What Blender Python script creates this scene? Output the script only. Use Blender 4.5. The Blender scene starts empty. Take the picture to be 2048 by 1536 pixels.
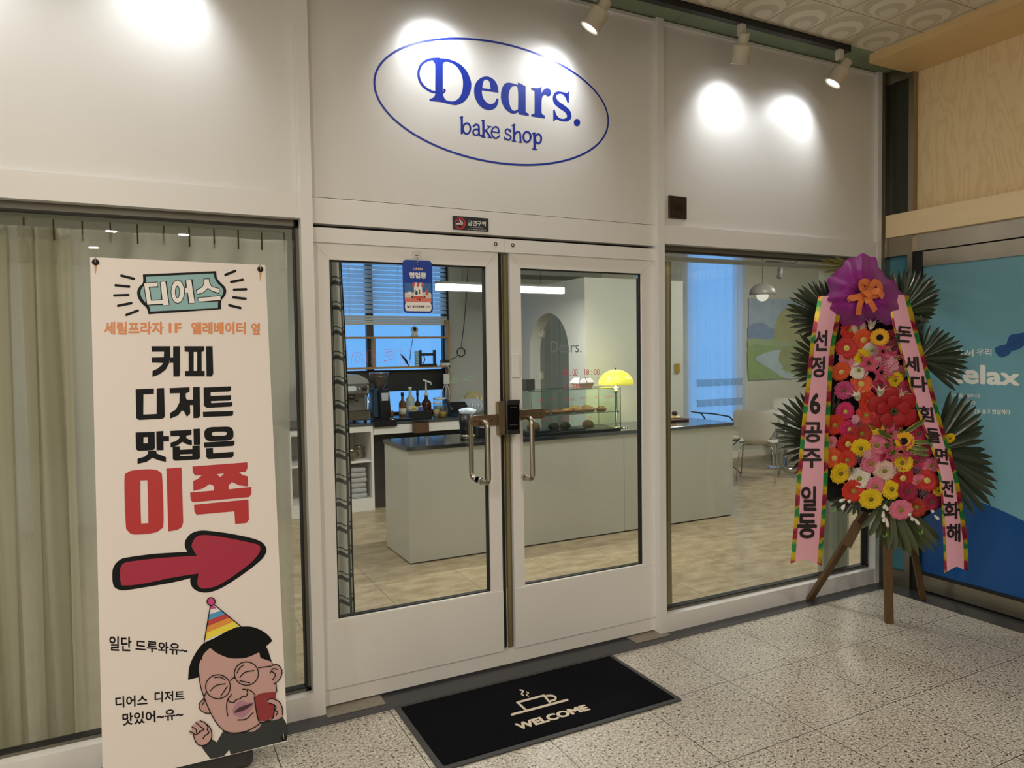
import bpy, bmesh, math, random
from mathutils import Vector, Matrix
random.seed(7)
SC = bpy.context.scene
PI = math.pi
# ---------------------------------------------------------------- camera
CAM_POS = Vector((-0.60966, -3.13688, 1.57169))
CAM_R = Matrix(((0.8906225, -0.4544953, -0.0150155), (-0.0330641, -0.0317888, -0.9989476), (0.4535397, 0.8901817, -0.0433393)))
CAM_F = 1442.857          # focal length in pixels of the 2048 wide frame
_cd = bpy.data.cameras.new('camera')
_cd.sensor_width = 36.0
_cd.lens = 36.0 * CAM_F / 2048.0
_cd.clip_start = 0.05
_cam = bpy.data.objects.new('camera', _cd)
SC.collection.objects.link(_cam)
_cam.matrix_world = Matrix.Translation(CAM_POS) @ Matrix((
    (CAM_R[0][0], -CAM_R[1][0], -CAM_R[2][0]),
    (CAM_R[0][1], -CAM_R[1][1], -CAM_R[2][1]),
    (CAM_R[0][2], -CAM_R[1][2], -CAM_R[2][2]))).to_4x4()
SC.camera = _cam
# ---------------------------------------------------------------- view, world, lights
SC.view_settings.view_transform = 'Standard'
SC.view_settings.look = 'None'
SC.view_settings.gamma = 1.0
SC.view_settings.use_curve_mapping = False
SC.view_settings.exposure = 0.0
_w = bpy.data.worlds.new('sky'); SC.world = _w; _w.use_nodes = True
_nt = _w.node_tree
_bg = _nt.nodes['Background']
_bg.inputs[0].default_value = (0.19, 0.50, 0.98, 1)
_bg.inputs[1].default_value = 1.35


def light(name, kind, loc, energy, color=(1, 1, 1), aim=None, size=0.2, size_y=None, spot=None, blend=0.5):
    d = bpy.data.lights.new(name, kind)
    d.energy = energy
    d.color = color
    if kind == 'AREA':
        d.shape = 'RECTANGLE' if size_y else 'DISK'
        d.size = size
        if size_y:
            d.size_y = size_y
    elif kind == 'SPOT':
        d.shadow_soft_size = size
        d.spot_size = spot
        d.spot_blend = blend
    else:
        d.shadow_soft_size = size
    o = bpy.data.objects.new(name, d)
    SC.collection.objects.link(o)
    o.location = loc
    dirv = (Vector(aim) - Vector(loc)) if aim is not None else Vector((0, 0, -1))
    o.rotation_euler = dirv.to_track_quat('-Z', 'Y').to_euler()
    return o


WARM = (1.0, 0.90, 0.76)
COOL = (0.90, 0.95, 1.0)
NEUT = (1.0, 0.98, 0.92)
# lobby downlights (ceiling height 3.35): positions on a grid in front of the shop
LOBBY = [(-0.95, -6.6), (-0.04, -6.6), (-0.95, -8.15), (-0.04, -8.1), (-1.25, -9.9), (-3.2, -5.2), (-3.2, -3.0), (-0.9, -4.3), (1.5, -5.0), (1.2, -3.2), (-1.2, -2.2), (-3.2,-1.4)]
for _i, (_x, _y) in enumerate(LOBBY):
    light('lobby_downlight_glow', 'AREA', (_x, _y, 3.325), 26.0, WARM, size=0.14)
# shop interior
light('shop_ceiling_glow', 'AREA', (0.2, 1.2, 2.95), 28.0, NEUT, size=0.5)
light('shop_ceiling_glow', 'AREA', (2.6, 1.2, 2.95), 28.0, NEUT, size=0.5)
light('shop_ceiling_glow', 'AREA', (5.2, 1.6, 2.95), 42.0, NEUT, size=0.5)
light('shop_ceiling_glow', 'AREA', (7.2, 2.6, 2.95), 42.0, WARM, size=0.5)
light('shop_ceiling_glow', 'AREA', (-1.0, 2.6, 2.95), 28.0, NEUT, size=0.5)
light('linear_pendant_glow', 'AREA', (2.08, 2.3, 2.075), 26.0, NEUT, size=1.15, size_y=0.05)
# daylight through the windows of the back wall
for _x, _sx in ((1.95, 1.25), (6.6, 0.9)):
    _p = light('window_portal', 'AREA', (_x, 4.93, 1.9), 1.0, aim=(_x, 0, 1.9), size=_sx, size_y=2.2)
    _p.data.cycles.is_portal = True

# ---------------------------------------------------------------- helpers


def at(u, v, axis, val):
    """point of the place seen at pixel (u, v) of the 2048x1536 photograph on the plane axis = val"""
    d = CAM_R.transposed() @ Vector(((u - 1024) / CAM_F, (v - 768) / CAM_F, 1.0))
    k = 'xyz'.index(axis)
    return CAM_POS + d * ((val - CAM_POS[k]) / d[k])


def at_plane(u, v, p0, n):
    d = CAM_R.transposed() @ Vector(((u - 1024) / CAM_F, (v - 768) / CAM_F, 1.0))
    return CAM_POS + d * ((Vector(p0) - CAM_POS).dot(n) / d.dot(n))


def lin(c):
    if isinstance(c, str):
        c = c.lstrip('#')
        c = [int(c[i:i + 2], 16) / 255 for i in (0, 2, 4)]
    return tuple((x / 12.92 if x <= 0.04045 else ((x + 0.055) / 1.055) ** 2.4) for x in c[:3])


MATS = {}


def mat(name, color, rough=0.5, metal=0.0, noise=0.0, nscale=20.0, bump=0.0, bscale=None, spec=0.5, emit=None, estr=0.0, trans=0.0, coat=0.0, sheen=0.0, stretch=None):
    """a principled material with optional noise colour variation and noise bump"""
    if name in MATS:
        return MATS[name]
    m = bpy.data.materials.new(name)
    m.use_nodes = True
    nt = m.node_tree
    b = nt.nodes['Principled BSDF']
    c = lin(color)
    b.inputs['Base Color'].default_value = (*c, 1)
    b.inputs['Roughness'].default_value = rough
    b.inputs['Metallic'].default_value = metal
    b.inputs['Specular IOR Level'].default_value = spec
    if trans:
        b.inputs['Transmission Weight'].default_value = trans
    if coat:
        b.inputs['Coat Weight'].default_value = coat
    if sheen:
        b.inputs['Sheen Weight'].default_value = sheen
    if emit:
        b.inputs['Emission Color'].default_value = (*lin(emit), 1)
        b.inputs['Emission Strength'].default_value = estr
    if noise or bump:
        tc = nt.nodes.new('ShaderNodeTexCoord')
        mp = nt.nodes.new('ShaderNodeMapping')
        nt.links.new(tc.outputs['Object'], mp.inputs['Vector'])
        if stretch:
            mp.inputs['Scale'].default_value = stretch
    if noise:
        n = nt.nodes.new('ShaderNodeTexNoise')
        n.inputs['Scale'].default_value = nscale
        n.inputs['Detail'].default_value = 4
        nt.links.new(mp.outputs[0], n.inputs['Vector'])
        mx = nt.nodes.new('ShaderNodeMix'); mx.data_type = 'RGBA'
        mx.inputs['A'].default_value = (*[x * (1 - noise) for x in c], 1)
        mx.inputs['B'].default_value = (*[min(1, x * (1 + noise)) for x in c], 1)
        nt.links.new(n.outputs['Fac'], mx.inputs['Factor'])
        nt.links.new(mx.outputs['Result'], b.inputs['Base Color'])
    if bump:
        n2 = nt.nodes.new('ShaderNodeTexNoise')
        n2.inputs['Scale'].default_value = bscale or nscale
        nt.links.new(mp.outputs[0], n2.inputs['Vector'])
        bp = nt.nodes.new('ShaderNodeBump')
        bp.inputs['Strength'].default_value = bump
        bp.inputs['Distance'].default_value = 0.01
        nt.links.new(n2.outputs['Fac'], bp.inputs['Height'])
        nt.links.new(bp.outputs[0], b.inputs['Normal'])
    MATS[name] = m
    return m


def nodes_of(name):
    m = bpy.data.materials.new(name); m.use_nodes = True
    nt = m.node_tree; nt.nodes.clear()
    MATS[name] = m
    return m, nt


def glass_mat(name, tint=(0.90, 0.91, 0.90), f0=0.045, rough=0.0):
    """architectural pane: straight-through transmission plus a mirror reflection that grows at grazing angles"""
    m, nt = nodes_of(name)
    out = nt.nodes.new('ShaderNodeOutputMaterial')
    mix = nt.nodes.new('ShaderNodeMixShader')
    tr = nt.nodes.new('ShaderNodeBsdfTransparent'); tr.inputs[0].default_value = (*tint, 1)
    gl = nt.nodes.new('ShaderNodeBsdfGlossy'); gl.inputs['Roughness'].default_value = rough
    lw = nt.nodes.new('ShaderNodeLayerWeight'); lw.inputs[0].default_value = 0.5
    pw = nt.nodes.new('ShaderNodeMath'); pw.operation = 'POWER'; pw.inputs[1].default_value = 5
    ma = nt.nodes.new('ShaderNodeMath'); ma.operation = 'MULTIPLY_ADD'
    ma.inputs[1].default_value = 0.9 - f0; ma.inputs[2].default_value = f0
    nt.links.new(lw.outputs['Facing'], pw.inputs[0]); nt.links.new(pw.outputs[0], ma.inputs[0])
    nt.links.new(ma.outputs[0], mix.inputs[0]); nt.links.new(tr.outputs[0], mix.inputs[1]); nt.links.new(gl.outputs[0], mix.inputs[2])
    nt.links.new(mix.outputs[0], out.inputs[0])
    return m


def sheer_mat(name, color, opacity, trl=0.6):
    """thin woven cloth: part open, part diffuse, part translucent"""
    m, nt = nodes_of(name)
    out = nt.nodes.new('ShaderNodeOutputMaterial')
    c = (*lin(color), 1)
    tr = nt.nodes.new('ShaderNodeBsdfTransparent')
    df = nt.nodes.new('ShaderNodeBsdfDiffuse'); df.inputs[0].default_value = c
    tl = nt.nodes.new('ShaderNodeBsdfTranslucent'); tl.inputs[0].default_value = c
    m1 = nt.nodes.new('ShaderNodeMixShader'); m1.inputs[0].default_value = trl
    m2 = nt.nodes.new('ShaderNodeMixShader'); m2.inputs[0].default_value = opacity
    nt.links.new(df.outputs[0], m1.inputs[1]); nt.links.new(tl.outputs[0], m1.inputs[2])
    nt.links.new(tr.outputs[0], m2.inputs[1]); nt.links.new(m1.outputs[0], m2.inputs[2])
    nt.links.new(m2.outputs[0], out.inputs[0])
    return m


def emit_mat(name, color, strength):
    m, nt = nodes_of(name)
    out = nt.nodes.new('ShaderNodeOutputMaterial')
    e = nt.nodes.new('ShaderNodeEmission'); e.inputs[0].default_value = (*lin(color), 1); e.inputs[1].default_value = strength
    nt.links.new(e.outputs[0], out.inputs[0])
    return m


class MB:
    """collects shapes and links them as ONE mesh object"""

    def __init__(self):
        self.v = []; self.f = []; self.mi = []; self.sm = []

    def add(self, verts, faces, mi=0, smooth=False):
        o = len(self.v)
        self.v += [tuple(p) for p in verts]
        for f in faces:
            self.f.append([i + o for i in f]); self.mi.append(mi); self.sm.append(smooth)
        return self

    def box(self, x0, x1, y0, y1, z0, z1, mi=0):
        v = [(x, y, z) for x in (x0, x1) for y in (y0, y1) for z in (z0, z1)]
        return self.add(v, [(0, 1, 3, 2), (4, 6, 7, 5), (0, 4, 5, 1), (2, 3, 7, 6), (0, 2, 6, 4), (1, 5, 7, 3)], mi)

    def rbox(self, x0, x1, y0, y1, z0, z1, r=0.005, mi=0, seg=3, smooth=False):
        """box with rounded vertical edges and chamfered top and bottom"""
        r = min(r, (x1 - x0) / 2.01, (y1 - y0) / 2.01)
        c = min(r * .5, (z1 - z0) / 4)

        def ring(z, ins):
            p = []
            for cx, cy, a0 in ((x1 - r, y1 - r, 0), (x0 + r, y1 - r, 90), (x0 + r, y0 + r, 180), (x1 - r, y0 + r, 270)):
                for k in range(seg + 1):
                    a = math.radians(a0 + 90 * k / seg)
                    p.append((cx + (r - ins) * math.cos(a), cy + (r - ins) * math.sin(a), z))
            return p
        rings = [ring(z0, c), ring(z0 + c, 0), ring(z1 - c, 0), ring(z1, c)]
        n = len(rings[0]); v = sum(rings, [])
        f = [(i * n + j, i * n + (j + 1) % n, (i + 1) * n + (j + 1) % n, (i + 1) * n + j) for i in range(3) for j in range(n)]
        f += [tuple(range(n - 1, -1, -1)), tuple(range(3 * n, 4 * n))]
        return self.add(v, f, mi, smooth)

    def prism(self, pts, d, mi=0, smooth=False):
        """closed planar polygon pts (3-D) extruded by vector d"""
        n = len(pts); d = Vector(d)
        v = [Vector(p) for p in pts]; v = v + [p + d for p in v]
        f = [tuple(range(n)), tuple(range(2 * n - 1, n - 1, -1))] + [(i, i + n, (i + 1) % n + n, (i + 1) % n) for i in range(n)]
        return self.add(v, f, mi, smooth)

    def quad(self, a, b, c, d, mi=0):
        return self.add([a, b, c, d], [(0, 1, 2, 3)], mi)

    def tube(self, pts, r, n=8, mi=0, cap=True, smooth=True, closed=False):
        """round tube along a polyline; r a number or one per point"""
        pts = [Vector(p) for p in pts]
        m = len(pts); rs = r if isinstance(r, (list, tuple)) else [r] * m
        up = None; v = []
        for i in range(m):
            if closed:
                t = pts[(i + 1) % m] - pts[i - 1]
            else:
                t = pts[min(i + 1, m - 1)] - pts[max(i - 1, 0)]
            t = t.normalized() if t.length > 1e-9 else Vector((0, 0, 1))
            if up is None:
                up = t.orthogonal().normalized()
            up = (up - t * up.dot(t))
            up = up.normalized() if up.length > 1e-6 else t.orthogonal().normalized()
            w = t.cross(up)
            for k in range(n):
                a = 2 * PI * k / n
                v.append(pts[i] + (up * math.cos(a) + w * math.sin(a)) * rs[i])
        f = []
        for i in range(m if closed else m - 1):
            j = (i + 1) % m
            for k in range(n):
                f.append((i * n + k, i * n + (k + 1) % n, j * n + (k + 1) % n, j * n + k))
        if cap and not closed:
            f += [tuple(range(n - 1, -1, -1)), tuple(range((m - 1) * n, m * n))]
        return self.add(v, f, mi, smooth)

    def lathe(self, prof, c=(0, 0, 0), n=20, mi=0, smooth=True, axis=None, sx=1.0, sy=1.0):
        """profile [(radius, height)] turned about the vertical through c, or about AXIS"""
        q = Vector((0, 0, 1)).rotation_difference(Vector(axis).normalized()) if axis is not None else None
        c = Vector(c); v = []; f = []
        for (r, z) in prof:
            for k in range(n):
                a = 2 * PI * k / n
                p = Vector((r * math.cos(a) * sx, r * math.sin(a) * sy, z))
                v.append(c + (q @ p if q else p))
        m = len(prof)
        for i in range(m - 1):
            for k in range(n):
                f.append((i * n + k, i * n + (k + 1) % n, (i + 1) * n + (k + 1) % n, (i + 1) * n + k))
        if prof[0][0] > 1e-6:
            f.append(tuple(range(n - 1, -1, -1)))
        if prof[-1][0] > 1e-6:
            f.append(tuple(range((m - 1) * n, m * n)))
        return self.add(v, f, mi, smooth)

    def grid(self, fn, nu, nv, mi=0, smooth=True, closed_u=False):
        v = [fn(i / nu, j / nv) for j in range(nv + 1) for i in range(nu + (0 if closed_u else 1))]
        w = nu if closed_u else nu + 1
        f = [(j * w + i, j * w + (i + 1) % w, (j + 1) * w + (i + 1) % w, (j + 1) * w + i) for j in range(nv) for i in range(nu)]
        return self.add(v, f, mi, smooth)

    def build(self, name, mats, parent=None, weld=False):
        me = bpy.data.meshes.new(name)
        me.from_pydata([tuple(p) for p in self.v], [], self.f)
        for m in (mats if isinstance(mats, (list, tuple)) else [mats]):
            me.materials.append(m)
        me.polygons.foreach_set('material_index', self.mi)
        me.polygons.foreach_set('use_smooth', self.sm)
        bm = bmesh.new(); bm.from_mesh(me)
        if weld:
            bmesh.ops.remove_doubles(bm, verts=bm.verts, dist=1e-5)
        bmesh.ops.recalc_face_normals(bm, faces=bm.faces)
        bm.to_mesh(me); bm.free()
        me.update()
        o = bpy.data.objects.new(name, me)
        SC.collection.objects.link(o)
        if parent is not None:
            attach(o, parent)
        return o


def world_of(o):
    m = o.matrix_basis.copy()
    if o.parent is not None:
        m = world_of(o.parent) @ o.matrix_parent_inverse @ m
    return m


def attach(o, parent):
    o.parent = parent
    o.matrix_parent_inverse = world_of(parent).inverted()
    return o


def tag(o, label=None, cat=None, group=None, kind=None):
    for k, x in (('label', label), ('category', cat), ('group', group), ('kind', kind)):
        if x:
            o[k] = x
    return o


def thing(name, label, cat, loc=(0, 0, 0), group=None):
    o = bpy.data.objects.new(name, None)
    SC.collection.objects.link(o)
    o.location = loc
    o.empty_display_size = 0.05
    return tag(o, label, cat, group)


def struct(o, label=None):
    return tag(o, label, None, None, 'structure')


def dup(root, shift=None, label=None, matrix=None):
    """a copy of a thing with copies of its parts and their sub-parts"""
    def cp(o, parent):
        c = o.copy(); SC.collection.objects.link(c); c.parent = parent
        for ch in [x for x in SC.objects if x.parent == o]:
            cp(ch, c)
        return c
    r = cp(root, None)
    if matrix is not None:
        r.matrix_basis = matrix @ r.matrix_basis
    if shift is not None:
        r.location = Vector(r.location) + Vector(shift)
    if label:
        r['label'] = label
    return r


# ---- flat shapes and lettering


def smooth_loop(pts, seg=6, closed=True):
    """Catmull-Rom through pts; a point written (x, y, 1) is a corner"""
    n = len(pts); out = []
    rng = range(n) if closed else range(n - 1)
    for i in rng:
        p1 = pts[i]; p2 = pts[(i + 1) % n]
        p0 = pts[i - 1] if (closed or i > 0) else p1
        p3 = pts[(i + 2) % n] if (closed or i + 2 < n) else p2
        if len(p1) > 2: p0 = p1
        if len(p2) > 2: p3 = p2
        for k in range(seg):
            t = k / seg; t2 = t * t; t3 = t2 * t
            out.append(tuple(0.5 * (2 * p1[a] + (p2[a] - p0[a]) * t + (2 * p0[a] - 5 * p1[a] + 4 * p2[a] - p3[a]) * t2 + (3 * p1[a] - p0[a] - 3 * p2[a] + p3[a]) * t3) for a in (0, 1)))
    if not closed:
        out.append(tuple(pts[-1][:2]))
    return out


def fill2d(loops):
    """triangulated fill of closed 2-D loops (inner loops are holes): verts, faces"""
    cu = bpy.data.curves.new('fill', 'CURVE'); cu.dimensions = '2D'; cu.fill_mode = 'BOTH'
    for lp in loops:
        sp = cu.splines.new('POLY'); sp.points.add(len(lp) - 1)
        for q, p in zip(sp.points, lp):
            q.co = (p[0], p[1], 0, 1)
        sp.use_cyclic_u = True
    ob = bpy.data.objects.new('fill', cu)
    me = ob.to_mesh()
    v = [tuple(x.co) for x in me.vertices]; f = [tuple(p.vertices) for p in me.polygons]
    ob.to_mesh_clear(); bpy.data.objects.remove(ob); bpy.data.curves.remove(cu)
    return v, f


def stroke2d(pts, w, closed=False, cap=True):
    """polyline with a width as 2-D quads with round ends: verts, faces"""
    V = []; F = []
    P = [Vector((p[0], p[1])) for p in pts]
    n = len(P)
    ws = w if isinstance(w, (list, tuple)) else [w] * n
    for i in range(n):
        a = P[i - 1] if (i > 0 or closed) else P[i]
        b = P[(i + 1) % n] if (i < n - 1 or closed) else P[i]
        t = (b - a)
        t = t.normalized() if t.length > 1e-9 else Vector((1, 0))
        nn = Vector((-t.y, t.x)) * ws[i] / 2
        k = 1.0
        if 0 < i < n - 1 or closed:
            t1 = (P[i] - a)
            if t1.length > 1e-9:
                c = abs(t1.normalized().dot(t)); k = 1 / max(c, 0.5)
        V += [tuple(P[i] + nn * k), tuple(P[i] - nn * k)]
    for i in range(n if closed else n - 1):
        j = (i + 1) % n
        F.append((2 * i, 2 * i + 1, 2 * j + 1, 2 * j))
    if cap and not closed:
        for e in (0, n - 1):
            o = len(V); r = ws[e] / 2
            V += [(P[e].x + r * math.cos(2 * PI * k / 12), P[e].y + r * math.sin(2 * PI * k / 12)) for k in range(12)]
            F.append(tuple(range(o, o + 12)))
    return [(x[0], x[1], 0) for x in V], F


_TXT = {}


def text2d(body, bold=0.0):
    """lettering of the built-in typeface as flat mesh data fitted to the unit box: [(x, y, layer)], faces; bold thickens it by BOLD em"""
    if body not in _TXT:
        cu = bpy.data.curves.new('lettering', 'FONT'); cu.body = body; cu.size = 1.0; cu.resolution_u = 3
        ob = bpy.data.objects.new('lettering', cu); SC.collection.objects.link(ob)
        dg = bpy.context.evaluated_depsgraph_get()
        me = ob.evaluated_get(dg).to_mesh()
        _TXT[body] = ([tuple(x.co)[:2] for x in me.vertices], [tuple(p.vertices) for p in me.polygons])
        ob.evaluated_get(dg).to_mesh_clear()
        bpy.data.objects.remove(ob); bpy.data.curves.remove(cu)
    v0, f0 = _TXT[body]
    V = []; F = []
    offs = [(0, 0)] + ([(bold * math.cos(2 * PI * k / 8), bold * math.sin(2 * PI * k / 8)) for k in range(8)] if bold else [])
    for l, (dx, dy) in enumerate(offs):
        o = len(V)
        V += [(x + dx, y + dy, l) for x, y in v0]
        F += [tuple(i + o for i in f) for f in f0]
    xs = [p[0] for p in V]; ys = [p[1] for p in V]
    x0, x1, y0, y1 = min(xs), max(xs), min(ys), max(ys)
    return [((p[0] - x0) / (x1 - x0), (p[1] - y0) / (y1 - y0), p[2]) for p in V], F


def facing(a, b, c):
    """unit normal of the plane a, b, c on the side of the viewer's room"""
    n = (Vector(b) - Vector(a)).cross(Vector(c) - Vector(a)).normalized()
    return n if n.dot(CAM_POS - Vector(a)) > 0 else -n


STEP = 3e-5      # ink layers lie this far apart


def text_px(mb, body, q, fn, bold=0.0, mi=0):
    """lettering fitted to the 2-D quadrilateral q = tl, tr, br, bl and carried to the surface by fn(x, y)"""
    v, fc = text2d(body, bold)
    tl, tr, br, bl = q
    n = facing(fn(*tl), fn(*tr), fn(*bl))
    l0 = getattr(mb, 'layer', 0)
    mb.add([fn((bl[0] * (1 - x) + br[0] * x) * (1 - y) + (tl[0] * (1 - x) + tr[0] * x) * y, (bl[1] * (1 - x) + br[1] * x) * (1 - y) + (tl[1] * (1 - x) + tr[1] * x) * y) + n * STEP * (l + l0) for x, y, l in v], fc, mi)


def text_on(mb, body, tl, tr, br, bl, bold=0.0, mi=0):
    """lettering fitted to the 3-D quadrilateral tl, tr, br, bl"""
    tl, tr, br, bl = Vector(tl), Vector(tr), Vector(br), Vector(bl)
    text_px(mb, body, [(0, 1), (1, 1), (1, 0), (0, 0)], lambda x, y: (bl * (1 - x) + br * x) * (1 - y) + (tl * (1 - x) + tr * x) * y, bold, mi)


def flat_on(mb, vf, fn, mi=0):
    """2-D mesh data mapped to 3-D by fn(x, y); every call lies one ink layer above the last"""
    v, f = vf
    mb.layer = getattr(mb, 'layer', -1) + 1
    a = v[0]
    n = facing(Vector(fn(a[0], a[1])), Vector(fn(a[0] + 1, a[1])), Vector(fn(a[0], a[1] + 1)))
    mb.add([Vector(fn(p[0], p[1])) + n * STEP * mb.layer for p in v], f, mi)


# ================================================================ the setting


def granite_mat():
    m = mat('granite', '#BDB7AB', rough=0.32, spec=0.5)
    nt = m.node_tree; b = nt.nodes['Principled BSDF']
    geo = nt.nodes.new('ShaderNodeNewGeometry')
    L = nt.links.new

    def noise(scale, detail=3, rough=0.6):
        n = nt.nodes.new('ShaderNodeTexNoise'); n.inputs['Scale'].default_value = scale
        n.inputs['Detail'].default_value = detail; n.inputs['Roughness'].default_value = rough
        L(geo.outputs['Position'], n.inputs['Vector']); return n

    def ramp(src, stops):
        r = nt.nodes.new('ShaderNodeValToRGB')
        while len(r.color_ramp.elements) < len(stops):
            r.color_ramp.elements.new(0.5)
        for e, (p, c) in zip(r.color_ramp.elements, stops):
            e.position = p; e.color = (*c, 1)
        L(src, r.inputs[0]); return r

    def mix(fac, a, bb, mode='MIX'):
        x = nt.nodes.new('ShaderNodeMix'); x.data_type = 'RGBA'; x.blend_type = mode
        if isinstance(fac, float):
            x.inputs['Factor'].default_value = fac
        else:
            L(fac, x.inputs['Factor'])
        for s, k in ((a, 'A'), (bb, 'B')):
            if isinstance(s, tuple):
                x.inputs[k].default_value = (*s, 1)
            else:
                L(s, x.inputs[k])
        return x.outputs['Result']
    base = ramp(noise(95, 3).outputs['Fac'], [(0.32, lin('#8F887B')), (0.46, lin('#B4AC9E')), (0.56, lin('#C8C2B6')), (0.70, lin('#E4E0D8'))])
    spots = ramp(noise(70, 2, 0.5).outputs['Fac'], [(0.600, (0, 0, 0)), (0.645, (1, 1, 1))])
    c = mix(spots.outputs[0], base.outputs[0], lin('#4A4640'))
    spots2 = ramp(noise(150, 1, 0.4).outputs['Fac'], [(0.63, (0, 0, 0)), (0.68, (1, 1, 1))])
    c = mix(spots2.outputs[0], c, lin('#5E584E'))
    # tile seams every half metre
    sep = nt.nodes.new('ShaderNodeSeparateXYZ'); L(geo.outputs['Position'], sep.inputs[0])

    def seam(axis, org):
        a = nt.nodes.new('ShaderNodeMath'); a.operation = 'SUBTRACT'; a.inputs[1].default_value = org; L(sep.outputs[axis], a.inputs[0])
        p = nt.nodes.new('ShaderNodeMath'); p.operation = 'PINGPONG'; p.inputs[1].default_value = 0.25; L(a.outputs[0], p.inputs[0])
        q = nt.nodes.new('ShaderNodeMath'); q.operation = 'LESS_THAN'; q.inputs[1].default_value = 0.0017; L(p.outputs[0], q.inputs[0])
        return q.outputs[0]
    mx = nt.nodes.new('ShaderNodeMath'); mx.operation = 'MAXIMUM'
    L(seam('X', 2.807), mx.inputs[0]); L(seam('Y', -0.605), mx.inputs[1])
    c = mix(mx.outputs[0], c, lin('#2E2A26'))
    L(c, b.inputs['Base Color'])
    return m


def lino_mat():
    m = mat('shop_floor_tile', '#A8987A', rough=0.35)
    nt = m.node_tree; b = nt.nodes['Principled BSDF']; L = nt.links.new
    geo = nt.nodes.new('ShaderNodeNewGeometry')
    mp = nt.nodes.new('ShaderNodeMapping'); mp.inputs['Scale'].default_value = (1.0, 2.2, 1.0); mp.inputs['Rotation'].default_value = (0, 0, 0.35)
    L(geo.outputs['Position'], mp.inputs[0])
    n = nt.nodes.new('ShaderNodeTexNoise'); n.inputs['Scale'].default_value = 5.5; n.inputs['Detail'].default_value = 8; n.inputs['Roughness'].default_value = 0.65
    L(mp.outputs[0], n.inputs['Vector'])
    r = nt.nodes.new('ShaderNodeValToRGB')
    r.color_ramp.elements[0].position = 0.32; r.color_ramp.elements[0].color = (*lin('#8E7C5E'), 1)
    r.color_ramp.elements[1].position = 0.68; r.color_ramp.elements[1].color = (*lin('#BFAF90'), 1)
    L(n.outputs['Fac'], r.inputs[0])
    sep = nt.nodes.new('ShaderNodeSeparateXYZ'); L(geo.outputs['Position'], sep.inputs[0])
    outs = []
    for ax, org, half in (('X', 0.15, 0.3), ('Y', 0.42, 0.3)):
        a = nt.nodes.new('ShaderNodeMath'); a.operation = 'SUBTRACT'; a.inputs[1].default_value = org; L(sep.outputs[ax], a.inputs[0])
        p = nt.nodes.new('ShaderNodeMath'); p.operation = 'PINGPONG'; p.inputs[1].default_value = half; L(a.outputs[0], p.inputs[0])
        q = nt.nodes.new('ShaderNodeMath'); q.operation = 'LESS_THAN'; q.inputs[1].default_value = 0.0018; L(p.outputs[0], q.inputs[0]); outs.append(q)
    mx = nt.nodes.new('ShaderNodeMath'); mx.operation = 'MAXIMUM'; L(outs[0].outputs[0], mx.inputs[0]); L(outs[1].outputs[0], mx.inputs[1])
    x = nt.nodes.new('ShaderNodeMix'); x.data_type = 'RGBA'; L(mx.outputs[0], x.inputs['Factor']); L(r.outputs[0], x.inputs['A']); x.inputs['B'].default_value = (*lin('#5C4F3B'), 1)
    L(x.outputs['Result'], b.inputs['Base Color'])
    return m


def ceiling_mat():
    """embossed ceiling tiles: pale swirls of nested crescents on 30 cm tiles"""
    m = mat('ceiling_tile', '#D8CCB4', rough=0.9)
    nt = m.node_tree; b = nt.nodes['Principled BSDF']; L = nt.links.new
    geo = nt.nodes.new('ShaderNodeNewGeometry')
    sep = nt.nodes.new('ShaderNodeSeparateXYZ'); L(geo.outputs['Position'], sep.inputs[0])

    def mth(op, a, bb=None, cc=None):
        k = nt.nodes.new('ShaderNodeMath'); k.operation = op
        for i, s in enumerate((a, bb, cc)):
            if s is None: continue
            if isinstance(s, (int, float)): k.inputs[i].default_value = s
            else: L(s, k.inputs[i])
        return k.outputs[0]
    T = 0.30
    fx = mth('FRACT', mth('DIVIDE', mth('SUBTRACT', sep.outputs['X'], 0.06), T))
    fy = mth('FRACT', mth('DIVIDE', mth('ADD', sep.outputs['Y'], 0.19 + 9 * T), T))
    col = None
    base = lin('#CBBFA6')
    prev = None
    for (cx, cy, r, c) in ((0.50, 0.50, 0.46, '#BDB198'), (0.60, 0.58, 0.36, '#D6CBB4'), (0.68, 0.66, 0.25, '#BFB39B'), (0.74, 0.74, 0.15, '#D3C8B0')):
        dx = mth('SUBTRACT', fx, cx); dy = mth('SUBTRACT', fy, cy)
        d = mth('SQRT', mth('ADD', mth('MULTIPLY', dx, dx), mth('MULTIPLY', dy, dy)))
        inside = mth('LESS_THAN', d, r)
        x = nt.nodes.new('ShaderNodeMix'); x.data_type = 'RGBA'; L(inside, x.inputs['Factor'])
        if prev is None: x.inputs['A'].default_value = (*base, 1)
        else: L(prev, x.inputs['A'])
        x.inputs['B'].default_value = (*lin(c), 1)
        prev = x.outputs['Result']
    e1 = mth('LESS_THAN', mth('PINGPONG', fx, 0.5), 0.012); e2 = mth('LESS_THAN', mth('PINGPONG', fy, 0.5), 0.012)
    x = nt.nodes.new('ShaderNodeMix'); x.data_type = 'RGBA'; L(mth('MAXIMUM', e1, e2), x.inputs['Factor']); L(prev, x.inputs['A']); x.inputs['B'].default_value = (*lin('#93886F'), 1)
    L(x.outputs['Result'], b.inputs['Base Color'])
    return m


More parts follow.
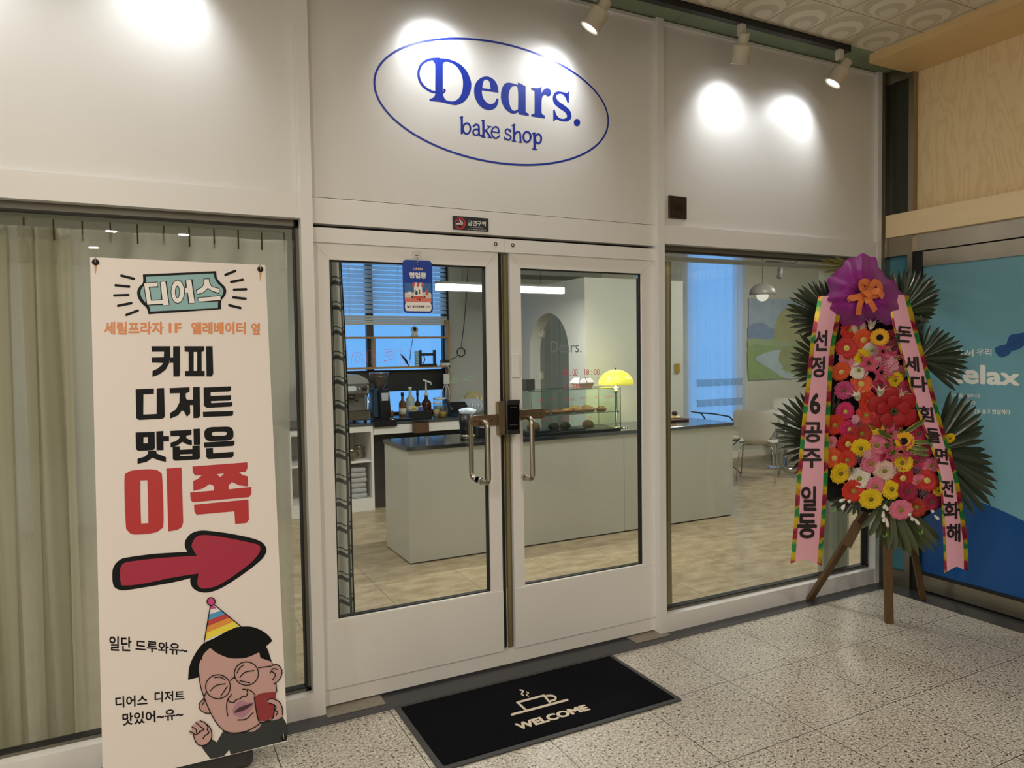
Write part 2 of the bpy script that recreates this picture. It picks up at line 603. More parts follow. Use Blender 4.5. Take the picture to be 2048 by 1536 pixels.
def plywood_mat():
    """rotary-cut birch: soft vertical flame figure and a few pin knots"""
    m = mat('birch_plywood', '#CDB07C', rough=0.5)
    nt = m.node_tree; b = nt.nodes['Principled BSDF']; L = nt.links.new
    geo = nt.nodes.new('ShaderNodeNewGeometry')
    mp = nt.nodes.new('ShaderNodeMapping'); mp.inputs['Scale'].default_value = (1, 3.2, 1.0); L(geo.outputs['Position'], mp.inputs[0])
    n = nt.nodes.new('ShaderNodeTexNoise'); n.inputs['Scale'].default_value = 1.5; n.inputs['Detail'].default_value = 4; n.inputs['Distortion'].default_value = 0.4
    L(mp.outputs[0], n.inputs['Vector'])
    w = nt.nodes.new('ShaderNodeMath'); w.operation = 'MULTIPLY'; w.inputs[1].default_value = 70; L(n.outputs['Fac'], w.inputs[0])
    s = nt.nodes.new('ShaderNodeMath'); s.operation = 'SINE'; L(w.outputs[0], s.inputs[0])
    r = nt.nodes.new('ShaderNodeValToRGB')
    r.color_ramp.elements[0].position = 0.0; r.color_ramp.elements[0].color = (*lin('#E0C592'), 1)
    r.color_ramp.elements[1].position = 0.55; r.color_ramp.elements[1].color = (*lin('#E8CF9E'), 1)
    ma = nt.nodes.new('ShaderNodeMath'); ma.operation = 'MULTIPLY_ADD'; ma.inputs[1].default_value = 0.5; ma.inputs[2].default_value = 0.5; L(s.outputs[0], ma.inputs[0])
    L(ma.outputs[0], r.inputs[0])
    v = nt.nodes.new('ShaderNodeTexVoronoi'); v.inputs['Scale'].default_value = 5.0; L(geo.outputs['Position'], v.inputs['Vector'])
    lt = nt.nodes.new('ShaderNodeMath'); lt.operation = 'LESS_THAN'; lt.inputs[1].default_value = 0.022; L(v.outputs['Distance'], lt.inputs[0])
    x = nt.nodes.new('ShaderNodeMix'); x.data_type = 'RGBA'; L(lt.outputs[0], x.inputs['Factor']); L(r.outputs[0], x.inputs['A']); x.inputs['B'].default_value = (*lin('#6E4A28'), 1)
    L(x.outputs['Result'], b.inputs['Base Color'])
    return m


M_GRAN = granite_mat()
M_LINO = lino_mat()
M_CEIL = ceiling_mat()
M_PLY = plywood_mat()
M_DARKG = mat('dark_granite', '#3A3B3E', rough=0.3, noise=0.5, nscale=220)
M_PAINT = mat('facade_paint', '#DEDCD8', rough=0.42, noise=0.02, nscale=3, bump=0.04, bscale=260)
M_FRAME = mat('frame_white', '#E2E0DC', rough=0.32)
M_GASK = mat('black_gasket', '#141412', rough=0.6)
M_ALU = mat('grey_aluminium', '#6E6C60', rough=0.4, metal=0.4)
M_STEEL = mat('stainless_steel', '#B9B2A4', rough=0.22, metal=1.0, noise=0.25, nscale=6, bump=0.12, bscale=7)
M_STEELD = mat('brushed_steel', '#A09888', rough=0.3, metal=1.0)
M_GLASS = glass_mat('pane_glass')
M_GREENB = mat('green_board', '#7E8A70', rough=0.85, noise=0.06, nscale=4)
M_SHOPW = mat('shop_wall_paint', '#C6C8BE', rough=0.7, noise=0.02, nscale=5)
M_WHITE = mat('white_plastic', '#E6E4DE', rough=0.4)
M_BLACK = mat('black_plastic', '#17171A', rough=0.35)
M_LOBW = mat('lobby_wall', '#B5A68C', rough=0.8)

CZ = 3.351
# ---- floors and ceilings
f = MB(); f.quad((-8, -12, 0), (3.61, -12, 0), (3.61, -0.095, 0), (-8, -0.095, 0)); struct(f.build('floor', M_GRAN))
f = MB(); f.box(-8, 3.86, -0.095, 0.10, -0.02, 0.001); f.box(3.61, 3.86, -12, -0.095, -0.02, 0.001); struct(f.build('floor_border', M_DARKG))
f = MB(); f.quad((-5, 0.10, 0), (9.2, 0.10, 0), (9.2, 4.78, 0), (-5, 4.78, 0)); struct(f.build('floor_shop', M_LINO))
f = MB(); f.quad((-8, -12, CZ), (3.86, -12, CZ), (3.86, -0.19, CZ), (-8, -0.19, CZ)); struct(f.build('ceiling', M_CEIL))
f = MB()
for i in range(12):   # green board strip between the tiles and the shopfront, with butt joints
    x0 = -8 + i * 1.0
    f.box(x0 + .0015, min(3.86, x0 + .9985), -0.188, 0.12, CZ + .001, CZ + .02)
struct(f.build('ceiling_strip', M_GREENB))
f = MB(); f.quad((-5, 0.12, 3.1), (9.2, 0.12, 3.1), (9.2, 4.78, 3.1), (-5, 4.78, 3.1)); struct(f.build('ceiling_shop', mat('shop_ceiling', '#C9C6BC', rough=.9)))
# ---- lobby walls out of the frame
f = MB(); f.box(-8.1, 3.86, -12.1, -12, 0, CZ); struct(f.build('wall_lobby_back', M_LOBW))
f = MB(); f.box(-8.1, -8, -12, 0.1, 2.6, CZ); f.box(-8.1, -8, -12, -7.5, 0, 2.6); f.box(-8.1, -8, -1.5, .1, 0, 2.6); struct(f.build('wall_lobby_left', M_LOBW))
M_DAY = emit_mat('frosted_daylight', '#EEF3FA', 1.9)
for i in range(4):      # frosted daylight panes of the building entrance
    f = MB(); f.box(-8.06, -8.03, -7.46 + i * 1.5, -6.06 + i * 1.5, 0.1, 2.56); struct(f.build('window_%d' % (11 + i), M_DAY))
f = MB()
for i in range(5):
    f.box(-8.09, -8.0, -7.54 + i * 1.5, -7.46 + i * 1.5, 0, 2.6)
f.box(-8.09, -8.0, -7.5, -1.5, 0, .1); struct(f.build('window_frame_lobby', M_GASK))

# ---- shopfront: posts, bands, panels
PX = {'left': (0.0, 0.05), 'right': (1.89, 1.933), 'corner': (3.681, 3.72), 'far': (-3.15, -3.1)}
for i, (k, (a, b)) in enumerate(PX.items()):
    f = MB(); f.box(a, b, 0.0, 0.11, 0.0, CZ)
    struct(f.build('trim_%d' % (i + 1), M_FRAME))
BAND0, BAND1 = 2.153, 2.254
n = 5
for (a, b, y) in ((-3.1, 0.0, 0.004), (1.933, 3.681, 0.004)):
    f = MB(); f.box(a, b, y, 0.10, BAND0, BAND1); struct(f.build('trim_%d' % n, M_FRAME)); n += 1
f = MB(); f.box(0.05, 1.89, 0.034, 0.10, 2.142, 2.2525); struct(f.build('trim_%d' % n, M_FRAME)); n += 1
for nm, a, b, y in (('wall_front_left', -3.1, 0.0, 0.028), ('wall_front_middle', 0.05, 1.89, 0.036), ('wall_front_right', 1.933, 3.681, 0.028)):
    f = MB(); f.box(a, b, y, 0.10, BAND1 + (.0015 if 'middle' in nm else 0), CZ - .012); struct(f.build(nm, M_PAINT))
f = MB(); f.box(-8, -3.15, 0.02, 0.12, 0, CZ); struct(f.build('wall_front_far', M_PAINT))
# cornice bead under the green strip
f = MB(); f.box(-3.1, 3.70, 0.012, 0.036, CZ - .022, CZ - .006); struct(f.build('trim_%d' % n, M_FRAME)); n += 1
# sill rails
for (a, b) in ((-3.1, 0.0), (1.933, 3.681)):
    f = MB(); f.box(a, b, 0.003, 0.11, 0.001, 0.099); struct(f.build('trim_%d' % n, M_FRAME)); n += 1
# ---- fixed windows
for i, (a, b) in enumerate(((-3.1, 0.0), (1.933, 3.681))):
    z0, z1 = 0.099, BAND0
    f = MB()
    for (x0, x1, zz0, zz1) in ((a, a + .016, z0, z1), (b - .016, b, z0, z1), (a, b, z0, z0 + .016), (a, b, z1 - .03, z1)):
        f.box(x0, x1, 0.052, 0.10, zz0, zz1)
    w = struct(f.build('window_%d' % (i + 1), M_ALU))
    f = MB(); f.box(a + .012, b - .012, 0.066, 0.074, z0 + .012, z1 - .02); f.build('glass_pane', M_GLASS, w)
    f = MB()
    for (x0, x1, zz0, zz1) in ((a + .014, a + .022, z0, z1), (b - .022, b - .014, z0, z1), (a, b, z0 + .014, z0 + .02), (a, b, z1 - .036, z1 - .028)):
        f.box(x0, x1, 0.050, 0.09, zz0, zz1)
    f.build('gasket', M_GASK, w)

# ---- double entrance door
DY = 0.046


def door_leaf(idx, xo, xi, gx0, gx1, gap_lo, gap_hi):
    """xo outer edge, xi meeting line; gx0..gx1 the pane; gap_lo..gap_hi the recessed meeting strip"""
    lo, hi = min(xo, xi), max(xo, xi)
    f = MB()
    f.box(lo, hi, DY + .028, DY + .045, 0.012, 0.385)               # back skin of the bottom panel
    f.box(lo, hi, DY + .004, DY + .045, 0.012, 0.0855)              # kick rail
    ins0, ins1 = (lo, gap_lo) if xo < xi else (gap_hi, hi)
    f.box(ins0, ins1, DY - .004, DY + .045, 0.0865, 0.389)          # bottom panel
    f.box(ins0, gx0, DY, DY + .045, 0.389, 1.99)                    # stiles
    f.box(gx1, ins1, DY, DY + .045, 0.389, 1.99)
    f.box(ins0, ins1, DY, DY + .045, 1.99, 2.062)                   # top rail
    f.box(lo, hi, DY - .010, DY + .045, 2.062, 2.126)               # door closer rail
    s0, s1 = (gap_lo, hi) if xo < xi else (lo, gap_hi)
    f.box(s0, s1, DY + .034, DY + .045, 0.0855, 2.062)
    d = struct(f.build('door_%d' % idx, M_FRAME))
    g = MB(); g.box(gx0 - .003, gx1 + .003, DY + .026, DY + .032, 0.386, 1.993); g.build('glass_pane', M_GLASS, d)
    g = MB()
    for (x0, x1, z0, z1) in ((gx0, gx0 + .006, .389, 1.99), (gx1 - .006, gx1, .389, 1.99), (gx0, gx1, .395, .399), (gx0, gx1, 1.985, 1.99)):
        g.box(x0, x1, DY + .012, DY + .04, z0, z1)
    g.build('gasket', M_GASK, d)
    g = MB(); g.box(gx0, gx1, DY - .003, DY + .02, .387, .394); g.build('glazing_bead', M_WHITE, d)
    # mitre lines at the upper corners
    g = MB()
    for (xa, za, xb, zb) in ((ins0 + .002, 2.060, gx0, 1.992), (ins1 - .002, 2.060, gx1, 1.992)):
        vf = stroke2d([(xa, za), (xb, zb)], .0014, cap=False)
        flat_on(g, vf, lambda x, z: (x, DY - .0006, z))
    g.build('mitre_line', mat('mitre_grey', '#B9B3A6', rough=.6), d)
    # weather strip in the recess
    g = MB()
    if xo < xi:
        g.box(gap_lo + .002, gap_lo + .013, DY + .02, DY + .036, .09, 2.055, 0)
        g.box(gap_lo + .013, hi - .001, DY + .026, DY + .040, .088, 2.058, 1)
    else:
        g.box(gap_hi - .012, gap_hi - .002, DY + .02, DY + .036, .09, 2.055, 0)
        g.box(lo + .004, gap_hi - .012, DY + .014, DY + .036, .088, 2.055, 2)
    g.build('weather_strip', [M_ALU, M_GASK, mat('brass_strip', '#9A8F68', rough=.35, metal=.6)], d)
    # dark pivot plug on the closer rail
    g = MB(); px = xi - .047 if xo < xi else xi + .045
    g.lathe([(0, 0), (.0095, 0), (.0095, .003), (.006, .003), (.006, -.001), (0, -.001)], (px, DY - .0095, 2.099), 16, axis=(0, -1, 0))
    g.build('pivot_plug', mat('brass_dark', '#4A3F22', rough=.4, metal=.7), d)
    return d


DOOR1 = door_leaf(1, 0.056, 0.9755, 0.1255, 0.8805, 0.9445, 0.9755)
DOOR2 = door_leaf(2, 1.893, 0.9765, 1.069, 1.810, 0.9765, 1.0095)
f = MB(); f.box(0.05, 1.89, 0.09, 0.11, 2.126, 2.20); struct(f.build('trim_%d' % n, M_GASK)); n += 1       # dark head slot behind the band
# floor pivot plates
for i, (a, b) in enumerate(((0.05, 0.31), (1.70, 1.93))):
    f = MB(); f.box(a, b, -.035, .10, 0.001, 0.004); struct(f.build('trim_%d' % n, mat('pivot_plate', '#8C8578', rough=.55, noise=.35, nscale=40))); n += 1

# ---- right-hand wall: steel door frame, glass door with a printed film, boxed plywood sign
f = MB()
f.box(3.745, 3.86, -0.006, 0.03, 0, CZ)                    # corner mullion
f.box(3.755, 3.86, -0.190, -0.158, 0, CZ)                  # pillar
f.box(3.757, 3.86, -0.158, -0.006, 2.160, 2.29)            # header over the side light
f.box(3.757, 3.86, -0.158, -0.006, 0.001, 0.105)
f.box(3.757, 3.86, -0.158, -0.006, 3.27, CZ)
struct(f.build('wall_right', M_STEELD))
f = MB(); f.box(3.72, 3.75, 0.0, .11, 0, CZ); struct(f.build('trim_%d' % n, M_ALU)); n += 1
f = MB(); f.box(3.790, 3.86, -0.158, -0.006, 2.29, 3.27); struct(f.build('wall_right_board', mat('dark_green_glass', '#2F352B', rough=.15))); M_FILM = None


def film_mat():
    """printed film: teal, with a navy wave along the foot"""
    m = mat('teal_film', '#4E8A9B', rough=0.22)
    nt = m.node_tree; b = nt.nodes['Principled BSDF']; L = nt.links.new
    geo = nt.nodes.new('ShaderNodeNewGeometry'); sep = nt.nodes.new('ShaderNodeSeparateXYZ'); L(geo.outputs['Position'], sep.inputs[0])
    cv = nt.nodes.new('ShaderNodeMath'); cv.operation = 'MULTIPLY_ADD'      # z + .18*(y+.45)^2
    yy = nt.nodes.new('ShaderNodeMath'); yy.operation = 'ADD'; yy.inputs[1].default_value = 0.30; L(sep.outputs['Y'], yy.inputs[0])
    y2 = nt.nodes.new('ShaderNodeMath'); y2.operation = 'MULTIPLY'; L(yy.outputs[0], y2.inputs[0]); L(yy.outputs[0], y2.inputs[1])
    L(y2.outputs[0], cv.inputs[0]); cv.inputs[1].default_value = 0.33; L(sep.outputs['Z'], cv.inputs[2])
    lt = nt.nodes.new('ShaderNodeMath'); lt.operation = 'LESS_THAN'; lt.inputs[1].default_value = 0.672; L(cv.outputs[0], lt.inputs[0])
    x = nt.nodes.new('ShaderNodeMix'); x.data_type = 'RGBA'; L(lt.outputs[0], x.inputs['Factor'])
    x.inputs['A'].default_value = (*lin('#6FA3B2'), 1); x.inputs['B'].default_value = (*lin('#0F4C8C'), 1)
    L(x.outputs['Result'], b.inputs['Base Color'])
    return m


M_FILM = film_mat()
f = MB(); f.box(3.80, 3.86, -0.158, -0.006, 0.105, 2.160); struct(f.build('wall_right_sidelight', mat('teal_plain', '#4A8798', rough=.25)))
# the glass door beyond the black jamb
f = MB(); f.box(3.80, 3.815, -1.35, -0.236, 0.13, 2.075)
D3 = struct(f.build('door_3', M_FILM))
f = MB(); f.box(3.785, 3.82, -1.35, -0.236, 2.075, 2.168); f.build('top_rail', M_STEEL, D3)
f = MB(); f.box(3.785, 3.82, -1.35, -0.25, 0.016, 0.112); f.build('bottom_rail', M_STEELD, D3)
f = MB(); f.box(3.786, 3.82, -1.35, -0.24, 0.112, 0.13); f.build('gasket', M_GASK, D3)
f = MB(); f.box(3.775, 3.86, -0.236, -0.190, 0, 2.172); f.box(3.80, 3.86, -1.35, -.19, 2.168, 2.176); struct(f.build('trim_%d' % n, M_GASK)); n += 1
f = MB(); f.box(3.775, 3.86, -1.9, -0.19, 2.176, 2.285); struct(f.build('trim_%d' % n, M_STEEL)); n += 1
f = MB(); f.box(3.83, 3.86, -12, -1.35, 0, CZ); f.box(3.815, 3.86, -1.35, -0.19, 0, 2.3); struct(f.build('wall_right_back', mat('void_dark', '#2A2722', rough=.8)))
f = MB(); f.box(3.80, 3.86, -2.2, -0.172, 2.40, 3.30); struct(f.build('wall_right_plywood', M_PLY))
f = MB(); f.box(3.742, 3.86, -2.2, -0.012, 2.283, 2.428); struct(f.build('trim_%d' % n, mat('maple_ledge', '#F0D8AC', rough=.45, noise=.06, nscale=9, stretch=(1, .5, 6)))); n += 1
f = MB(); f.box(3.386, 3.86, -2.2, -0.152, 3.300, CZ + .02); struct(f.build('trim_%d' % n, mat('ply_soffit', '#D8B880', rough=.5, noise=.08, nscale=8))); n += 1

# ---- shop shell
f = MB(); f.box(2.575, 6.12, 4.70, 4.82, 0, 3.1); f.box(7.08, 9.2, 4.70, 4.82, 0, 3.1); f.box(-5, 1.02, 4.70, 4.82, 0, 3.1)
f.box(1.02, 2.575, 4.70, 4.82, 0, 0.86); f.box(1.02, 2.575, 4.70, 4.82, 2.95, 3.1); f.box(6.12, 7.08, 4.70, 4.82, 0, .45); f.box(6.12, 7.08, 4.70, 4.82, 3.0, 3.1)
struct(f.build('wall_back', M_SHOPW))
f = MB(); f.box(9.2, 9.3, 0.1, 4.82, 0, 3.1); struct(f.build('wall_shop_right', M_SHOPW))
f = MB(); f.box(-5.1, -5, 0.1, 4.82, 0, 3.1); struct(f.build('wall_shop_left', M_SHOPW))
f = MB(); f.box(-5, 0.0, .10, .12, BAND1 - .05, CZ); f.box(3.72, 9.3, 0.02, 0.12, 0, 3.1); struct(f.build('wall_shop_front', M_SHOPW))
f = MB(); f.box(2.575, 9.2, 4.685, 4.70, 0, .09); struct(f.build('baseboard_back', M_WHITE))
# partition with an arch (runs back at x = 3.06) and its front (y = 2.55)
f = MB()
AY0, AY1, AZ = 2.845, 3.639, 1.966
r = (AY1 - AY0) / 2; yc = (AY0 + AY1) / 2; zs = AZ - r
prof = [(2.55, 0), (2.55, 2.262), (4.70, 2.262), (4.70, 0), (AY1, 0), (AY1, zs)] + [(yc + r * math.cos(a * PI / 24), zs + r * math.sin(a * PI / 24)) for a in range(1, 24)] + [(AY0, zs), (AY0, 0)]
v, fc = fill2d([prof])
f.add([(3.06, p[0], p[1]) for p in v], fc); f.add([(3.19, p[0], p[1]) for p in v], fc)
m_ = len(prof)
f.add([(3.06, p[0], p[1]) for p in prof] + [(3.19, p[0], p[1]) for p in prof], [(i, (i + 1) % m_, (i + 1) % m_ + m_, i + m_) for i in range(m_)])
f.box(3.19, 4.225, 2.55, 2.65, 0, 2.262)
struct(f.build('wall_partition', M_SHOPW))
f = MB(); f.box(2.7, 3.9, 3.5, 3.9, 2.38, 3.1); struct(f.build('wall_beam', mat('beam_grey', '#8F9289', rough=.85, noise=.15, nscale=18)))


# ================================================================ things in front of the shop
M_SPOTW = mat('lamp_white', '#CFC6B2', rough=0.45)
M_CHROME = mat('chrome', '#C8C8C8', rough=0.12, metal=1.0)
M_LENS = emit_mat('lamp_lens', '#F4F8FF', 14.0)

# ---- track and spotlights
t = thing('lighting_track', 'long black track for spotlights under the ceiling along the shopfront', 'track', (0.0, -0.18, CZ - .02))
f = MB(); f.box(-3.2, 3.145, -0.199, -0.163, CZ - .036, CZ - .001); f.build('rail', mat('track_black', '#141418', rough=.35), t)
f = MB(); f.box(3.145, 3.160, -0.201, -0.161, CZ - .038, CZ - .001); f.build('end_cap', M_BLACK, t)


def spotlight(x, aim, label, power, k=0):
    """white adaptor on the track, hinged arm, stepped round head, lit lens"""
    aim = Vector(aim)
    piv = Vector((x, -0.181, CZ - 0.135))
    t = thing('track_spotlight', label, 'spotlight', (x, -0.181, CZ - .04), 'white spotlights along the track')
    f = MB(); f.rbox(x - .020, x + .020, -.199, -.163, CZ - .092, CZ - .030, r=.008); f.build('adaptor', M_SPOTW, t)
    d0 = (aim - (piv + Vector((0, 0, -.03)))).normalized()
    c = piv + Vector((0, 0, -.035))                      # middle of the head
    side = d0.cross(Vector((0, 0, 1))).normalized()
    f = MB()
    for s in (-1, 1):
        f.tube([Vector((x, -.181, CZ - .088)) + side * .007 * s, piv + Vector((0, 0, .01)) + side * .007 * s, c - d0 * .01 + side * .012 * s], .0028, 6)
    f.build('arm', M_CHROME, t)
    b = MB(); b.lathe([(0, -.085), (.024, -.085), (.028, -.080), (.028, -.035), (.030, -.033)], c, 24, axis=d0); b.build('neck', M_SPOTW, t)
    b = MB(); b.lathe([(.030, -.034), (.046, -.030), (.049, -.024), (.049, .058), (.0515, .060), (.0515, .066), (.044, .066), (.042, .052), (.040, .050), (.0385, .046), (0, .0455)], c, 32, axis=d0)
    h = b.build('head', M_SPOTW, t)
    b = MB(); b.lathe([(0, .0475), (.035, .0475), (.034, .050), (0, .053)], c, 24, axis=d0); b.build('lens', M_LENS, h)
    light('track_spot_beam', 'SPOT', c + d0 * .07, power, (0.93, 0.97, 1.0), aim=c + d0, size=.04, spot=math.radians(120), blend=1.0)
    return t


SPW = 11.0
spotlight(-1.30, (-1.08, .03, 2.62), 'spotlight lighting the far left wall panel, off the edge of the track view', SPW)
spotlight(-0.42, (-0.56, .03, 2.72), 'spotlight over the left wall panel beside the lettered wall', SPW)
spotlight(0.565, (0.66, .03, 2.84), 'white spotlight cut by the top edge, above the big capital D', SPW)
spotlight(1.385, (1.12, .03, 2.70), 'white spotlight with a glowing lens above the end of the blue oval', SPW)
spotlight(2.315, (2.40, .03, 2.77), 'white spotlight seen from behind, no lens showing, second from the track end', SPW)
spotlight(3.085, (2.84, .03, 2.70), 'white spotlight with a glowing lens at the end of the black track', SPW)

# ---- the painted shop name
SIGN_Y = 0.0352
M_NAVY = mat('sign_blue', '#14309A', rough=0.4)


def sg(px, py):      # sign artwork
    return at(820 + px / 5.689, 90 + py / 5.689, 'y', SIGN_Y)


t = thing('shop_sign', 'blue oval with the bakery name lettered on the white wall over the doors', 'sign', tuple(at(980, 200, 'y', SIGN_Y)))
f = MB()
x0 = at(748.5, 160, 'y', SIGN_Y).x; x1 = at(1216.5, 238, 'y', SIGN_Y).x; z1 = at(895, 65, 'y', SIGN_Y).z; z0 = at(1095, 337.5, 'y', SIGN_Y).z
cx, cz_, rx, rz = (x0 + x1) / 2, (z0 + z1) / 2, (x1 - x0) / 2, (z1 - z0) / 2
el = [(cx + rx * math.cos(a * PI / 60), cz_ + rz * math.sin(a * PI / 60)) for a in range(120)]
flat_on(f, stroke2d(el, .0095, closed=True), lambda x, z: (x, SIGN_Y, z)); f.build('oval_ring', M_NAVY, t)


def sgl(name, loops=(), strokes=()):
    f = MB()
    if loops:
        flat_on(f, fill2d([smooth_loop(l) for l in loops]), sg)
    for s, w in strokes:
        flat_on(f, stroke2d(smooth_loop(s, 6, closed=False), w), sg)
    return f.build(name, M_NAVY, t)


sgl('letter_d', [[(255, 150, 1), (330, 150), (450, 165), (560, 212), (640, 290), (685, 385), (697, 460), (680, 550), (630, 630), (560, 675), (500, 682), (430, 668), (360, 650), (222, 635, 1), (222, 612, 1), (262, 600), (285, 565), (287, 500), (286, 240), (278, 205), (262, 178, 1)],
                 [(374, 240), (380, 205), (400, 192), (450, 196), (520, 235), (570, 300), (598, 380), (603, 460), (590, 540), (560, 600), (510, 636), (460, 640), (410, 625), (385, 590), (375, 545), (374, 400)]],
    [([(330, 157), (255, 160), (190, 178), (130, 222), (101, 290), (98, 350), (115, 412), (150, 465), (200, 505), (250, 530), (300, 538)], 27), ([(372, 545), (390, 530), (398, 516), (388, 508)], 20)])
sgl('letter_e', [[(1008, 543, 1), (995, 460), (965, 405), (920, 370), (870, 358), (815, 370), (765, 410), (735, 470), (730, 540), (745, 610), (785, 680), (840, 725), (900, 740), (955, 728), (990, 690), (1005, 640), (1008, 620, 1), (985, 605, 1), (970, 645), (935, 670), (890, 665), (850, 630), (825, 580), (818, 530), (818, 515, 1)],
                 [(822, 490, 1), (830, 430), (845, 400), (865, 392), (890, 400), (908, 430), (915, 470), (918, 502, 1)]])
sgl('letter_a', [[(1120, 428), (1190, 440), (1225, 455, 1), (1232, 425, 1), (1315, 470, 1), (1316, 740), (1322, 765), (1352, 780, 1), (1352, 808, 1), (1235, 786, 1), (1235, 762, 1), (1190, 780), (1140, 770), (1080, 720), (1045, 650), (1035, 580), (1045, 500), (1075, 445)],
                 [(1228, 495), (1190, 468), (1155, 480), (1130, 530), (1122, 590), (1130, 660), (1150, 720), (1180, 748), (1215, 738), (1230, 712)]])
sgl('letter_r', [[(1380, 485, 1), (1460, 490), (1495, 470, 1), (1497, 545, 1), (1525, 505), (1560, 490), (1592, 505), (1606, 545), (1600, 570), (1578, 585), (1555, 578), (1540, 565), (1515, 580), (1500, 620), (1497, 760), (1510, 790), (1535, 800, 1), (1533, 835, 1), (1380, 812, 1), (1380, 788, 1), (1410, 780), (1418, 760), (1418, 550), (1412, 520), (1380, 510, 1)]])
sgl('letter_s', [[(1700, 528), (1760, 540), (1790, 545), (1800, 530, 1), (1810, 532, 1), (1808, 660, 1), (1790, 655, 1), (1770, 600), (1735, 560), (1700, 555), (1670, 570), (1668, 605), (1690, 640), (1760, 690), (1815, 740), (1838, 800), (1825, 845), (1780, 870), (1720, 865), (1670, 845), (1650, 855), (1645, 868, 1), (1630, 866, 1), (1630, 738, 1), (1648, 738, 1), (1665, 790), (1700, 830), (1745, 840), (1780, 825), (1785, 800), (1765, 765), (1700, 720), (1645, 670), (1625, 610), (1635, 560), (1660, 535)]])
sgl('full_stop', [[(1900 + 36 * math.cos(a * PI / 8), 882 + 42 * math.sin(a * PI / 8)) for a in range(16)]])


def ring_pts(cx, cy, rx, ry, a0=0, a1=360, n=16):
    return [(cx + rx * math.cos(math.radians(a0 + (a1 - a0) * k / n)), cy + ry * math.sin(math.radians(a0 + (a1 - a0) * k / n))) for k in range(n + 1)]


sgl('small_lettering', [], [
    ([(588, 822), (590, 900), (590, 1003)], 26), ([(570, 822), (600, 818)], 12), (ring_pts(645, 950, 42, 60), 21),
    (ring_pts(752, 992, 34, 34), 20), ([(722, 925), (748, 905), (778, 915), (784, 950), (788, 1020), (812, 1032)], 22),
    ([(833, 860), (835, 950), (835, 1045)], 26), ([(812, 862), (845, 855)], 12), ([(908, 928), (850, 985)], 13), ([(862, 970), (890, 1010), (915, 1052)], 22), ([(880, 921), (928, 929)], 10), ([(888, 1050), (930, 1057)], 10), ([(815, 1045), (858, 1050)], 10),
    ([(935, 985), (1012, 998)], 12), ([(1010, 998), (1004, 950), (972, 930), (938, 955), (928, 1000), (945, 1043), (980, 1060), (1018, 1035)], 18),
    ([(1142, 985), (1112, 955), (1085, 975), (1095, 1005), (1135, 1030), (1148, 1060), (1118, 1080), (1080, 1058)], 17), ([(1147, 955), (1147, 985)], 9), ([(1076, 1045), (1076, 1078)], 9),
    ([(1182, 908), (1184, 1000), (1184, 1090)], 25), ([(1160, 914), (1194, 905)], 12), ([(1195, 1012), (1218, 988), (1245, 995), (1255, 1025), (1258, 1102)], 20), ([(1160, 1090), (1207, 1097)], 10), ([(1235, 1102), (1277, 1108)], 10),
    (ring_pts(1331, 1045, 42, 58), 21),
    ([(1412, 1005), (1416, 1090), (1416, 1182)], 25), ([(1390, 1008), (1425, 1000)], 12), ([(1388, 1180), (1445, 1188)], 11), (ring_pts(1458, 1066, 35, 52), 20)])

# ---- small plates over the doors
t = thing('no_smoking_plate', 'small black no smoking plate stuck on the white band over the doors', 'sign', (0.797, .033, 2.186))
f = MB(); f.box(0.7045, 0.890, .0305, .0342, 2.155, 2.2185); f.build('plate', mat('plate_charcoal', '#2E3034', rough=.3), t)


def ns(px, py):
    return at(880 + px / 11.378, 420 + py / 11.378, 'y', .0300)


f = MB(); flat_on(f, stroke2d(ring_pts(458, 305, 108, 118, n=24)[:-1], 36, closed=True), ns)
flat_on(f, stroke2d([(380, 225), (535, 385)], 26), lambda x, y: ns(x, y) + Vector((0, .0001, 0))); f.build('red_ring', mat('sign_red', '#B3282C', rough=.4), t)
f = MB(); flat_on(f, stroke2d([(380, 315), (460, 318)], 26), ns); flat_on(f, stroke2d([(478, 318), (515, 320)], 24), ns)
flat_on(f, stroke2d(smooth_loop([(440, 225), (470, 250), (465, 275), (515, 290)], closed=False), 14), ns); flat_on(f, stroke2d(smooth_loop([(470, 235), (500, 262), (522, 300)], closed=False), 12), ns)
f.build('cigarette_icon', M_WHITE, t)
f = MB()


text_px(f, '금연구역', [(635, 235), (1042, 262), (1042, 378), (637, 358)], ns, .02)
text_px(f, 'No Smoking Area', [(692, 382), (985, 400), (985, 418), (692, 404)], ns, .01)
text_px(f, '흡연 시 과태료가 부과됩니다', [(625, 425), (1045, 448), (1045, 468), (625, 450)], ns, .01)
f.build('lettering', M_WHITE, t)

t = thing('switch_plate', 'dark brown square switch plate on the wall panel at the end of the band', 'switch', (2.04, .03, 2.357))
f = MB(); f.rbox(1.979, 2.103, .0155, .0285, 2.2965, 2.4190, r=.004); f.build('plate', mat('brown_plate', '#2A1B0C', rough=.35), t)
f = MB()
for k in range(3):
    f.box(2.017 + k * .022, 2.025 + k * .022, .0140, .02, 2.342, 2.372)
f.build('switch_row', mat('brown_switch', '#160E08', rough=.3), t)

# ---- hanging OPEN card on the left leaf
t = thing('open_card', 'blue hanging card reading OPEN, hooked on the left door over the glass', 'sign', (0.527, .03, 1.88))
OX0, OX1, OZ0, OZ1, OY = 0.4555, 0.5985, 1.761, 2.003, 0.034


def round_rect(x0, x1, z0, z1, r, n=6):
    p = []
    for cx, cz, a0 in ((x1 - r, z1 - r, 0), (x0 + r, z1 - r, 90), (x0 + r, z0 + r, 180), (x1 - r, z0 + r, 270)):
        p += [(cx + r * math.cos(math.radians(a0 + 90 * k / n)), cz + r * math.sin(math.radians(a0 + 90 * k / n))) for k in range(n + 1)]
    return p


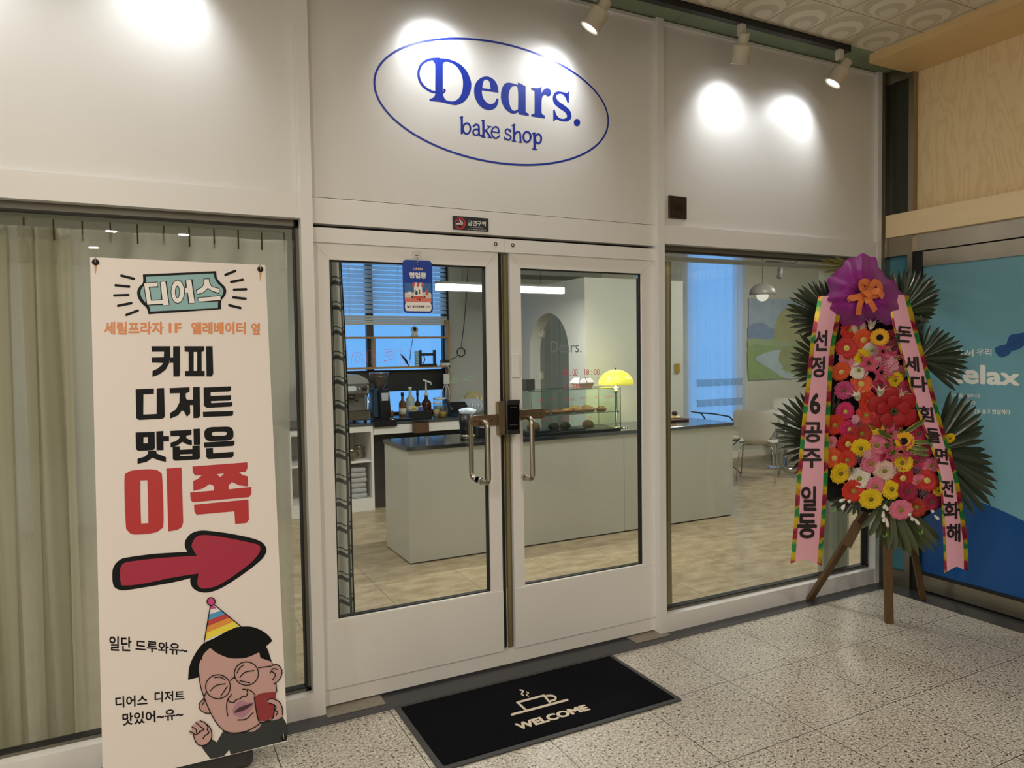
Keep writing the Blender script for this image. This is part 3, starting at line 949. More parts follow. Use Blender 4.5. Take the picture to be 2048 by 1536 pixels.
f = MB(); f.prism([(x, OY + .003, z) for x, z in round_rect(OX0, OX1, OZ0, OZ1, .019)], (0, -.003, 0)); f.build('card', mat('card_blue', '#1B3FA0', rough=.3), t)
W, H = OX1 - OX0, OZ1 - OZ0


def oc(a, b, d=0):  # unit card coordinates, b from the top
    return Vector((OX0 + a * W, OY - .0004 - d, OZ1 - b * H))


f = MB()
f.add([oc(*p) for p in ((.05, .43), (.95, .43), (.95, .64), (.05, .64))], [(0, 1, 2, 3)], 0)
f.add([oc(*p, .0001) for p in smooth_loop([(.05, .63, 1), (.18, .60), (.32, .61), (.5, .63), (.7, .60), (.85, .60), (.95, .63, 1), (.95, .72, 1), (.05, .72, 1)])], [tuple(range(54))], 1)
f.add([oc(*p, .0002) for p in ((.05, .71), (.95, .71), (.95, .80), (.05, .80))], [(0, 1, 2, 3)], 2)
p = round_rect(.05, .95, -.965, -.795, .07)
f.add([oc(a, -b, .0003) for a, b in p], [tuple(range(len(p)))], 3)
f.add([oc(*p, .0004) for p in ((.36, .50), (.64, .50), (.64, .68), (.36, .68))], [(0, 1, 2, 3)], 3)
for k in range(5):
    a = .30 + k * .078
    f.add([oc(*p, .0005) for p in ((a + .03, .42), (a + .098, .42), (a + .075, .50), (a, .50))], [(0, 1, 2, 3)], 4 if k % 2 == 0 else 3)
f.add([oc(*p, .0005) for p in ((.35, .68), (.68, .68), (.70, .72), (.33, .72))], [(0, 1, 2, 3)], 4)
for cx, cy, r, mi in ((.22, .63, .05, 3), (.80, .63, .05, 4), (.80, .58, .045, 4), (.30, .70, .03, 5), (.72, .69, .03, 5), (.55, .745, .03, 5), (.48, .74, .02, 5)):
    f.add([oc(cx + r * math.cos(k * PI / 6), cy + r * .62 * math.sin(k * PI / 6), .0006) for k in range(12)], [tuple(range(12))], mi)
f.build('picture', [mat('card_sky', '#3C6BA8', rough=.4), mat('card_cream', '#D9CFC6', rough=.4), mat('card_coral', '#DE7D72', rough=.4), mat('card_white', '#EDEBE8', rough=.4), mat('card_red', '#D2533F', rough=.4), mat('card_dark', '#2B2B34', rough=.4)], t)
f = MB()
for (a0, b0, s, d) in ((.40, .555, .19, .0007), (.13, .855, .11, .0007)):
    for sk, w in (([(0, 0), (0, .45), (.15, .62), (.38, .52), (.34, .28), (.12, .30)], .16), ([(.78, 0), (.78, .62)], .16)):
        flat_on(f, stroke2d([(a0 + p[0] * s, b0 + p[1] * s * W / H * 1.2) for p in sk], w * s, cap=False), lambda a, b: oc(a, b, d))
text_on(f, '경기지역화폐', oc(.29, .855, .0007), oc(.70, .855, .0007), oc(.70, .90, .0007), oc(.29, .90, .0007), .04)
text_on(f, '가맹점', oc(.73, .857, .0007), oc(.90, .857, .0007), oc(.90, .90, .0007), oc(.73, .90, .0007), .0)
f.build('emblem', mat('emblem_ink', '#22252E', rough=.4), t)
f = MB(); text_on(f, 'OPEN', oc(.34, .14, .0004), oc(.66, .14, .0004), oc(.66, .187, .0004), oc(.34, .187, .0004), .03); f.build('open_lettering', mat('card_peach', '#F0C9A0', rough=.4), t)
f = MB(); text_on(f, '영업중', oc(.21, .225, .0004), oc(.79, .225, .0004), oc(.79, .345, .0004), oc(.21, .345, .0004), .055); f.build('lettering', M_WHITE, t)
f = MB(); f.lathe([(.0035, 0), (.0055, 0), (.0055, .001), (.0035, .001)], oc(.5, .063, .0012), 14, axis=(0, -1, 0)); f.build('eyelet', M_CHROME, t)
f = MB(); f.prism([(x, .044, z) for x, z in round_rect(.507, .545, 2.012, 2.047, .006)], (0, -.002, 0), 0)
f.tube([(.526, .040, 2.028), (.526, .028, 2.020), (.526, .028, 1.992), (.526, .034, 1.988)], .0014, 6, 1); f.box(.520, .533, .0375, .041, 2.0235, 2.0275, 1)
f.build('hook', [mat('clear_hook', '#D8D4CC', rough=.2), M_CHROME], t)

# ---- door furniture: pull handles, tie bars, the electronic lock (parts of the leaves)
M_HANDLE = mat('handle_steel', '#B4AA98', rough=.28, metal=1)


def pull(door, px_top, px_bot):
    """vertical D handle in round steel bar with a twin on the inside"""
    xt = at(*px_top, 'y', -.045); xb = at(*px_bot, 'y', -.045)
    x = (xt.x + xb.x) / 2; z1, z0 = xt.z, xb.z
    for nm, yy, s in (('pull_handle', -.045, -1), ('inner_pull_handle', .155, 1)):
        f = MB(); y1 = DY if s < 0 else DY + .045
        p = [(x, y1, z1), (x, yy - s * .03, z1)] + [(x, yy - s * (.03 - .03 * math.sin(k * PI / 12)), z1 - .03 + .03 * math.cos(k * PI / 12)) for k in range(1, 7)]
        q = [(x, yy - s * (.03 - .03 * math.sin(k * PI / 12)), z0 + .03 - .03 * math.cos(k * PI / 12)) for k in range(6, 0, -1)] + [(x, yy - s * .03, z0), (x, y1, z0)]
        f.tube(p + q, .0125, 14); b = f.build(nm, M_HANDLE, door); b['label'] = 'brushed steel pull handle'
        for z in (z1, z0):
            f = MB(); f.lathe([(.0165, 0), (.0165, .008), (.013, .010)], (x, y1, z), 16, axis=(0, s, 0)); f.build('collar', M_CHROME, b)


pull(DOOR1, (979, 845), (974, 968))
pull(DOOR2, (1067, 837), (1062, 960))


def plate_px(px, y, th):   # plate traced on a plane parallel to the doors
    m = MB(); m.prism([at(u, v, 'y', y) for u, v in px], (0, th, 0)); return m


f = plate_px([(997, 804), (1012, 802.5), (1012, 869), (999, 870.5)], .012, .034); t = f.build('lock_strike', mat('worn_steel', '#8E8168', rough=.35, metal=.8, noise=.3, nscale=30), DOOR1); t['label'] = 'worn steel strike box of the lock'
f = plate_px([(1001, 811), (1009.5, 810), (1009.5, 862), (1002, 863)], .0105, .002); f.build('cover_plate', mat('worn_brass', '#A08A62', rough=.3, metal=.8, noise=.3, nscale=40), t)
x0 = at(944, 843, 'y', .03); x1 = at(1000, 838, 'y', .03)
f = MB(); zc = x0.z
p = [(x1.x, .034, zc + .026), (x0.x + .02, .034, zc + .026)] + [(x0.x + .02 - .026 * math.sin(k * PI / 8), .034, zc + .026 * math.cos(k * PI / 8)) for k in range(1, 8)] + [(x0.x + .02, .034, zc - .026), (x1.x, .034, zc - .026)]
f.prism(p, (0, .012, 0)); tb = f.build('tie_bar', mat('bronze_bar', '#7E6A50', rough=.4, metal=.7, noise=.2, nscale=30), DOOR1)
f = MB(); f.box(.888, .896, .0325, .035, zc - .004, zc + .004); f.build('screw', M_CHROME, tb)
f = MB(); f.box(x0.x + .012, x0.x + .03, .0325, .035, zc - .003, zc + .004); f.build('screw', M_GASK, tb)
a = at(1012.5, 801, 'y', -.004); b = at(1041, 867, 'y', -.004)
f = MB(); f.rbox(a.x, b.x, -.004, DY, b.z, a.z, r=.008); t = f.build('digital_lock', mat('lock_gloss', '#08080A', rough=.08, coat=.5), DOOR2); t['label'] = 'glossy black electronic lock'
for z0_, z1_ in ((a.z - .022, a.z + .001), (b.z - .001, b.z + .020)):
    f = MB(); f.rbox(a.x + .001, b.x - .001, -.0062, .0, z0_, z1_, r=.004); f.build('trim_band', mat('lock_trim', '#6E6E6E', rough=.2, metal=.9), t)
for z0_, k in ((a.z - .036, .02), (b.z + .044, .015)):
    f = MB(); f.box(a.x + k, b.x - k, -.0046, -.003, z0_, z0_ + .002); f.build('key_mark', mat('lock_mark', '#55585C', rough=.4), t)
f = MB(); x1 = at(1092, 822, 'y', .03); zc = at(1075, 828, 'y', .03).z
p = [(b.x, .034, zc - .024), (x1.x - .024, .034, zc - .024)] + [(x1.x - .024 + .024 * math.sin(k * PI / 8), .034, zc - .024 * math.cos(k * PI / 8)) for k in range(1, 8)] + [(x1.x - .024, .034, zc + .024), (b.x, .034, zc + .024)]
f.prism(p, (0, .012, 0)); tb = f.build('tie_bar', MATS['bronze_bar'], DOOR2)
f = MB(); f.box(x1.x - .034, x1.x - .026, .0325, .035, zc - .003, zc + .005); f.build('screw', M_CHROME, tb)
a = at(1024, 708, 'y', DY - .006); b = at(1040, 755, 'y', DY - .006)
f = MB(); f.rbox(a.x, b.x, DY - .008, DY, b.z, a.z, r=.003); f.build('cover_plate', M_FRAME, DOOR2)
a = at(1268, 546, 'y', DY + .024); b = at(1279, 557, 'y', DY + .024)
f = MB(); f.box(a.x, b.x, DY + .0235, DY + .0255, b.z, a.z); f.build('glass_sticker', mat('sticker_blue', '#A9CBDE', rough=.4), DOOR2)

# ---- marker writing on the door panes
M_INKR = mat('marker_red', '#C9526A', rough=.5); M_INKG = mat('marker_green', '#8FCFA0', rough=.5); M_INKW = mat('marker_white', '#D8DAD4', rough=.5); M_INKB = mat('marker_grey', '#7F8C90', rough=.5); M_INKP = mat('marker_pink', '#D8608C', rough=.5)
GY = DY + .0252


def gp(u, v):
    return at(u, v, 'y', GY)


def scrawl(name, door, items, m):
    f = MB()
    for it in items:
        if isinstance(it[0], str):
            body, u0, v0, u1, v1 = it
            text_px(f, body, [(u0, v0), (u1, v0), (u1, v1), (u0, v1)], gp)
        else:
            flat_on(f, stroke2d(it[0], it[1]), gp)
    return f.build(name, m, door)


def outl(pts): return (pts, .55)


scrawl('marker_lettering', DOOR1, [outl(p) for p in (
    [(702, 728), (705, 708), (712, 704), (722, 706), (728, 726)], ring_pts(715, 717, 4, 7), [(734, 726), (734, 702), (744, 700), (750, 708), (744, 716), (742, 726)], [(742, 706), (745, 709), (742, 712)],
    [(768, 726), (768, 722), (788, 718), (788, 713), (772, 714), (772, 711), (786, 708), (786, 703), (769, 705), (769, 699), (788, 698)], [(792, 728), (792, 700), (800, 700), (810, 716), (812, 698), (818, 698), (820, 730), (812, 730), (800, 712), (801, 730)])], M_INKP)
scrawl('marker_arrow_print', DOOR1, [outl(p) for p in ([(896, 762), (908, 760), (906, 756), (918, 761), (908, 767), (908, 764), (896, 765), (896, 762)], [(928, 756), (940, 754), (938, 751), (950, 756), (940, 762), (940, 759), (928, 760), (928, 756)])], M_INKG)
scrawl('marker_name_lettering', DOOR2, [('Dears.', 1101, 682, 1163, 705)], M_INKB)
scrawl('marker_doodle_print', DOOR2, [outl(ring_pts(1083, 668, 4, 3, n=10)), outl(ring_pts(1087, 664, 3, 3, n=10)), outl(ring_pts(1087, 671, 3, 3, n=10)), ('월', 1077, 743, 1087, 757)], M_INKW)
scrawl('marker_hours_lettering', DOOR2, [('08 : 00', 1126, 738, 1155, 752), ('18 : 00', 1169, 738, 1199, 750), ('11 : 00', 1127, 768, 1157, 776)], M_INKR)
scrawl('marker_menu_lettering', DOOR2, [('소금빵', 1074, 797, 1087, 803), ('크림빵', 1101, 796, 1112, 801), ('호두타르트', 1128, 796, 1150, 802), ('에그타르트', 1162, 794, 1175, 799), ('쿠키', 1190, 792, 1199, 798), ('무화과타르트', 1209, 791, 1227, 797),
                                        ('휘낭시에', 1079, 836, 1097, 841), ('까눌레', 1122, 836, 1139, 841), ('NEW', 1128, 830, 1134, 833), ('스콘', 1172, 832, 1183, 837)], M_INKR)

# ---- floor mat
t = thing('door_mat', 'black door mat with a coffee cup and WELCOME in front of the doors', 'mat', (0.92, -.36, 0))
c4 = [at(u, v, 'z', .006) for u, v in ((783, 1413), (1222, 1310), (1372, 1402), (880, 1537))]
xa, xb, ya, yb = (c4[0].x + c4[3].x) / 2, (c4[1].x + c4[2].x) / 2, (c4[2].y + c4[3].y) / 2, (c4[0].y + c4[1].y) / 2
f = MB(); f.rbox(xa, xb, ya, yb, .0012, .0075, r=.012); f.build('rubber_border', mat('mat_rubber', '#3A3B3C', rough=.7), t)
f = MB(); f.rbox(xa + .024, xb - .024, ya + .024, yb - .024, .004, .0105, r=.006); f.build('pile', mat('mat_pile', '#0D0D12', rough=1.0, spec=.1, noise=.5, nscale=180, bump=.8, bscale=420), t)


def mp_(px, py): return at(1000 + px / 10.24, 1370 + py / 10.24, 'z', .0112)


f = MB()
for sk, w in (([(245, 605), (1378, 305)], 46), ([(350, 358), (900, 212)], 42), ([(365, 362), (540, 520)], 42), ([(905, 218), (1045, 385)], 42)):
    flat_on(f, stroke2d(sk, w), mp_)
flat_on(f, stroke2d(smooth_loop([(950, 222), (1060, 218), (1135, 250), (1125, 300), (1040, 325)], closed=False), 40), mp_)
flat_on(f, stroke2d(smooth_loop([(410, 100), (478, 125), (442, 180), (480, 212)], closed=False), [10, 30, 36, 14, ] if 0 else 28), mp_)
flat_on(f, stroke2d(smooth_loop([(540, 140), (585, 165), (540, 195), (585, 230)], closed=False), 20), mp_)
f.build('cup_drawing', mat('mat_beige', '#C9BCA8', rough=1.0, noise=.25, nscale=200), t)
f = MB(); text_px(f, 'WELCOME', [(285, 795), (1730, 395), (1868, 505), (400, 925)], mp_, .055); f.build('lettering', MATS['mat_beige'], t)

# ---- printed film lettering on the glass door of the right wall
t = D3


def rw(u, v): return at(u, v, 'x', 3.7992)


f = MB()
text_px(f, '여기서', [(1884, 697.5), (1947, 699), (1947, 713), (1884, 712)], rw, .012); text_px(f, '우리', [(1953, 696.5), (1983, 697.5), (1983, 712), (1953, 711)], rw, .012)
f.build('small_lettering', mat('film_white', '#E6E8E2', rough=.5), t)
f = MB(); text_px(f, 'Relax', [(1886, 721), (2040, 738), (2040, 772), (1886, 766)], rw, .035); f.build('large_lettering', MATS['film_white'], t)
f = MB(); text_px(f, '휴식을 취하다', [(1897, 786), (1960, 788), (1960, 796), (1897, 795)], rw, .01); text_px(f, '비우다', [(1925, 801), (1951, 802), (1951, 810), (1925, 809)], rw, .01)
text_px(f, '마음을 품고', [(1936, 817), (1981, 818), (1981, 828), (1936, 827)], rw, .01); text_px(f, '안심하다', [(1984, 818.5), (2021, 820), (2021, 830), (1984, 828)], rw, .03); f.build('poem_lettering', MATS['film_white'], t)


def leaf_px(px, py): return rw(1848 + px / 5.12, 600 + py / 5.12)


f = MB(); flat_on(f, fill2d([smooth_loop([(728, 520), (735, 485), (790, 462), (840, 452), (865, 385), (900, 352), (960, 346), (1040, 330), (1120, 330), (1100, 400), (1040, 450), (980, 500), (900, 525), (870, 560), (800, 588), (750, 565)])]), leaf_px)
FL = f.build('leaf_print', mat('film_navy', '#1F4E8A', rough=.4), D3)
f = MB(); flat_on(f, stroke2d(smooth_loop([(770, 540), (860, 480), (960, 420), (1090, 345)], closed=False), 5), lambda x, y: leaf_px(x, y) + Vector((-.0004, 0, 0)))
for p in ([(860, 480), (880, 420)], [(900, 460), (960, 480)], [(960, 420), (985, 370)], [(960, 420), (1010, 440)]):
    flat_on(f, stroke2d(p, 4), lambda x, y: leaf_px(x, y) + Vector((-.0004, 0, 0)))
f.build('leaf_vein_print', mat('film_vein', '#173E70', rough=.4), FL)


# ================================================================ the banner stand at the left
BTL, BTR, BBR = at(180, 514, 'y', -.13), at(530.5, 530, 'y', -.13), at(575.5, 1483, 'y', -.33)
BN = (BTR - BTL).cross(BBR - BTR).normalized()
if BN.dot(CAM_POS - BTL) < 0:
    BN = -BN


def bn(u, v, lift=0.0):
    return at_plane(u, v, BTL + BN * lift, BN)


BBL = bn(206, 1570)
t = thing('banner_stand', 'tall white banner stand with a red arrow and cartoon man, left of the doors', 'banner', (-.45, -.2, 0))
f = MB()
NU, NV = 12, 30


def bsheet(a, b):
    p = (BTL * (1 - a) + BTR * a) * (1 - b) + (BBL * (1 - a) + BBR * a) * b
    return p - BN * .0004


f.grid(bsheet, NU, NV); f.grid(lambda a, b: bsheet(a, b) - BN * .0008, NU, NV)
f.build('sheet', mat('banner_vinyl', '#E4DCD6', rough=.42), t)
M_INK = mat('banner_black', '#101215', rough=.5, spec=.2); M_BRED = mat('banner_red', '#B52F32', rough=.4); M_BCRIM = mat('banner_crimson', '#A52843', rough=.4)
M_BTEAL = mat('banner_teal', '#86B0B2', rough=.4); M_BOR = mat('banner_orange', '#DC8A50', rough=.4); M_BW = mat('banner_white', '#EBE5E0', rough=.4)


def mk(ox, oy, s, lift=0.0):
    return lambda x, y: bn(ox + x / s, oy + y / s, .0005 + lift)


LG = mk(180, 520, 5.389); LG2 = mk(180, 520, 5.389, .0004); LG3 = mk(180, 520, 5.389, .0008)
f = MB(); flat_on(f, fill2d([smooth_loop([(570, 155, 1), (1360, 120, 1), (1368, 190), (1400, 235), (1450, 285), (1468, 330), (1455, 385), (1415, 440), (1413, 530, 1), (630, 585, 1), (610, 520), (560, 470), (520, 410), (508, 345), (530, 290), (570, 245)])]), LG)
for a, b in (((338, 168), (473, 202)), ((275, 272), (422, 287)), ((262, 382), (412, 377)), ((302, 493), (445, 465)), ((392, 592), (515, 545)), ((1460, 160), (1565, 118)), ((1522, 236), (1645, 213)), ((1553, 320), (1682, 315)), ((1545, 403), (1675, 418)), ((1502, 488), (1620, 517))):
    flat_on(f, stroke2d([a, b], 27), LG)
f.build('badge_print', M_INK, t)
f = MB(); flat_on(f, fill2d([smooth_loop([(603, 180, 1), (1330, 145, 1), (1345, 200), (1375, 250), (1420, 295), (1438, 335), (1425, 380), (1385, 435), (1378, 518, 1), (650, 555, 1), (640, 505), (590, 450), (552, 395), (545, 345), (560, 300), (603, 250)])]), LG2); f.build('badge_fill_print', M_BTEAL, t)
GL = [[[(582, 252), (727, 242), (729, 282), (632, 290), (658, 440), (782, 430), (760, 237), (812, 232), (850, 485), (790, 490), (782, 470), (618, 482)]],
      [ring_pts(945, 342, 68, 122)[:-1], ring_pts(942, 345, 27, 70)[:-1]],
      [[(1020, 302), (1045, 300), (1036, 218), (1090, 212), (1128, 462), (1072, 466), (1055, 350), (1024, 352)]],
      [[(1230, 208), (1280, 205), (1285, 245), (1310, 290), (1390, 310), (1388, 352), (1320, 335), (1270, 300), (1225, 345), (1160, 368), (1150, 330), (1215, 290), (1232, 250)]],
      [[(1165, 410), (1405, 390), (1408, 430), (1172, 450)]]]
f = MB()
for g in GL:
    for lp in g:
        flat_on(f, stroke2d(lp + lp[:1], 16), LG3)
f.build('name_outline_print', M_INK, t)
LG4 = mk(180, 520, 5.389, .0014)
f = MB()
for g in GL:
    flat_on(f, fill2d(g), LG4)
f.build('name_lettering', M_BW, t)
f = MB()
for body, x0, x1, y0, y1 in (('세림프라자', 152, 795, 665, 805), ('1F', 848, 985, 680, 787), ('엘레베이터', 1090, 1678, 668, 803), ('옆', 1738, 1832, 676, 806)):
    text_px(f, body, [(x0, y0), (x1, y0), (x1, y1), (x0, y1)], LG, .035)
f.build('address_lettering', M_BOR, t)

H1 = mk(0, 480, 3.2)
BIG = [[(968, 680), (1090, 680), (1090, 745), (1082, 790), (1060, 830), (1020, 860), (975, 876), (976, 838), (1010, 822), (1035, 800), (1045, 787), (972, 785), (970, 752), (1048, 750), (1050, 714), (972, 715)],
       [(1088, 752), (1108, 752), (1108, 680), (1152, 680), (1152, 860), (1146, 873), (1110, 873), (1108, 785), (1086, 787)],
       [(1180, 680), (1308, 680), (1308, 702), (1300, 714), (1290, 716), (1291, 838), (1310, 838), (1310, 872), (1184, 872), (1184, 838), (1208, 838), (1207, 716), (1182, 714)],
       [(1318, 680), (1360, 680), (1365, 855), (1355, 873), (1322, 873)],
       [(868, 955), (985, 950), (985, 985), (918, 988), (917, 1117), (1003, 1113), (1003, 949), (1050, 947), (1055, 1128), (1045, 1142), (1010, 1147), (1008, 1145), (890, 1152), (872, 1140)],
       [(1085, 948), (1213, 942), (1213, 972), (1188, 982), (1190, 1012), (1215, 1050), (1218, 1110), (1196, 1132), (1178, 1098), (1165, 1090), (1140, 1122), (1090, 1143), (1088, 1108), (1125, 1085), (1148, 1040), (1150, 980), (1087, 982)],
       [(1190, 1022), (1235, 1022), (1235, 941), (1278, 939), (1281, 1125), (1270, 1139), (1238, 1140), (1236, 1056), (1200, 1056)],
       [(1303, 944), (1478, 936), (1478, 960), (1468, 969), (1348, 974), (1348, 999), (1478, 993), (1478, 1020), (1468, 1027), (1350, 1031), (1352, 1044), (1488, 1037), (1486, 1060), (1476, 1066), (1325, 1074), (1305, 1062)],
       [(1298, 1100), (1493, 1094), (1492, 1117), (1482, 1126), (1300, 1133)],
       [(1000, 1225), (1045, 1222), (1045, 1255), (1082, 1255), (1082, 1287), (1046, 1288), (1046, 1345), (1002, 1346)],
       [(945, 1350), (1000, 1348), (1002, 1366), (1062, 1390), (1062, 1420), (1020, 1412), (975, 1394), (938, 1420), (880, 1433), (880, 1400), (928, 1386), (948, 1366)],
       [(1090, 1222), (1225, 1214), (1225, 1246), (1192, 1252), (1192, 1268), (1228, 1283), (1228, 1315), (1190, 1305), (1166, 1292), (1135, 1315), (1092, 1328), (1092, 1297), (1125, 1288), (1148, 1268), (1148, 1254), (1092, 1256)],
       [(1238, 1209), (1279, 1207), (1281, 1310), (1240, 1312)],
       [(1305, 1296), (1500, 1284), (1501, 1308), (1490, 1318), (1307, 1329)],
       [(1318, 1333), (1362, 1330), (1364, 1365), (1495, 1355), (1495, 1382), (1484, 1392), (1335, 1402), (1320, 1390)]]
f = MB()
for g in BIG:
    flat_on(f, fill2d([g]), H1)
flat_on(f, fill2d([[(1216, 718), (1240, 718), (1240, 836), (1222, 836)]]) if 0 else fill2d([[(868, 1232), (990, 1228), (992, 1332), (980, 1345), (885, 1350), (870, 1338)], [(918, 1262), (946, 1261), (946, 1300), (918, 1302)]]), H1)
flat_on(f, fill2d([smooth_loop([(1340, 1200), (1400, 1196), (1465, 1196), (1490, 1215), (1492, 1262), (1465, 1281), (1400, 1285), (1340, 1286), (1312, 1268), (1310, 1222)]), smooth_loop([(1365, 1229), (1400, 1227), (1440, 1227), (1452, 1238), (1440, 1251), (1400, 1253), (1365, 1253), (1354, 1241)])]), H1)
flat_on(f, fill2d([[(1105, 1322), (1150, 1320), (1150, 1343), (1231, 1339), (1231, 1318), (1278, 1315), (1280, 1393), (1268, 1404), (1120, 1413), (1106, 1402)], [(1152, 1372), (1231, 1369), (1231, 1380), (1152, 1384)]]), H1)
f.build('headline_lettering', M_INK, t)
f = MB(); H1b = mk(0, 480, 3.2, .0006); flat_on(f, fill2d([[(1240, 717), (1261, 717), (1261, 837), (1240, 837)]]), H1b); f.build('headline_counter_print', M_BW, t)
H2 = mk(150, 900, 4.096)
f = MB()
flat_on(f, fill2d([smooth_loop([(405, 240), (430, 185), (490, 165), (630, 158), (695, 180), (715, 240), (725, 590), (700, 650), (640, 680), (490, 692), (435, 665), (415, 600)]), smooth_loop([(535, 275), (548, 252), (585, 250), (593, 272), (600, 580), (590, 598), (550, 600), (541, 580)])]), H2)
flat_on(f, fill2d([[(748, 152), (872, 143), (886, 590), (875, 630), (840, 655), (765, 667)]]), H2)
flat_on(f, fill2d([[(962, 135), (1412, 101), (1412, 150), (1395, 178), (1345, 182), (1370, 205), (1415, 216), (1418, 298), (1345, 290), (1285, 262), (1258, 290), (1258, 322), (1445, 303), (1445, 360), (1425, 386), (965, 428), (948, 410), (943, 349), (1138, 332), (1138, 295), (1103, 278), (1050, 315), (970, 336), (968, 255), (1010, 235), (1038, 208), (985, 209), (965, 185)], [(1160, 198), (1222, 192), (1190, 222)]]), H2)
flat_on(f, fill2d([[(975, 448), (1420, 405), (1425, 570), (1405, 598), (1312, 606), (1306, 502), (995, 530), (978, 505)]]), H2)
f.build('this_way_lettering', M_BRED, t)
f = MB(); flat_on(f, fill2d([smooth_loop([(305, 1030), (315, 960), (360, 905), (430, 880), (660, 850), (920, 835, 1), (900, 790), (905, 740), (950, 685), (1030, 660), (1150, 668), (1300, 690), (1440, 720), (1530, 755), (1568, 810), (1550, 870), (1480, 940), (1330, 1050), (1200, 1130), (1100, 1165), (1020, 1162), (965, 1130), (945, 1085), (945, 1050, 1), (800, 1085), (600, 1120), (420, 1148), (355, 1143), (315, 1110)])]), H2); f.build('arrow_outline_print', M_INK, t)
H2b = mk(150, 900, 4.096, .0004)
f = MB(); flat_on(f, fill2d([smooth_loop([(368, 1010), (375, 960), (405, 925), (480, 910), (700, 885), (998, 866, 1), (960, 800), (958, 770), (985, 720), (1040, 697), (1140, 703), (1300, 730), (1440, 760), (1505, 780), (1518, 815), (1490, 870), (1420, 940), (1300, 1030), (1180, 1105), (1090, 1132), (1030, 1130), (1003, 1095), (1012, 1012, 1), (800, 1045), (560, 1095), (400, 1110), (375, 1085)])]), H2b); f.build('arrow_print', M_BCRIM, t)
H3 = mk(150, 1170, 4.18)
f = MB()
for body, q in (('일단', [(286, 425), (472, 432), (472, 556), (286, 549)]), ('드루와유~', [(505, 455), (940, 492), (940, 592), (505, 552)]), ('디어스', [(335, 935), (607, 912), (607, 1008), (340, 1030)]), ('디저트', [(665, 890), (915, 880), (915, 965), (665, 985)]), ('맛있어~유~', [(395, 1072), (903, 1026), (906, 1120), (398, 1178)])):
    text_px(f, body, q, H3, .022)
f.build('speech_lettering', M_INK, t)
# cartoon man in a party hat: flat printed shapes, each ink on the one before
M_SKIN = mat('print_skin', '#C39C96', rough=.45); M_HAIR = mat('print_hair', '#0B0D0E', rough=.5, spec=.2); M_SUIT = mat('print_suit', '#2B3030', rough=.45); M_LIP = mat('print_lip', '#A97C90', rough=.45); M_CUP = mat('print_cup', '#8E3136', rough=.45)
lay = [0]


def ink(name, m, loops=(), strokes=(), w=9):
    lay[0] += 1
    fn = mk(150, 1170, 4.18, lay[0] * .00022)
    f = MB()
    for lp in loops:
        flat_on(f, fill2d([smooth_loop(lp)]), fn)
    for s in strokes:
        flat_on(f, stroke2d(smooth_loop(s, 5, closed=False), w), fn)
    return f.build(name, m, t)


ink('suit_print', M_SUIT, [[(1240, 1218, 1), (1350, 1240), (1560, 1150), (1660, 1130), (1735, 1100, 1), (1778, 1190), (1772, 1300, 1), (1300, 1418, 1), (1290, 1375, 1), (1245, 1430, 1), (1135, 1455, 1), (1090, 1400), (1050, 1340, 1), (1130, 1290), (1185, 1315, 1)]])
ink('neck_print', M_SKIN, [[(1440, 1215), (1555, 1150), (1545, 1185), (1490, 1225)]])
ink('hair_back_print', M_HAIR, [[(945, 793, 1), (955, 690), (990, 600), (1060, 500), (1150, 450), (1230, 410), (1300, 365), (1390, 348), (1480, 350), (1560, 380), (1620, 425), (1650, 467, 1), (1592, 517, 1), (1620, 570), (1648, 650, 1), (1640, 700), (1035, 770, 1)]])
ink('ear_print', M_SKIN, [[(1648, 672), (1690, 665), (1725, 700), (1728, 750), (1700, 800), (1662, 825), (1630, 790)], [(1075, 945), (1040, 990), (1045, 1040), (1090, 1070), (1135, 1068), (1120, 980)]])
ink('face_print', M_SKIN, [[(1035, 740), (1040, 660), (1075, 580), (1130, 530), (1300, 500), (1540, 560), (1625, 620), (1660, 700), (1678, 800), (1685, 900), (1650, 1030), (1560, 1150), (1450, 1215), (1340, 1238), (1250, 1220), (1180, 1150), (1120, 1040), (1065, 900), (1040, 800)]])
ink('fringe_print', M_HAIR, [[(1060, 640, 1), (1075, 580), (1130, 525, 1), (1180, 565), (1270, 605), (1340, 615), (1440, 605), (1540, 562, 1), (1550, 610, 1), (1640, 640, 1), (1600, 520), (1500, 440), (1300, 430), (1120, 480), (1050, 560)]])
ink('hat_print', mat('print_hat_white', '#E9E4E8', rough=.45), [[(1135, 165, 1), (1165, 165, 1), (1385, 348, 1), (1300, 362), (1230, 408), (1150, 450), (1080, 478, 1)]])
for k, (c, a, b) in enumerate((('#4F9AC8', .26, .42), ('#B8413F', .42, .58), ('#DE9440', .58, .76), ('#E8D84A', .76, .96))):
    L0, L1, R0, R1 = (1135 - 55 * a, 165 + 313 * a), (1135 - 55 * b, 165 + 313 * b), (1165 + 220 * a, 165 + 183 * a), (1165 + 220 * b, 165 + 183 * b)
    ink('hat_stripe_print', mat('print_stripe_%d' % k, c, rough=.45), [[(*L0, 1), (*R0, 1), (*R1, 1), (*L1, 1)]])
ink('pompom_print', mat('print_pompom', '#C44A86', rough=.45), [[(1137 + 34 * math.cos(k * PI / 8), 138 + 33 * math.sin(k * PI / 8)) for k in range(16)], [(1133, 175, 1), (1160, 172, 1), (1180, 195, 1), (1128, 200, 1)]])
ink('hand_print', M_SKIN, [[(955, 1220), (985, 1235), (975, 1190), (1000, 1155), (1050, 1133), (1105, 1165), (1135, 1205), (1143, 1265), (1125, 1310), (1080, 1340), (1030, 1335), (1000, 1290), (990, 1250), (960, 1245)], [(1600, 970), (1640, 950), (1700, 970), (1730, 1020), (1735, 1085), (1700, 1120), (1650, 1110)]])
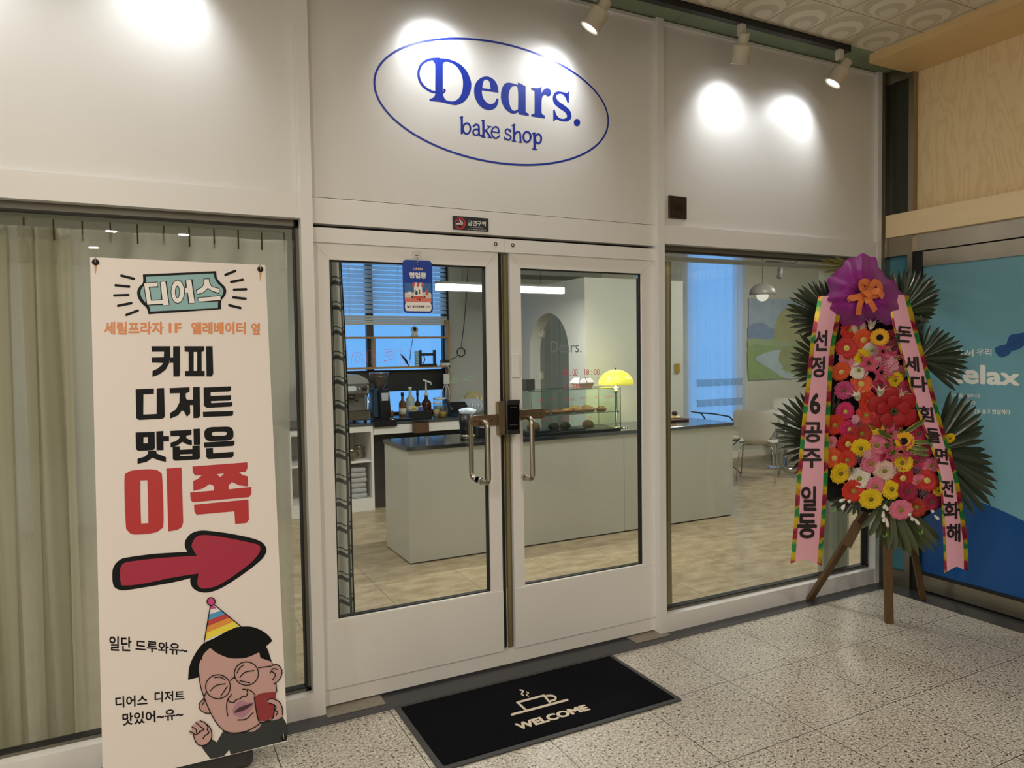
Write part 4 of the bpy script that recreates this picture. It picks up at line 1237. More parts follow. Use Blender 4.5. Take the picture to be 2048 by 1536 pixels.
ink('cup_print', M_CUP, [[(1497, 935, 1), (1560, 905), (1680, 893, 1), (1662, 1105, 1), (1600, 1135), (1535, 1135, 1)]])
ink('fingers_print', M_SKIN, [[(1598, 962), (1650, 955), (1705, 985), (1690, 1010), (1640, 990), (1605, 975)]])
ink('lip_print', M_LIP, [[(1318, 1065), (1340, 1005), (1390, 968), (1430, 985), (1490, 990), (1450, 1060), (1400, 1100), (1355, 1095)]])
ink('mouth_print', mat('print_mouth', '#4A2A33', rough=.45), [[(1330, 1068), (1370, 1025), (1430, 1003), (1488, 990), (1430, 1040), (1375, 1062)]])
ink('line_print', M_HAIR, [], [[(1035, 740), (1045, 820), (1065, 900), (1120, 1040), (1180, 1150), (1250, 1220), (1340, 1238), (1450, 1215), (1560, 1150)], [(1680, 820), (1686, 890)],
    [(1133, 168), (1105, 325), (1080, 478)], [(1168, 168), (1280, 258), (1388, 348)], ring_pts(1137, 138, 34, 33),
    ring_pts(1195, 850, 103, 100, n=24), ring_pts(1433, 740, 100, 98, n=24), [(1298, 800), (1315, 780), (1335, 776)], [(1533, 692), (1640, 678)], [(1095, 900), (1075, 945)],
    [(1130, 885), (1180, 840), (1258, 826)], [(1168, 775), (1215, 770), (1250, 790)], [(1218, 928), (1272, 850)], [(1378, 772), (1420, 730), (1497, 715)], [(1355, 735), (1375, 695), (1410, 668)], [(1378, 800), (1460, 818)],
    [(1278, 950), (1290, 975), (1330, 980), (1345, 960), (1380, 950), (1400, 930), (1430, 930), (1443, 895), (1425, 872), (1400, 872)], [(1440, 870), (1480, 890), (1505, 920)], [(1308, 915), (1272, 970), (1268, 1040), (1278, 1095)], [(1360, 1128), (1430, 1120), (1490, 1065)],
    [(1648, 672), (1690, 665), (1725, 700), (1728, 750), (1700, 800), (1662, 828)], [(1632, 735), (1655, 700), (1690, 705)], [(1650, 725), (1675, 750), (1650, 795)], [(1080, 950), (1040, 990), (1045, 1040), (1090, 1070), (1130, 1070)], [(1065, 1000), (1080, 975), (1090, 960)],
    [(955, 1220), (985, 1235), (1010, 1250), (1050, 1225)], [(978, 1185), (1010, 1205), (1015, 1235)], [(1012, 1150), (1050, 1185), (1080, 1205), (1040, 1225)], [(1045, 1133), (1085, 1150), (1110, 1185), (1105, 1210), (1120, 1235), (1085, 1260), (1070, 1285)], [(990, 1250), (1000, 1290), (1030, 1335), (1080, 1340), (1125, 1310), (1143, 1265), (1135, 1205), (1105, 1165)],
    [(1600, 970), (1640, 950), (1700, 970), (1730, 1020), (1735, 1085)], [(1620, 985), (1660, 1000), (1680, 1020), (1672, 1050), (1695, 1060), (1680, 1090)], [(1497, 935), (1535, 1135), (1600, 1138), (1655, 1110), (1668, 1000)]], 8)
# eyelets, hooks, rust
for (u, v) in ((191, 524.5), (520.5, 538.5), (567, 1475)):
    f = MB(); f.lathe([(.0045, 0), (.0115, 0), (.0115, .002), (.0085, .0035), (.0045, .002)], bn(u, v), 18, axis=BN); e = f.build('eyelet', mat('rust_dark', '#2A1712', rough=.6, metal=.4), t)
    f = MB(); p = bn(u, v); up = Vector((0, 0, 1)); f.tube([p + BN * .006 - up * .003, p + BN * .007 + up * .006, p - BN * .002 + up * .016, p - BN * .012 + up * .017], .0022, 6); f.build('hook', M_STEELD, e)
f = MB()
for (u, v) in ((191, 524.5), (520.5, 538.5)):
    flat_on(f, fill2d([smooth_loop([(u - 2, v + 5, 1), (u + 3, v + 5, 1), (u + 1.6, v + 16), (u, v + 24), (u - 1.4, v + 15)])]), lambda x, y: bn(x, y, .0002))
f.build('rust_stain_print', mat('rust_stain', '#C99A5E', rough=.6), t)
# crossed poles, hub and weighted foot behind
cz = (BTL + BBR) / 2 - BN * .05
f = MB()
hub = (BTL + BTR + BBL + BBR) / 4 - BN * .045
for p in (BTL, BTR, BBL, BBR):
    f = MB(); f.tube([hub, (hub + p) / 2 - BN * .022, p - BN * .012 + (hub - p).normalized() * .012], .0045, 7); f.build('pole', M_BLACK, t)
f = MB(); f.lathe([(0, -.02), (.03, -.02), (.03, .02), (0, .02)], hub, 16, axis=BN); f.build('hub', M_BLACK, t)
f = MB(); f.tube([hub - BN * .01, Vector((hub.x, -.075, .05))], .011, 8); f.build('strut', M_BLACK, t)
f = MB(); f.rbox(-.66, -.283, -.275, -.075, .0012, .085, r=.03, smooth=False); f.rbox(-.62, -.32, -.25, -.10, .085, .098, r=.02); f.build('weight_base', mat('base_plastic', '#3A3A38', rough=.5), t)


# ================================================================ the congratulation wreath in the corner
WN = Vector((-.50, -.866, 0)).normalized()
WP = Vector((3.10, -.45, 0))
WX = Vector((.866, -.50, 0))          # to the right along the board
WZ = Vector((0, 0, 1))


def wp(u, v, lift=0.0):
    return at_plane(u, v, WP + WN * lift, WN)


MPP = 1 / 310.0     # metres per pixel at the wreath
t = WR = thing('flower_wreath', 'tall congratulation wreath of flowers with pink ribbons on a wooden tripod in the corner', 'wreath', (3.2, -.33, 0))
M_PLANK = mat('old_plank', '#5A4326', rough=.75, noise=.35, nscale=14, stretch=(6, 6, 1))


def plank(a, b, w, th, side, parent=WR, name='leg'):
    a, b = Vector(a), Vector(b); d = (b - a).normalized(); s = Vector(side); s = (s - d * s.dot(d)).normalized(); n = d.cross(s)
    f = MB(); v = []
    for p in (a, b):
        v += [p + s * w / 2 + n * th / 2, p - s * w / 2 + n * th / 2, p - s * w / 2 - n * th / 2, p + s * w / 2 - n * th / 2]
    for q in v[:4] + v[4:]:
        pass
    v = [Vector((q.x, q.y, max(q.z, .0015))) for q in v]
    f.add(v, [(0, 1, 2, 3), (7, 6, 5, 4), (0, 4, 5, 1), (1, 5, 6, 2), (2, 6, 7, 3), (3, 7, 4, 0)])
    return f.build(name, M_PLANK, parent)


plank(wp(1768, 760, -.05), at(1778, 1246, 'z', .001), .042, .025, WX)
plank(wp(1738, 1010, -.08), at(1611, 1198, 'z', .001) + Vector((.01, -.025, 0)), .048, .022, WX + WZ * .6)
plank(wp(1790, 900, -.10), at(1843, 1198, 'z', .001) + Vector((0, -.01, 0)), .036, .022, WX)
plank(wp(1716, 1046, -.062), wp(1692, 1092, -.05), .055, .012, WX + WZ * .5, WR, 'brace')
# dark board behind the flowers
f = MB(); pts = [(1692, 560), (1790, 560), (1815, 700), (1880, 930), (1885, 1012), (1840, 1040), (1770, 1032), (1690, 1015), (1655, 1000), (1652, 900), (1668, 720)]
f.prism([wp(u, v, -.035) for u, v in pts], -WN * .012); f.build('backing_board', mat('wreath_board', '#121612', rough=.9), WR)
M_PALM = mat('palm_leaf', '#2E3A2A', rough=.3, noise=.25, nscale=10, coat=.25)
M_PALM2 = mat('palm_leaf_dry', '#6E6A2E', rough=.5, noise=.4, nscale=14)
rnd = random.Random(3)


def leaflet(mb, a, b, w, lift_tip=0.0, mi=0):
    """a long keeled leaf blade from a to b"""
    a, b = Vector(a), Vector(b); d = b - a; L = d.length; d.normalize()
    s = d.cross(WN).normalized(); n = s.cross(d).normalized()
    if n.dot(WN) < 0: n = -n
    V = []; F = []
    N = 7
    for i in range(N + 1):
        q = i / N
        ww = w * (0.35 + 0.65 * math.sin(min(1, q * 1.35) * PI / 2)) * (1 if q < .72 else math.sqrt(max(0, 1 - ((q - .72) / .28) ** 2)) + .02)
        c = a + d * (L * q) + WN * (lift_tip * q * q)
        V += [c + s * ww / 2 + n * ww * .28, c, c - s * ww / 2 + n * ww * .28]
    for i in range(N):
        F += [(3 * i, 3 * i + 1, 3 * i + 4, 3 * i + 3), (3 * i + 1, 3 * i + 2, 3 * i + 5, 3 * i + 4)]
    mb.add(V, F, mi, True)


def fan(center, tips, depth, m=None, w=.024, name='palm_fan'):
    f = MB()
    c = wp(*center, depth)
    for k, (u, v) in enumerate(tips):
        tip = wp(u, v, depth + .02 * math.sin(k * 1.7))
        a = c + (tip - c) * .06
        leaflet(f, a, tip, w * (0.85 + .3 * rnd.random()), .015 * rnd.uniform(-1, 1))
    f.tube([c - WZ * .10 * 0, c + WN * -.02], .008, 6)
    return f.build(name, m or M_PALM, WR)


fan((1672, 640), [(1649, 560), (1637, 560), (1626, 561), (1614, 565), (1603, 570), (1594, 576), (1585, 584), (1578, 594), (1571, 608), (1570, 618), (1570.5, 631), (1575, 643), (1580, 655), (1588, 667), (1600, 676)], -.02)
fan((1668, 735), [(1597, 668), (1589, 680), (1583, 693), (1580.6, 705), (1580, 716), (1580, 730), (1581, 742), (1585, 753), (1592, 764), (1600, 775), (1612, 783)], -.01)
fan((1652, 880), [(1612, 777), (1601, 785), (1587, 790), (1575, 796.5), (1564, 805), (1553.5, 815), (1546, 827), (1538, 844), (1552, 852), (1551, 863), (1549, 875), (1555, 886), (1558, 898), (1564, 913), (1573, 925), (1582, 938), (1590, 950)], 0)
fan((1800, 625), [(1766, 552), (1776.6, 545), (1786, 542), (1796, 538), (1807, 537), (1818, 537), (1830, 538), (1841, 540), (1853, 546), (1865, 552), (1870, 559), (1876, 567), (1881, 578), (1882, 588), (1881, 598), (1879, 608), (1876, 619), (1872, 628.5), (1866, 637), (1858, 645)], -.02)
fan((1836, 718), [(1863, 650), (1876, 653), (1889, 658), (1901, 663.5), (1911.5, 672), (1920, 681), (1928, 691), (1933, 703), (1939, 713), (1940, 725), (1939, 737), (1935, 749), (1930, 760), (1922, 772), (1912, 782)], -.01)
fan((1865, 900), [(1903, 781), (1916, 784.6), (1934, 788), (1946, 799), (1955, 811), (1961, 825), (1965, 839), (1968, 851), (1966, 865), (1970, 880), (1973, 899), (1985, 914), (1988, 929), (1992, 946), (1993, 963), (1991, 978), (1987, 994), (1984, 1012), (1969, 1025), (1950, 1030), (1930, 1030)], 0, w=.034)
fan((1778, 985), [(1722, 1060), (1738, 1075), (1754, 1080), (1764, 1093), (1774, 1100), (1789, 1103), (1800, 1104), (1811, 1106), (1821, 1114), (1836, 1111), (1852, 1108), (1866, 1104), (1876, 1094), (1884, 1082)], .0, mat('palm_leaf_pale', '#4A5236', rough=.45, noise=.25, nscale=10), .036)
fan((1715, 985), [(1656, 1003), (1659, 1013), (1667, 1019), (1676, 1024), (1685, 1027), (1695, 1029), (1706, 1030), (1718, 1032)], -.005)
fan((1660, 850), [(1668, 780), (1680, 790), (1690, 800), (1700, 812), (1668, 800)], -.02, w=.02)
fan((1668, 700), [(1668, 640), (1680, 660), (1690, 690), (1672, 660), (1660, 652)], -.03, w=.02)
fan((1712, 535), [(1629, 535), (1634, 524), (1640, 519), (1647, 545), (1652, 517), (1660, 551), (1668, 513), (1672, 556)], -.05, M_PALM2, .014, 'dry_palm_frond')
fan((1835, 655), [(1842, 618), (1850, 640), (1848, 655), (1845, 670)], -.025, w=.02)

# ---- flowers, each built once per colour and then copied
FM = {}


def fmat(name, c):
    return mat('petal_' + name, c, rough=.6, noise=.12, nscale=25)


def petal(mb, a, r0, r1, w, cup, z0=0.0, mi=0, tipw=.5):
    """one petal in the flower's own axes (x, y across, z towards the viewer)"""
    ca, sa = math.cos(a), math.sin(a); V = []; F = []
    for i, (q, ww) in enumerate(((0, .45), (.4, .85), (.75, 1.0), (.95, tipw + .25), (1.0, tipw * .4))):
        r = r0 + (r1 - r0) * q; z = z0 + cup * math.sin(q * PI * .6)
        for s in (-1, 0, 1):
            y = s * w * ww / 2
            V.append((r * ca - y * sa, r * sa + y * ca, z - (abs(s) - .5) * w * .12))
    for i in range(4):
        F += [(3 * i, 3 * i + 1, 3 * i + 4, 3 * i + 3), (3 * i + 1, 3 * i + 2, 3 * i + 5, 3 * i + 4)]
    mb.add(V, F, mi, True)


def place(o, u, v, scale, lift, tilt=(0, 0), spin=0.0):
    """set a flower part on the board, looking out along WN with a small tilt"""
    z = (WN + WX * tilt[0] + WZ * tilt[1]).normalized()
    x = WX - z * WX.dot(z); x.normalize(); y = z.cross(x)
    m = Matrix((x, y, z)).transposed().to_4x4()
    o.matrix_basis = Matrix.Translation(wp(u, v, lift)) @ m @ Matrix.Rotation(spin, 4, 'Z') @ Matrix.Scale(scale, 4)


PROTO = {}


def gerbera(col, hexc, eye='#8A8A2E', ring=None, n=22):
    key = ('g', col)
    if key not in PROTO:
        f = MB()
        for k in range(n):
            petal(f, 2 * PI * k / n, .012, .0585 + .003 * (k % 2), .0175, .007, 0.0)
        for k in range(n):
            petal(f, 2 * PI * (k + .5) / n, .010, .048 + .003 * (k % 3), .015, .009, .004)
        for k in range(12):
            petal(f, 2 * PI * (k + .3) / 12, .008, .026, .010, .006, .008)
        a = f.build('gerbera', fmat(col, hexc), WR)
        g = MB(); g.lathe([(0, .0175), (.006, .017), (.011, .0145), (.0135, .010), (.0135, .002)], n=14)
        b = g.build('flower_eye', mat('eye_' + (eye.strip('#')), eye, rough=.8, bump=.6, bscale=300), a)
        if ring:
            g = MB(); g.lathe([(.009, .0165), (.0155, .013), (.0165, .009)], n=16); g.build('eye_ring', mat('eyering_' + ring.strip('#'), ring, rough=.7, bump=.5, bscale=300), a)
        PROTO[key] = [a, False]
    return PROTO[key]


def put(proto, u, v, r_px, lift, tilt, spin):
    """first use places the flower itself, later ones a copy with copies of its parts"""
    o, used = proto
    if used:
        c = o.copy(); SC.collection.objects.link(c); c.parent = WR
        for ch in [x for x in SC.objects if x.parent == o]:
            k = ch.copy(); SC.collection.objects.link(k); k.parent = c
        o = c
    proto[1] = True
    o.matrix_parent_inverse = world_of(WR).inverted()
    place(o, u, v, r_px * MPP / .061, lift, tilt, spin)
    return o


COL = {'red': ('#B81E1C', '#C9C25A', '#D8CF6A'), 'scarlet': ('#C8321E', '#9A9A3A', None), 'orange': ('#D9552A', '#C9C25A', '#DCC77A'), 'ember': ('#9E2414', '#8E8E34', None), 'pink': ('#D9748C', '#8A8A2E', None), 'hot': ('#CC2E68', '#C9C25A', None), 'rose': ('#B42A50', '#5C5030', None),
       'yellow': ('#E0BC10', '#7C7020', None), 'white': ('#D6CFC0', '#8C9A2E', None), 'blush': ('#D9B7A8', '#7E8A2A', None), 'crimson': ('#96143A', '#5C5030', None), 'magenta': ('#B23A6E', '#6C5A30', None)}
FL_ = [(1699.5, 660, 19, 'scarlet'), (1724.5, 679, 20, 'orange'), (1692.7, 696.4, 19, 'red'), (1694, 718, 17, 'pink'), (1723, 714, 15, 'yellow'), (1742.6, 700, 17, 'white'), (1681, 742.6, 18, 'orange'), (1717, 741, 16, 'white'), (1722, 768, 19, 'orange'),
       (1736, 803, 19, 'scarlet'), (1689, 823, 18, 'hot'), (1732, 830, 18, 'scarlet'), (1668, 849, 20, 'scarlet'), (1697, 857, 18, 'hot'), (1723, 867, 18, 'ember'), (1747, 854, 20, 'yellow'), (1694, 887, 20, 'red'), (1721, 896, 18, 'yellow'), (1753, 890, 20, 'pink'),
       (1836, 867, 18, 'rose'), (1667, 916, 19, 'orange'), (1693, 920, 18, 'scarlet'), (1740, 926, 20, 'pink'), (1769, 920, 17, 'rose'), (1803, 925.5, 19, 'yellow'), (1832, 922, 18, 'rose'), (1861, 931, 16, 'pink'), (1680, 946, 20, 'yellow'), (1718, 956.6, 20, 'white'),
       (1768, 941, 20, 'blush'), (1804, 955, 21, 'red'), (1836, 963, 14, 'pink'), (1853, 961, 20, 'red'), (1706, 981, 21, 'scarlet'), (1750, 972, 18, 'pink'), (1782, 978, 19, 'yellow'), (1814.5, 982, 19, 'crimson'), (1741, 997, 20, 'yellow'), (1862, 1003, 16, 'crimson'),
       (1801, 1018.6, 20, 'pink'), (1832, 1014, 18, 'ember'), (1661, 885, 13, 'pink'), (1688, 780, 17, 'magenta'), (1818, 809, 21, 'ember'), (1877, 982, 10, 'yellow'), (1899, 876, 10, 'yellow'), (1826, 840, 16, 'ember'), (1812, 775, 14, 'rose'), (1790, 760, 15, 'yellow'), (1803, 700, 16, 'rose'), (1800, 745, 15, 'pink'), (1783, 676, 15, 'rose'), (1848, 900, 15, 'rose'), (1716, 655, 15, 'blush'), (1780, 800, 14, 'pink'), (1760, 770, 15, 'rose')]
for k, (u, v, r, c) in enumerate(FL_):
    h, eye, ringc = COL[c]
    put(gerbera(c, h, eye, ringc), u, v, r, .035 + .012 * ((k * 7) % 5) / 4, (rnd.uniform(-.28, .22), rnd.uniform(-.35, .15)), rnd.uniform(0, 6))
# sunflowers with dark eyes
f = MB()
for k in range(16):
    petal(f, 2 * PI * k / 16, .016, .060, .020, .006)
for k in range(16):
    petal(f, 2 * PI * (k + .5) / 16, .014, .050, .018, .008, .003)
a = f.build('sunflower', fmat('sun', '#E2A818'), WR)
g = MB(); g.lathe([(0, .015), (.012, .0145), (.020, .011), (.0215, .003)], n=18); g.build('flower_eye', mat('eye_black', '#15100C', rough=.9, bump=.8, bscale=350), a)
PROTO['sun'] = [a, False]
for u, v, r in ((1759, 675, 16), (1807, 882, 18)):
    put(PROTO['sun'], u, v, r, .075, (-.15, -.1), .4)


# trumpet and open lilies
def lily(name, hexc, n, L, flare, w, open_=1.0):
    f = MB(); V = []
    for k in range(n):
        a = 2 * PI * k / n; ca, sa = math.cos(a), math.sin(a)
        P = []
        for q in (0, .25, .5, .75, .9, 1.0):
            r = (.006 + flare * q ** 2.2); z = L * (q if q < .8 else .8 + (q - .8) * .2) * (1.0 if open_ > .5 else 1)
            ww = w * (math.sin(min(1, q * 1.15 + .12) * PI) * .9 + .1) if q < 1 else w * .06
            for s in (-1, 0, 1):
                y = s * ww / 2
                P.append((r * ca - y * sa, r * sa + y * ca, z - abs(s) * .002))
        F = []
        for i in range(5):
            F += [(3 * i, 3 * i + 1, 3 * i + 4, 3 * i + 3), (3 * i + 1, 3 * i + 2, 3 * i + 5, 3 * i + 4)]
        f.add(P, F, 0, True)
    return f.build(name, fmat(name, hexc), WR)


PROTO['trumpet'] = [lily('trumpet_lily', '#D8CDB8', 6, .075, .050, .034), False]
for (u, v), d in (((1741, 658), (.05, .9)), ((1716, 800), (-.35, .8)), ((1759, 792), (0, .9)), ((1797, 796), (.35, .9))):
    o, used = PROTO['trumpet']
    c = o if not used else o.copy()
    if used: SC.collection.objects.link(c); c.parent = WR
    PROTO['trumpet'][1] = True
    c.matrix_parent_inverse = world_of(WR).inverted()
    z = (WN * .35 + WX * d[0] + WZ * d[1]).normalized(); x = (WN - z * WN.dot(z)).normalized(); y = z.cross(x)
    c.matrix_basis = Matrix.Translation(wp(u, v, .075)) @ Matrix((x, y, z)).transposed().to_4x4() @ Matrix.Scale(.85, 4)
a = lily('star_lily', '#C4486A', 6, .018, .058, .036)
g = MB()
for k in range(5):
    g.tube([(0, 0, .005), (.006 * math.cos(k * 1.26), .006 * math.sin(k * 1.26), .03), (.011 * math.cos(k * 1.26), .011 * math.sin(k * 1.26), .045)], .0012, 5)
g.build('stamen', mat('stamen_green', '#9A9A5A', rough=.6), a)
PROTO['star'] = [a, False]
for u, v, r, tl, sp in ((1738, 727, 25, (-.3, -.1), .2), (1763, 745, 27, (.1, -.3), .8), (1766, 703, 24, (.2, .3), .5), (1785, 715, 22, (.3, 0), .1), (1782, 868, 20, (0, .1), .3), (1783, 905, 24, (0, -.2), .7), (1815, 900, 22, (.2, -.2), .4)):
    put(PROTO['star'], u, v, r * 1.05, .07, tl, sp)
# poinsettia
f = MB()
for k in range(6):
    petal(f, 2 * PI * k / 6 + .3, .004, .060, .046, .004, 0, 0, .15)
for k in range(5):
    petal(f, 2 * PI * k / 5, .003, .040, .030, .006, .006, 0, .15)
a = f.build('poinsettia', fmat('poinsettia', '#A00E18'), WR)
g = MB()
for k in range(7):
    g.lathe([(0, .016), (.003, .014), (.0035, .010), (.002, .004)], (.006 * math.cos(k), .006 * math.sin(k), 0), 8)
g.build('flower_eye', mat('eye_green', '#4A5030', rough=.7), a)
PROTO['poin'] = [a, False]
put(PROTO['poin'], 1784, 821, 44, .07, (-.1, -.15), .35)
put(PROTO['poin'], 1822, 818, 26, .055, (.2, 0), 1.1)
# hydrangea and small pale clusters
f = MB()
for k in range(26):
    a = k * 2.4; r = .05 * math.sqrt(k / 26); c = Vector((r * math.cos(a), r * math.sin(a), .022 * (1 - (r / .055) ** 2)))
    g0 = len(f.v)
    for q in range(4):
        petal(f, q * PI / 2 + k, .002, .0135, .012, .002)
    for i in range(g0, len(f.v)):
        f.v[i] = tuple(Vector(f.v[i]) + c)
PROTO['hyd'] = [f.build('hydrangea', fmat('hydrangea', '#D99CAA'), WR), False]
for u, v, r in ((1779, 728, 17), (1755, 722, 12), (1734, 908, 9), (1710, 838, 9)):
    put(PROTO['hyd'], u, v, r, .075, (.1, -.1), u)
f = MB()
for k in range(60):
    a = k * 2.4; r = .055 * math.sqrt(k / 60); c = Vector((r * math.cos(a), r * math.sin(a), .02 + .02 * math.sin(k * 3.1)))
    f.lathe([(0, .004), (.003, .002), (.0032, -.001), (0, -.004)], c, 6)
    f.tube([Vector((0, 0, -.02)), c], .0006, 4)
PROTO['gyp'] = [f.build('baby_breath', fmat('gyp', '#8E7A86'), WR), False]
for u, v, r in ((1776, 849, 15), (1712, 843, 12), (1764, 836, 10), (1700, 940, 11), (1714, 915, 12), (1790, 940, 10), (1845, 985, 11), (1740, 846, 8), (1783, 690, 12), (1832, 940, 10), (1845, 915, 9)):
    put(PROTO['gyp'], u, v, r, .05, (0, 0), u)
# striped long leaves round the lower sunflower
M_DRA = mat('dracaena_green', '#4E5A1E', rough=.4); M_DRY = mat('dracaena_edge', '#C9BC6A', rough=.45)
for (u0, v0, u1, v1) in ((1795, 885, 1753, 858), (1806, 868, 1850.5, 839), (1820, 884, 1871, 884), (1815, 892, 1857.5, 900), (1812, 898, 1857.5, 912), (1795, 890, 1765, 889.5), (1795, 897, 1779, 909), (1800, 870, 1801, 856), (1790, 662, 1806, 643)):
    f = MB(); a, b = wp(u0, v0, .07), wp(u1, v1, .10)
    leaflet(f, a, b, .024); lf = f.build('striped_leaf', M_DRA, WR)
    f = MB(); d = (b - a).normalized(); s = d.cross(WN).normalized()
    for sg_ in (-1, 1):
        f.tube([a + s * .006 * sg_, a + (b - a) * .35 + s * .0115 * sg_ + WN * .003, a + (b - a) * .75 + s * .0105 * sg_ + WN * .003, b], [.0012, .0024, .0022, .001], 5)
    f.build('leaf_edge', M_DRY, lf)
# gladiolus bud sprays along the foot
M_BUD = mat('gladiolus_bud', '#E2DCD2', rough=.5); M_GTIP = mat('gladiolus_green', '#6FAE4A', rough=.5)
for (buds, tip) in ((((1679, 1003, 1691, 998), (1684, 1020, 1690, 1008), (1697, 1005, 1701, 999)), (1669, 1021)), (((1768, 1018, 1770, 1008), (1766, 1036, 1767, 1022), (1775, 1022, 1772, 1011), (1767, 1045, 1769, 1032), (1776, 1055, 1772, 1035)), (1771, 1072)), (((1820, 1032, 1818, 1024), (1826, 1042, 1822, 1032), (1839, 1050, 1828, 1036)), (1843, 1066)), (((1868, 1025, 1861, 1020), (1879, 1040, 1868, 1030)), None)):
    f = MB()
    for (u1, v1, u0, v0) in buds:
        a, b = wp(u0, v0, .05), wp(u1, v1, .065)
        L = (b - a).length
        f.lathe([(0, 0), (.004, .05 * L), (.0085, .45 * L), (.010, .75 * L), (.006, .95 * L), (0, L)], a, 9, axis=b - a)
    sp = f.build('gladiolus_spray', M_BUD, WR)
    if tip:
        f = MB(); a = wp(*tip, .06)
        for k in range(6):
            dd = Vector((0, 0, .022)) + WX * .012 * math.sin(k * 2.1)
            f.lathe([(0, 0), (.004, .008), (0, .022)], a + WX * .006 * math.cos(k * 1.9) - WZ * .006 * (k % 3), 6, axis=dd)
        f.build('bud_tip', M_GTIP, sp)

# ---- the two lettered ribbons
def trim_mat():
    m = mat('ribbon_trim', '#B9A020', rough=.25)
    nt = m.node_tree; b = nt.nodes['Principled BSDF']; L = nt.links.new
    b.inputs['Metallic'].default_value = .35
    geo = nt.nodes.new('ShaderNodeNewGeometry'); sep = nt.nodes.new('ShaderNodeSeparateXYZ'); L(geo.outputs['Position'], sep.inputs[0])
    n = nt.nodes.new('ShaderNodeTexNoise'); n.inputs['Scale'].default_value = 26; L(geo.outputs['Position'], n.inputs['Vector'])
    a = nt.nodes.new('ShaderNodeMath'); a.operation = 'MULTIPLY_ADD'; a.inputs[1].default_value = 5.2; L(sep.outputs['Z'], a.inputs[0])
    k = nt.nodes.new('ShaderNodeMath'); k.operation = 'MULTIPLY'; k.inputs[1].default_value = .55; L(n.outputs['Fac'], k.inputs[0]); L(k.outputs[0], a.inputs[2])
    fr = nt.nodes.new('ShaderNodeMath'); fr.operation = 'FRACT'; L(a.outputs[0], fr.inputs[0])
    r = nt.nodes.new('ShaderNodeValToRGB'); L(fr.outputs[0], r.inputs[0])
    el = r.color_ramp.elements
    el[0].position = 0.0; el[0].color = (*lin('#7E1A3A'), 1)
    el[1].position = 1.0; el[1].color = (*lin('#7E1A3A'), 1)
    for p, c in ((.18, '#A8323C'), (.30, '#C2A81E'), (.48, '#C8B424'), (.58, '#2E8C3E'), (.74, '#1E7A44'), (.84, '#BBA61E'), (.93, '#A03030')):
        e = el.new(p); e.color = (*lin(c), 1)
    L(r.outputs[0], b.inputs['Base Color'])
    return m


M_TRIM = trim_mat(); M_RIB = mat('ribbon_pink', '#E2A6B8', rough=.4)


def interp(edge, v):
    for (v0, u0), (v1, u1) in zip(edge, edge[1:]):
        if v <= v1 or (v1, u1) == edge[-1]:
            return u0 + (u1 - u0) * (v - v0) / (v1 - v0)
    return edge[-1][1]


def ribbon(name, lab, L, R, vt, vbl, vbr, notch, wl, wr, lift, chars):
    """L, R: outer edges as (v, u) lists; wl, wr: trim widths in pixels"""
    N = 26
    rows = []
    body = MB(); trl = MB(); trr = MB()

    def pt(u, v, q, d=0.0):
        return wp(u, v, lift + .012 * math.sin(v * .021) + .02 * math.sin(q * PI) * .3 + d)

    def row(k):
        v = vt + (max(vbl, vbr) - vt) * k / N
        return v, interp(L, v), interp(R, v)
    V = []; NC = 6
    for k in range(N + 1):
        q = k / N
        vl = vt + (vbl - vt) * q; vr = vt + (vbr - vt) * q
        ul, ur = interp(L, vl), interp(R, vr)
        for c in range(NC + 1):
            a = (wl + (ur - ul - wl - wr) * c / NC) / (ur - ul)
            u = ul + (ur - ul) * a; v = vl + (vr - vl) * a
            if k == N:
                v -= notch * (1 - abs(2 * a - 1))
            V.append(pt(u, v, a))
    W_ = NC + 1
    body.add(V, [(k * W_ + c, k * W_ + c + 1, (k + 1) * W_ + c + 1, (k + 1) * W_ + c) for k in range(N) for c in range(NC)], 0, True)
    rb = body.build(name, M_RIB, WR); rb['label'] = lab
    for tr, side in ((trl, 0), (trr, 1)):
        V = []
        for k in range(N + 1):
            q = k / N; vl = vt + (vbl - vt) * q; vr = vt + (vbr - vt) * q
            ul, ur = interp(L, vl), interp(R, vr)
            for s in (0, 1):
                x = (s * wl if side == 0 else (ur - ul) - wr + s * wr)
                a = x / (ur - ul)
                v = vl + (vr - vl) * a - (notch * (1 - abs(2 * a - 1)) if k == N else 0)
                V.append(pt(ul + x, v, a, .0006))
        tr.add(V, [(2 * k, 2 * k + 1, 2 * k + 3, 2 * k + 2) for k in range(N)], 0, True)
        tr.build('metallic_trim', M_TRIM, rb)
    f = MB()
    for body_, q in chars:
        text_px(f, body_, q, lambda u, v: pt(u, v, .5, .0035), .03)
    f.build('lettering', mat('ribbon_ink', '#1A1214', rough=.5), rb)


def bx(u0, v0, u1, v1, sh=0, dy=0):
    return [(u0 - sh, v0), (u1 - sh, v0 + dy), (u1 + sh, v1 + dy), (u0 + sh, v1)]


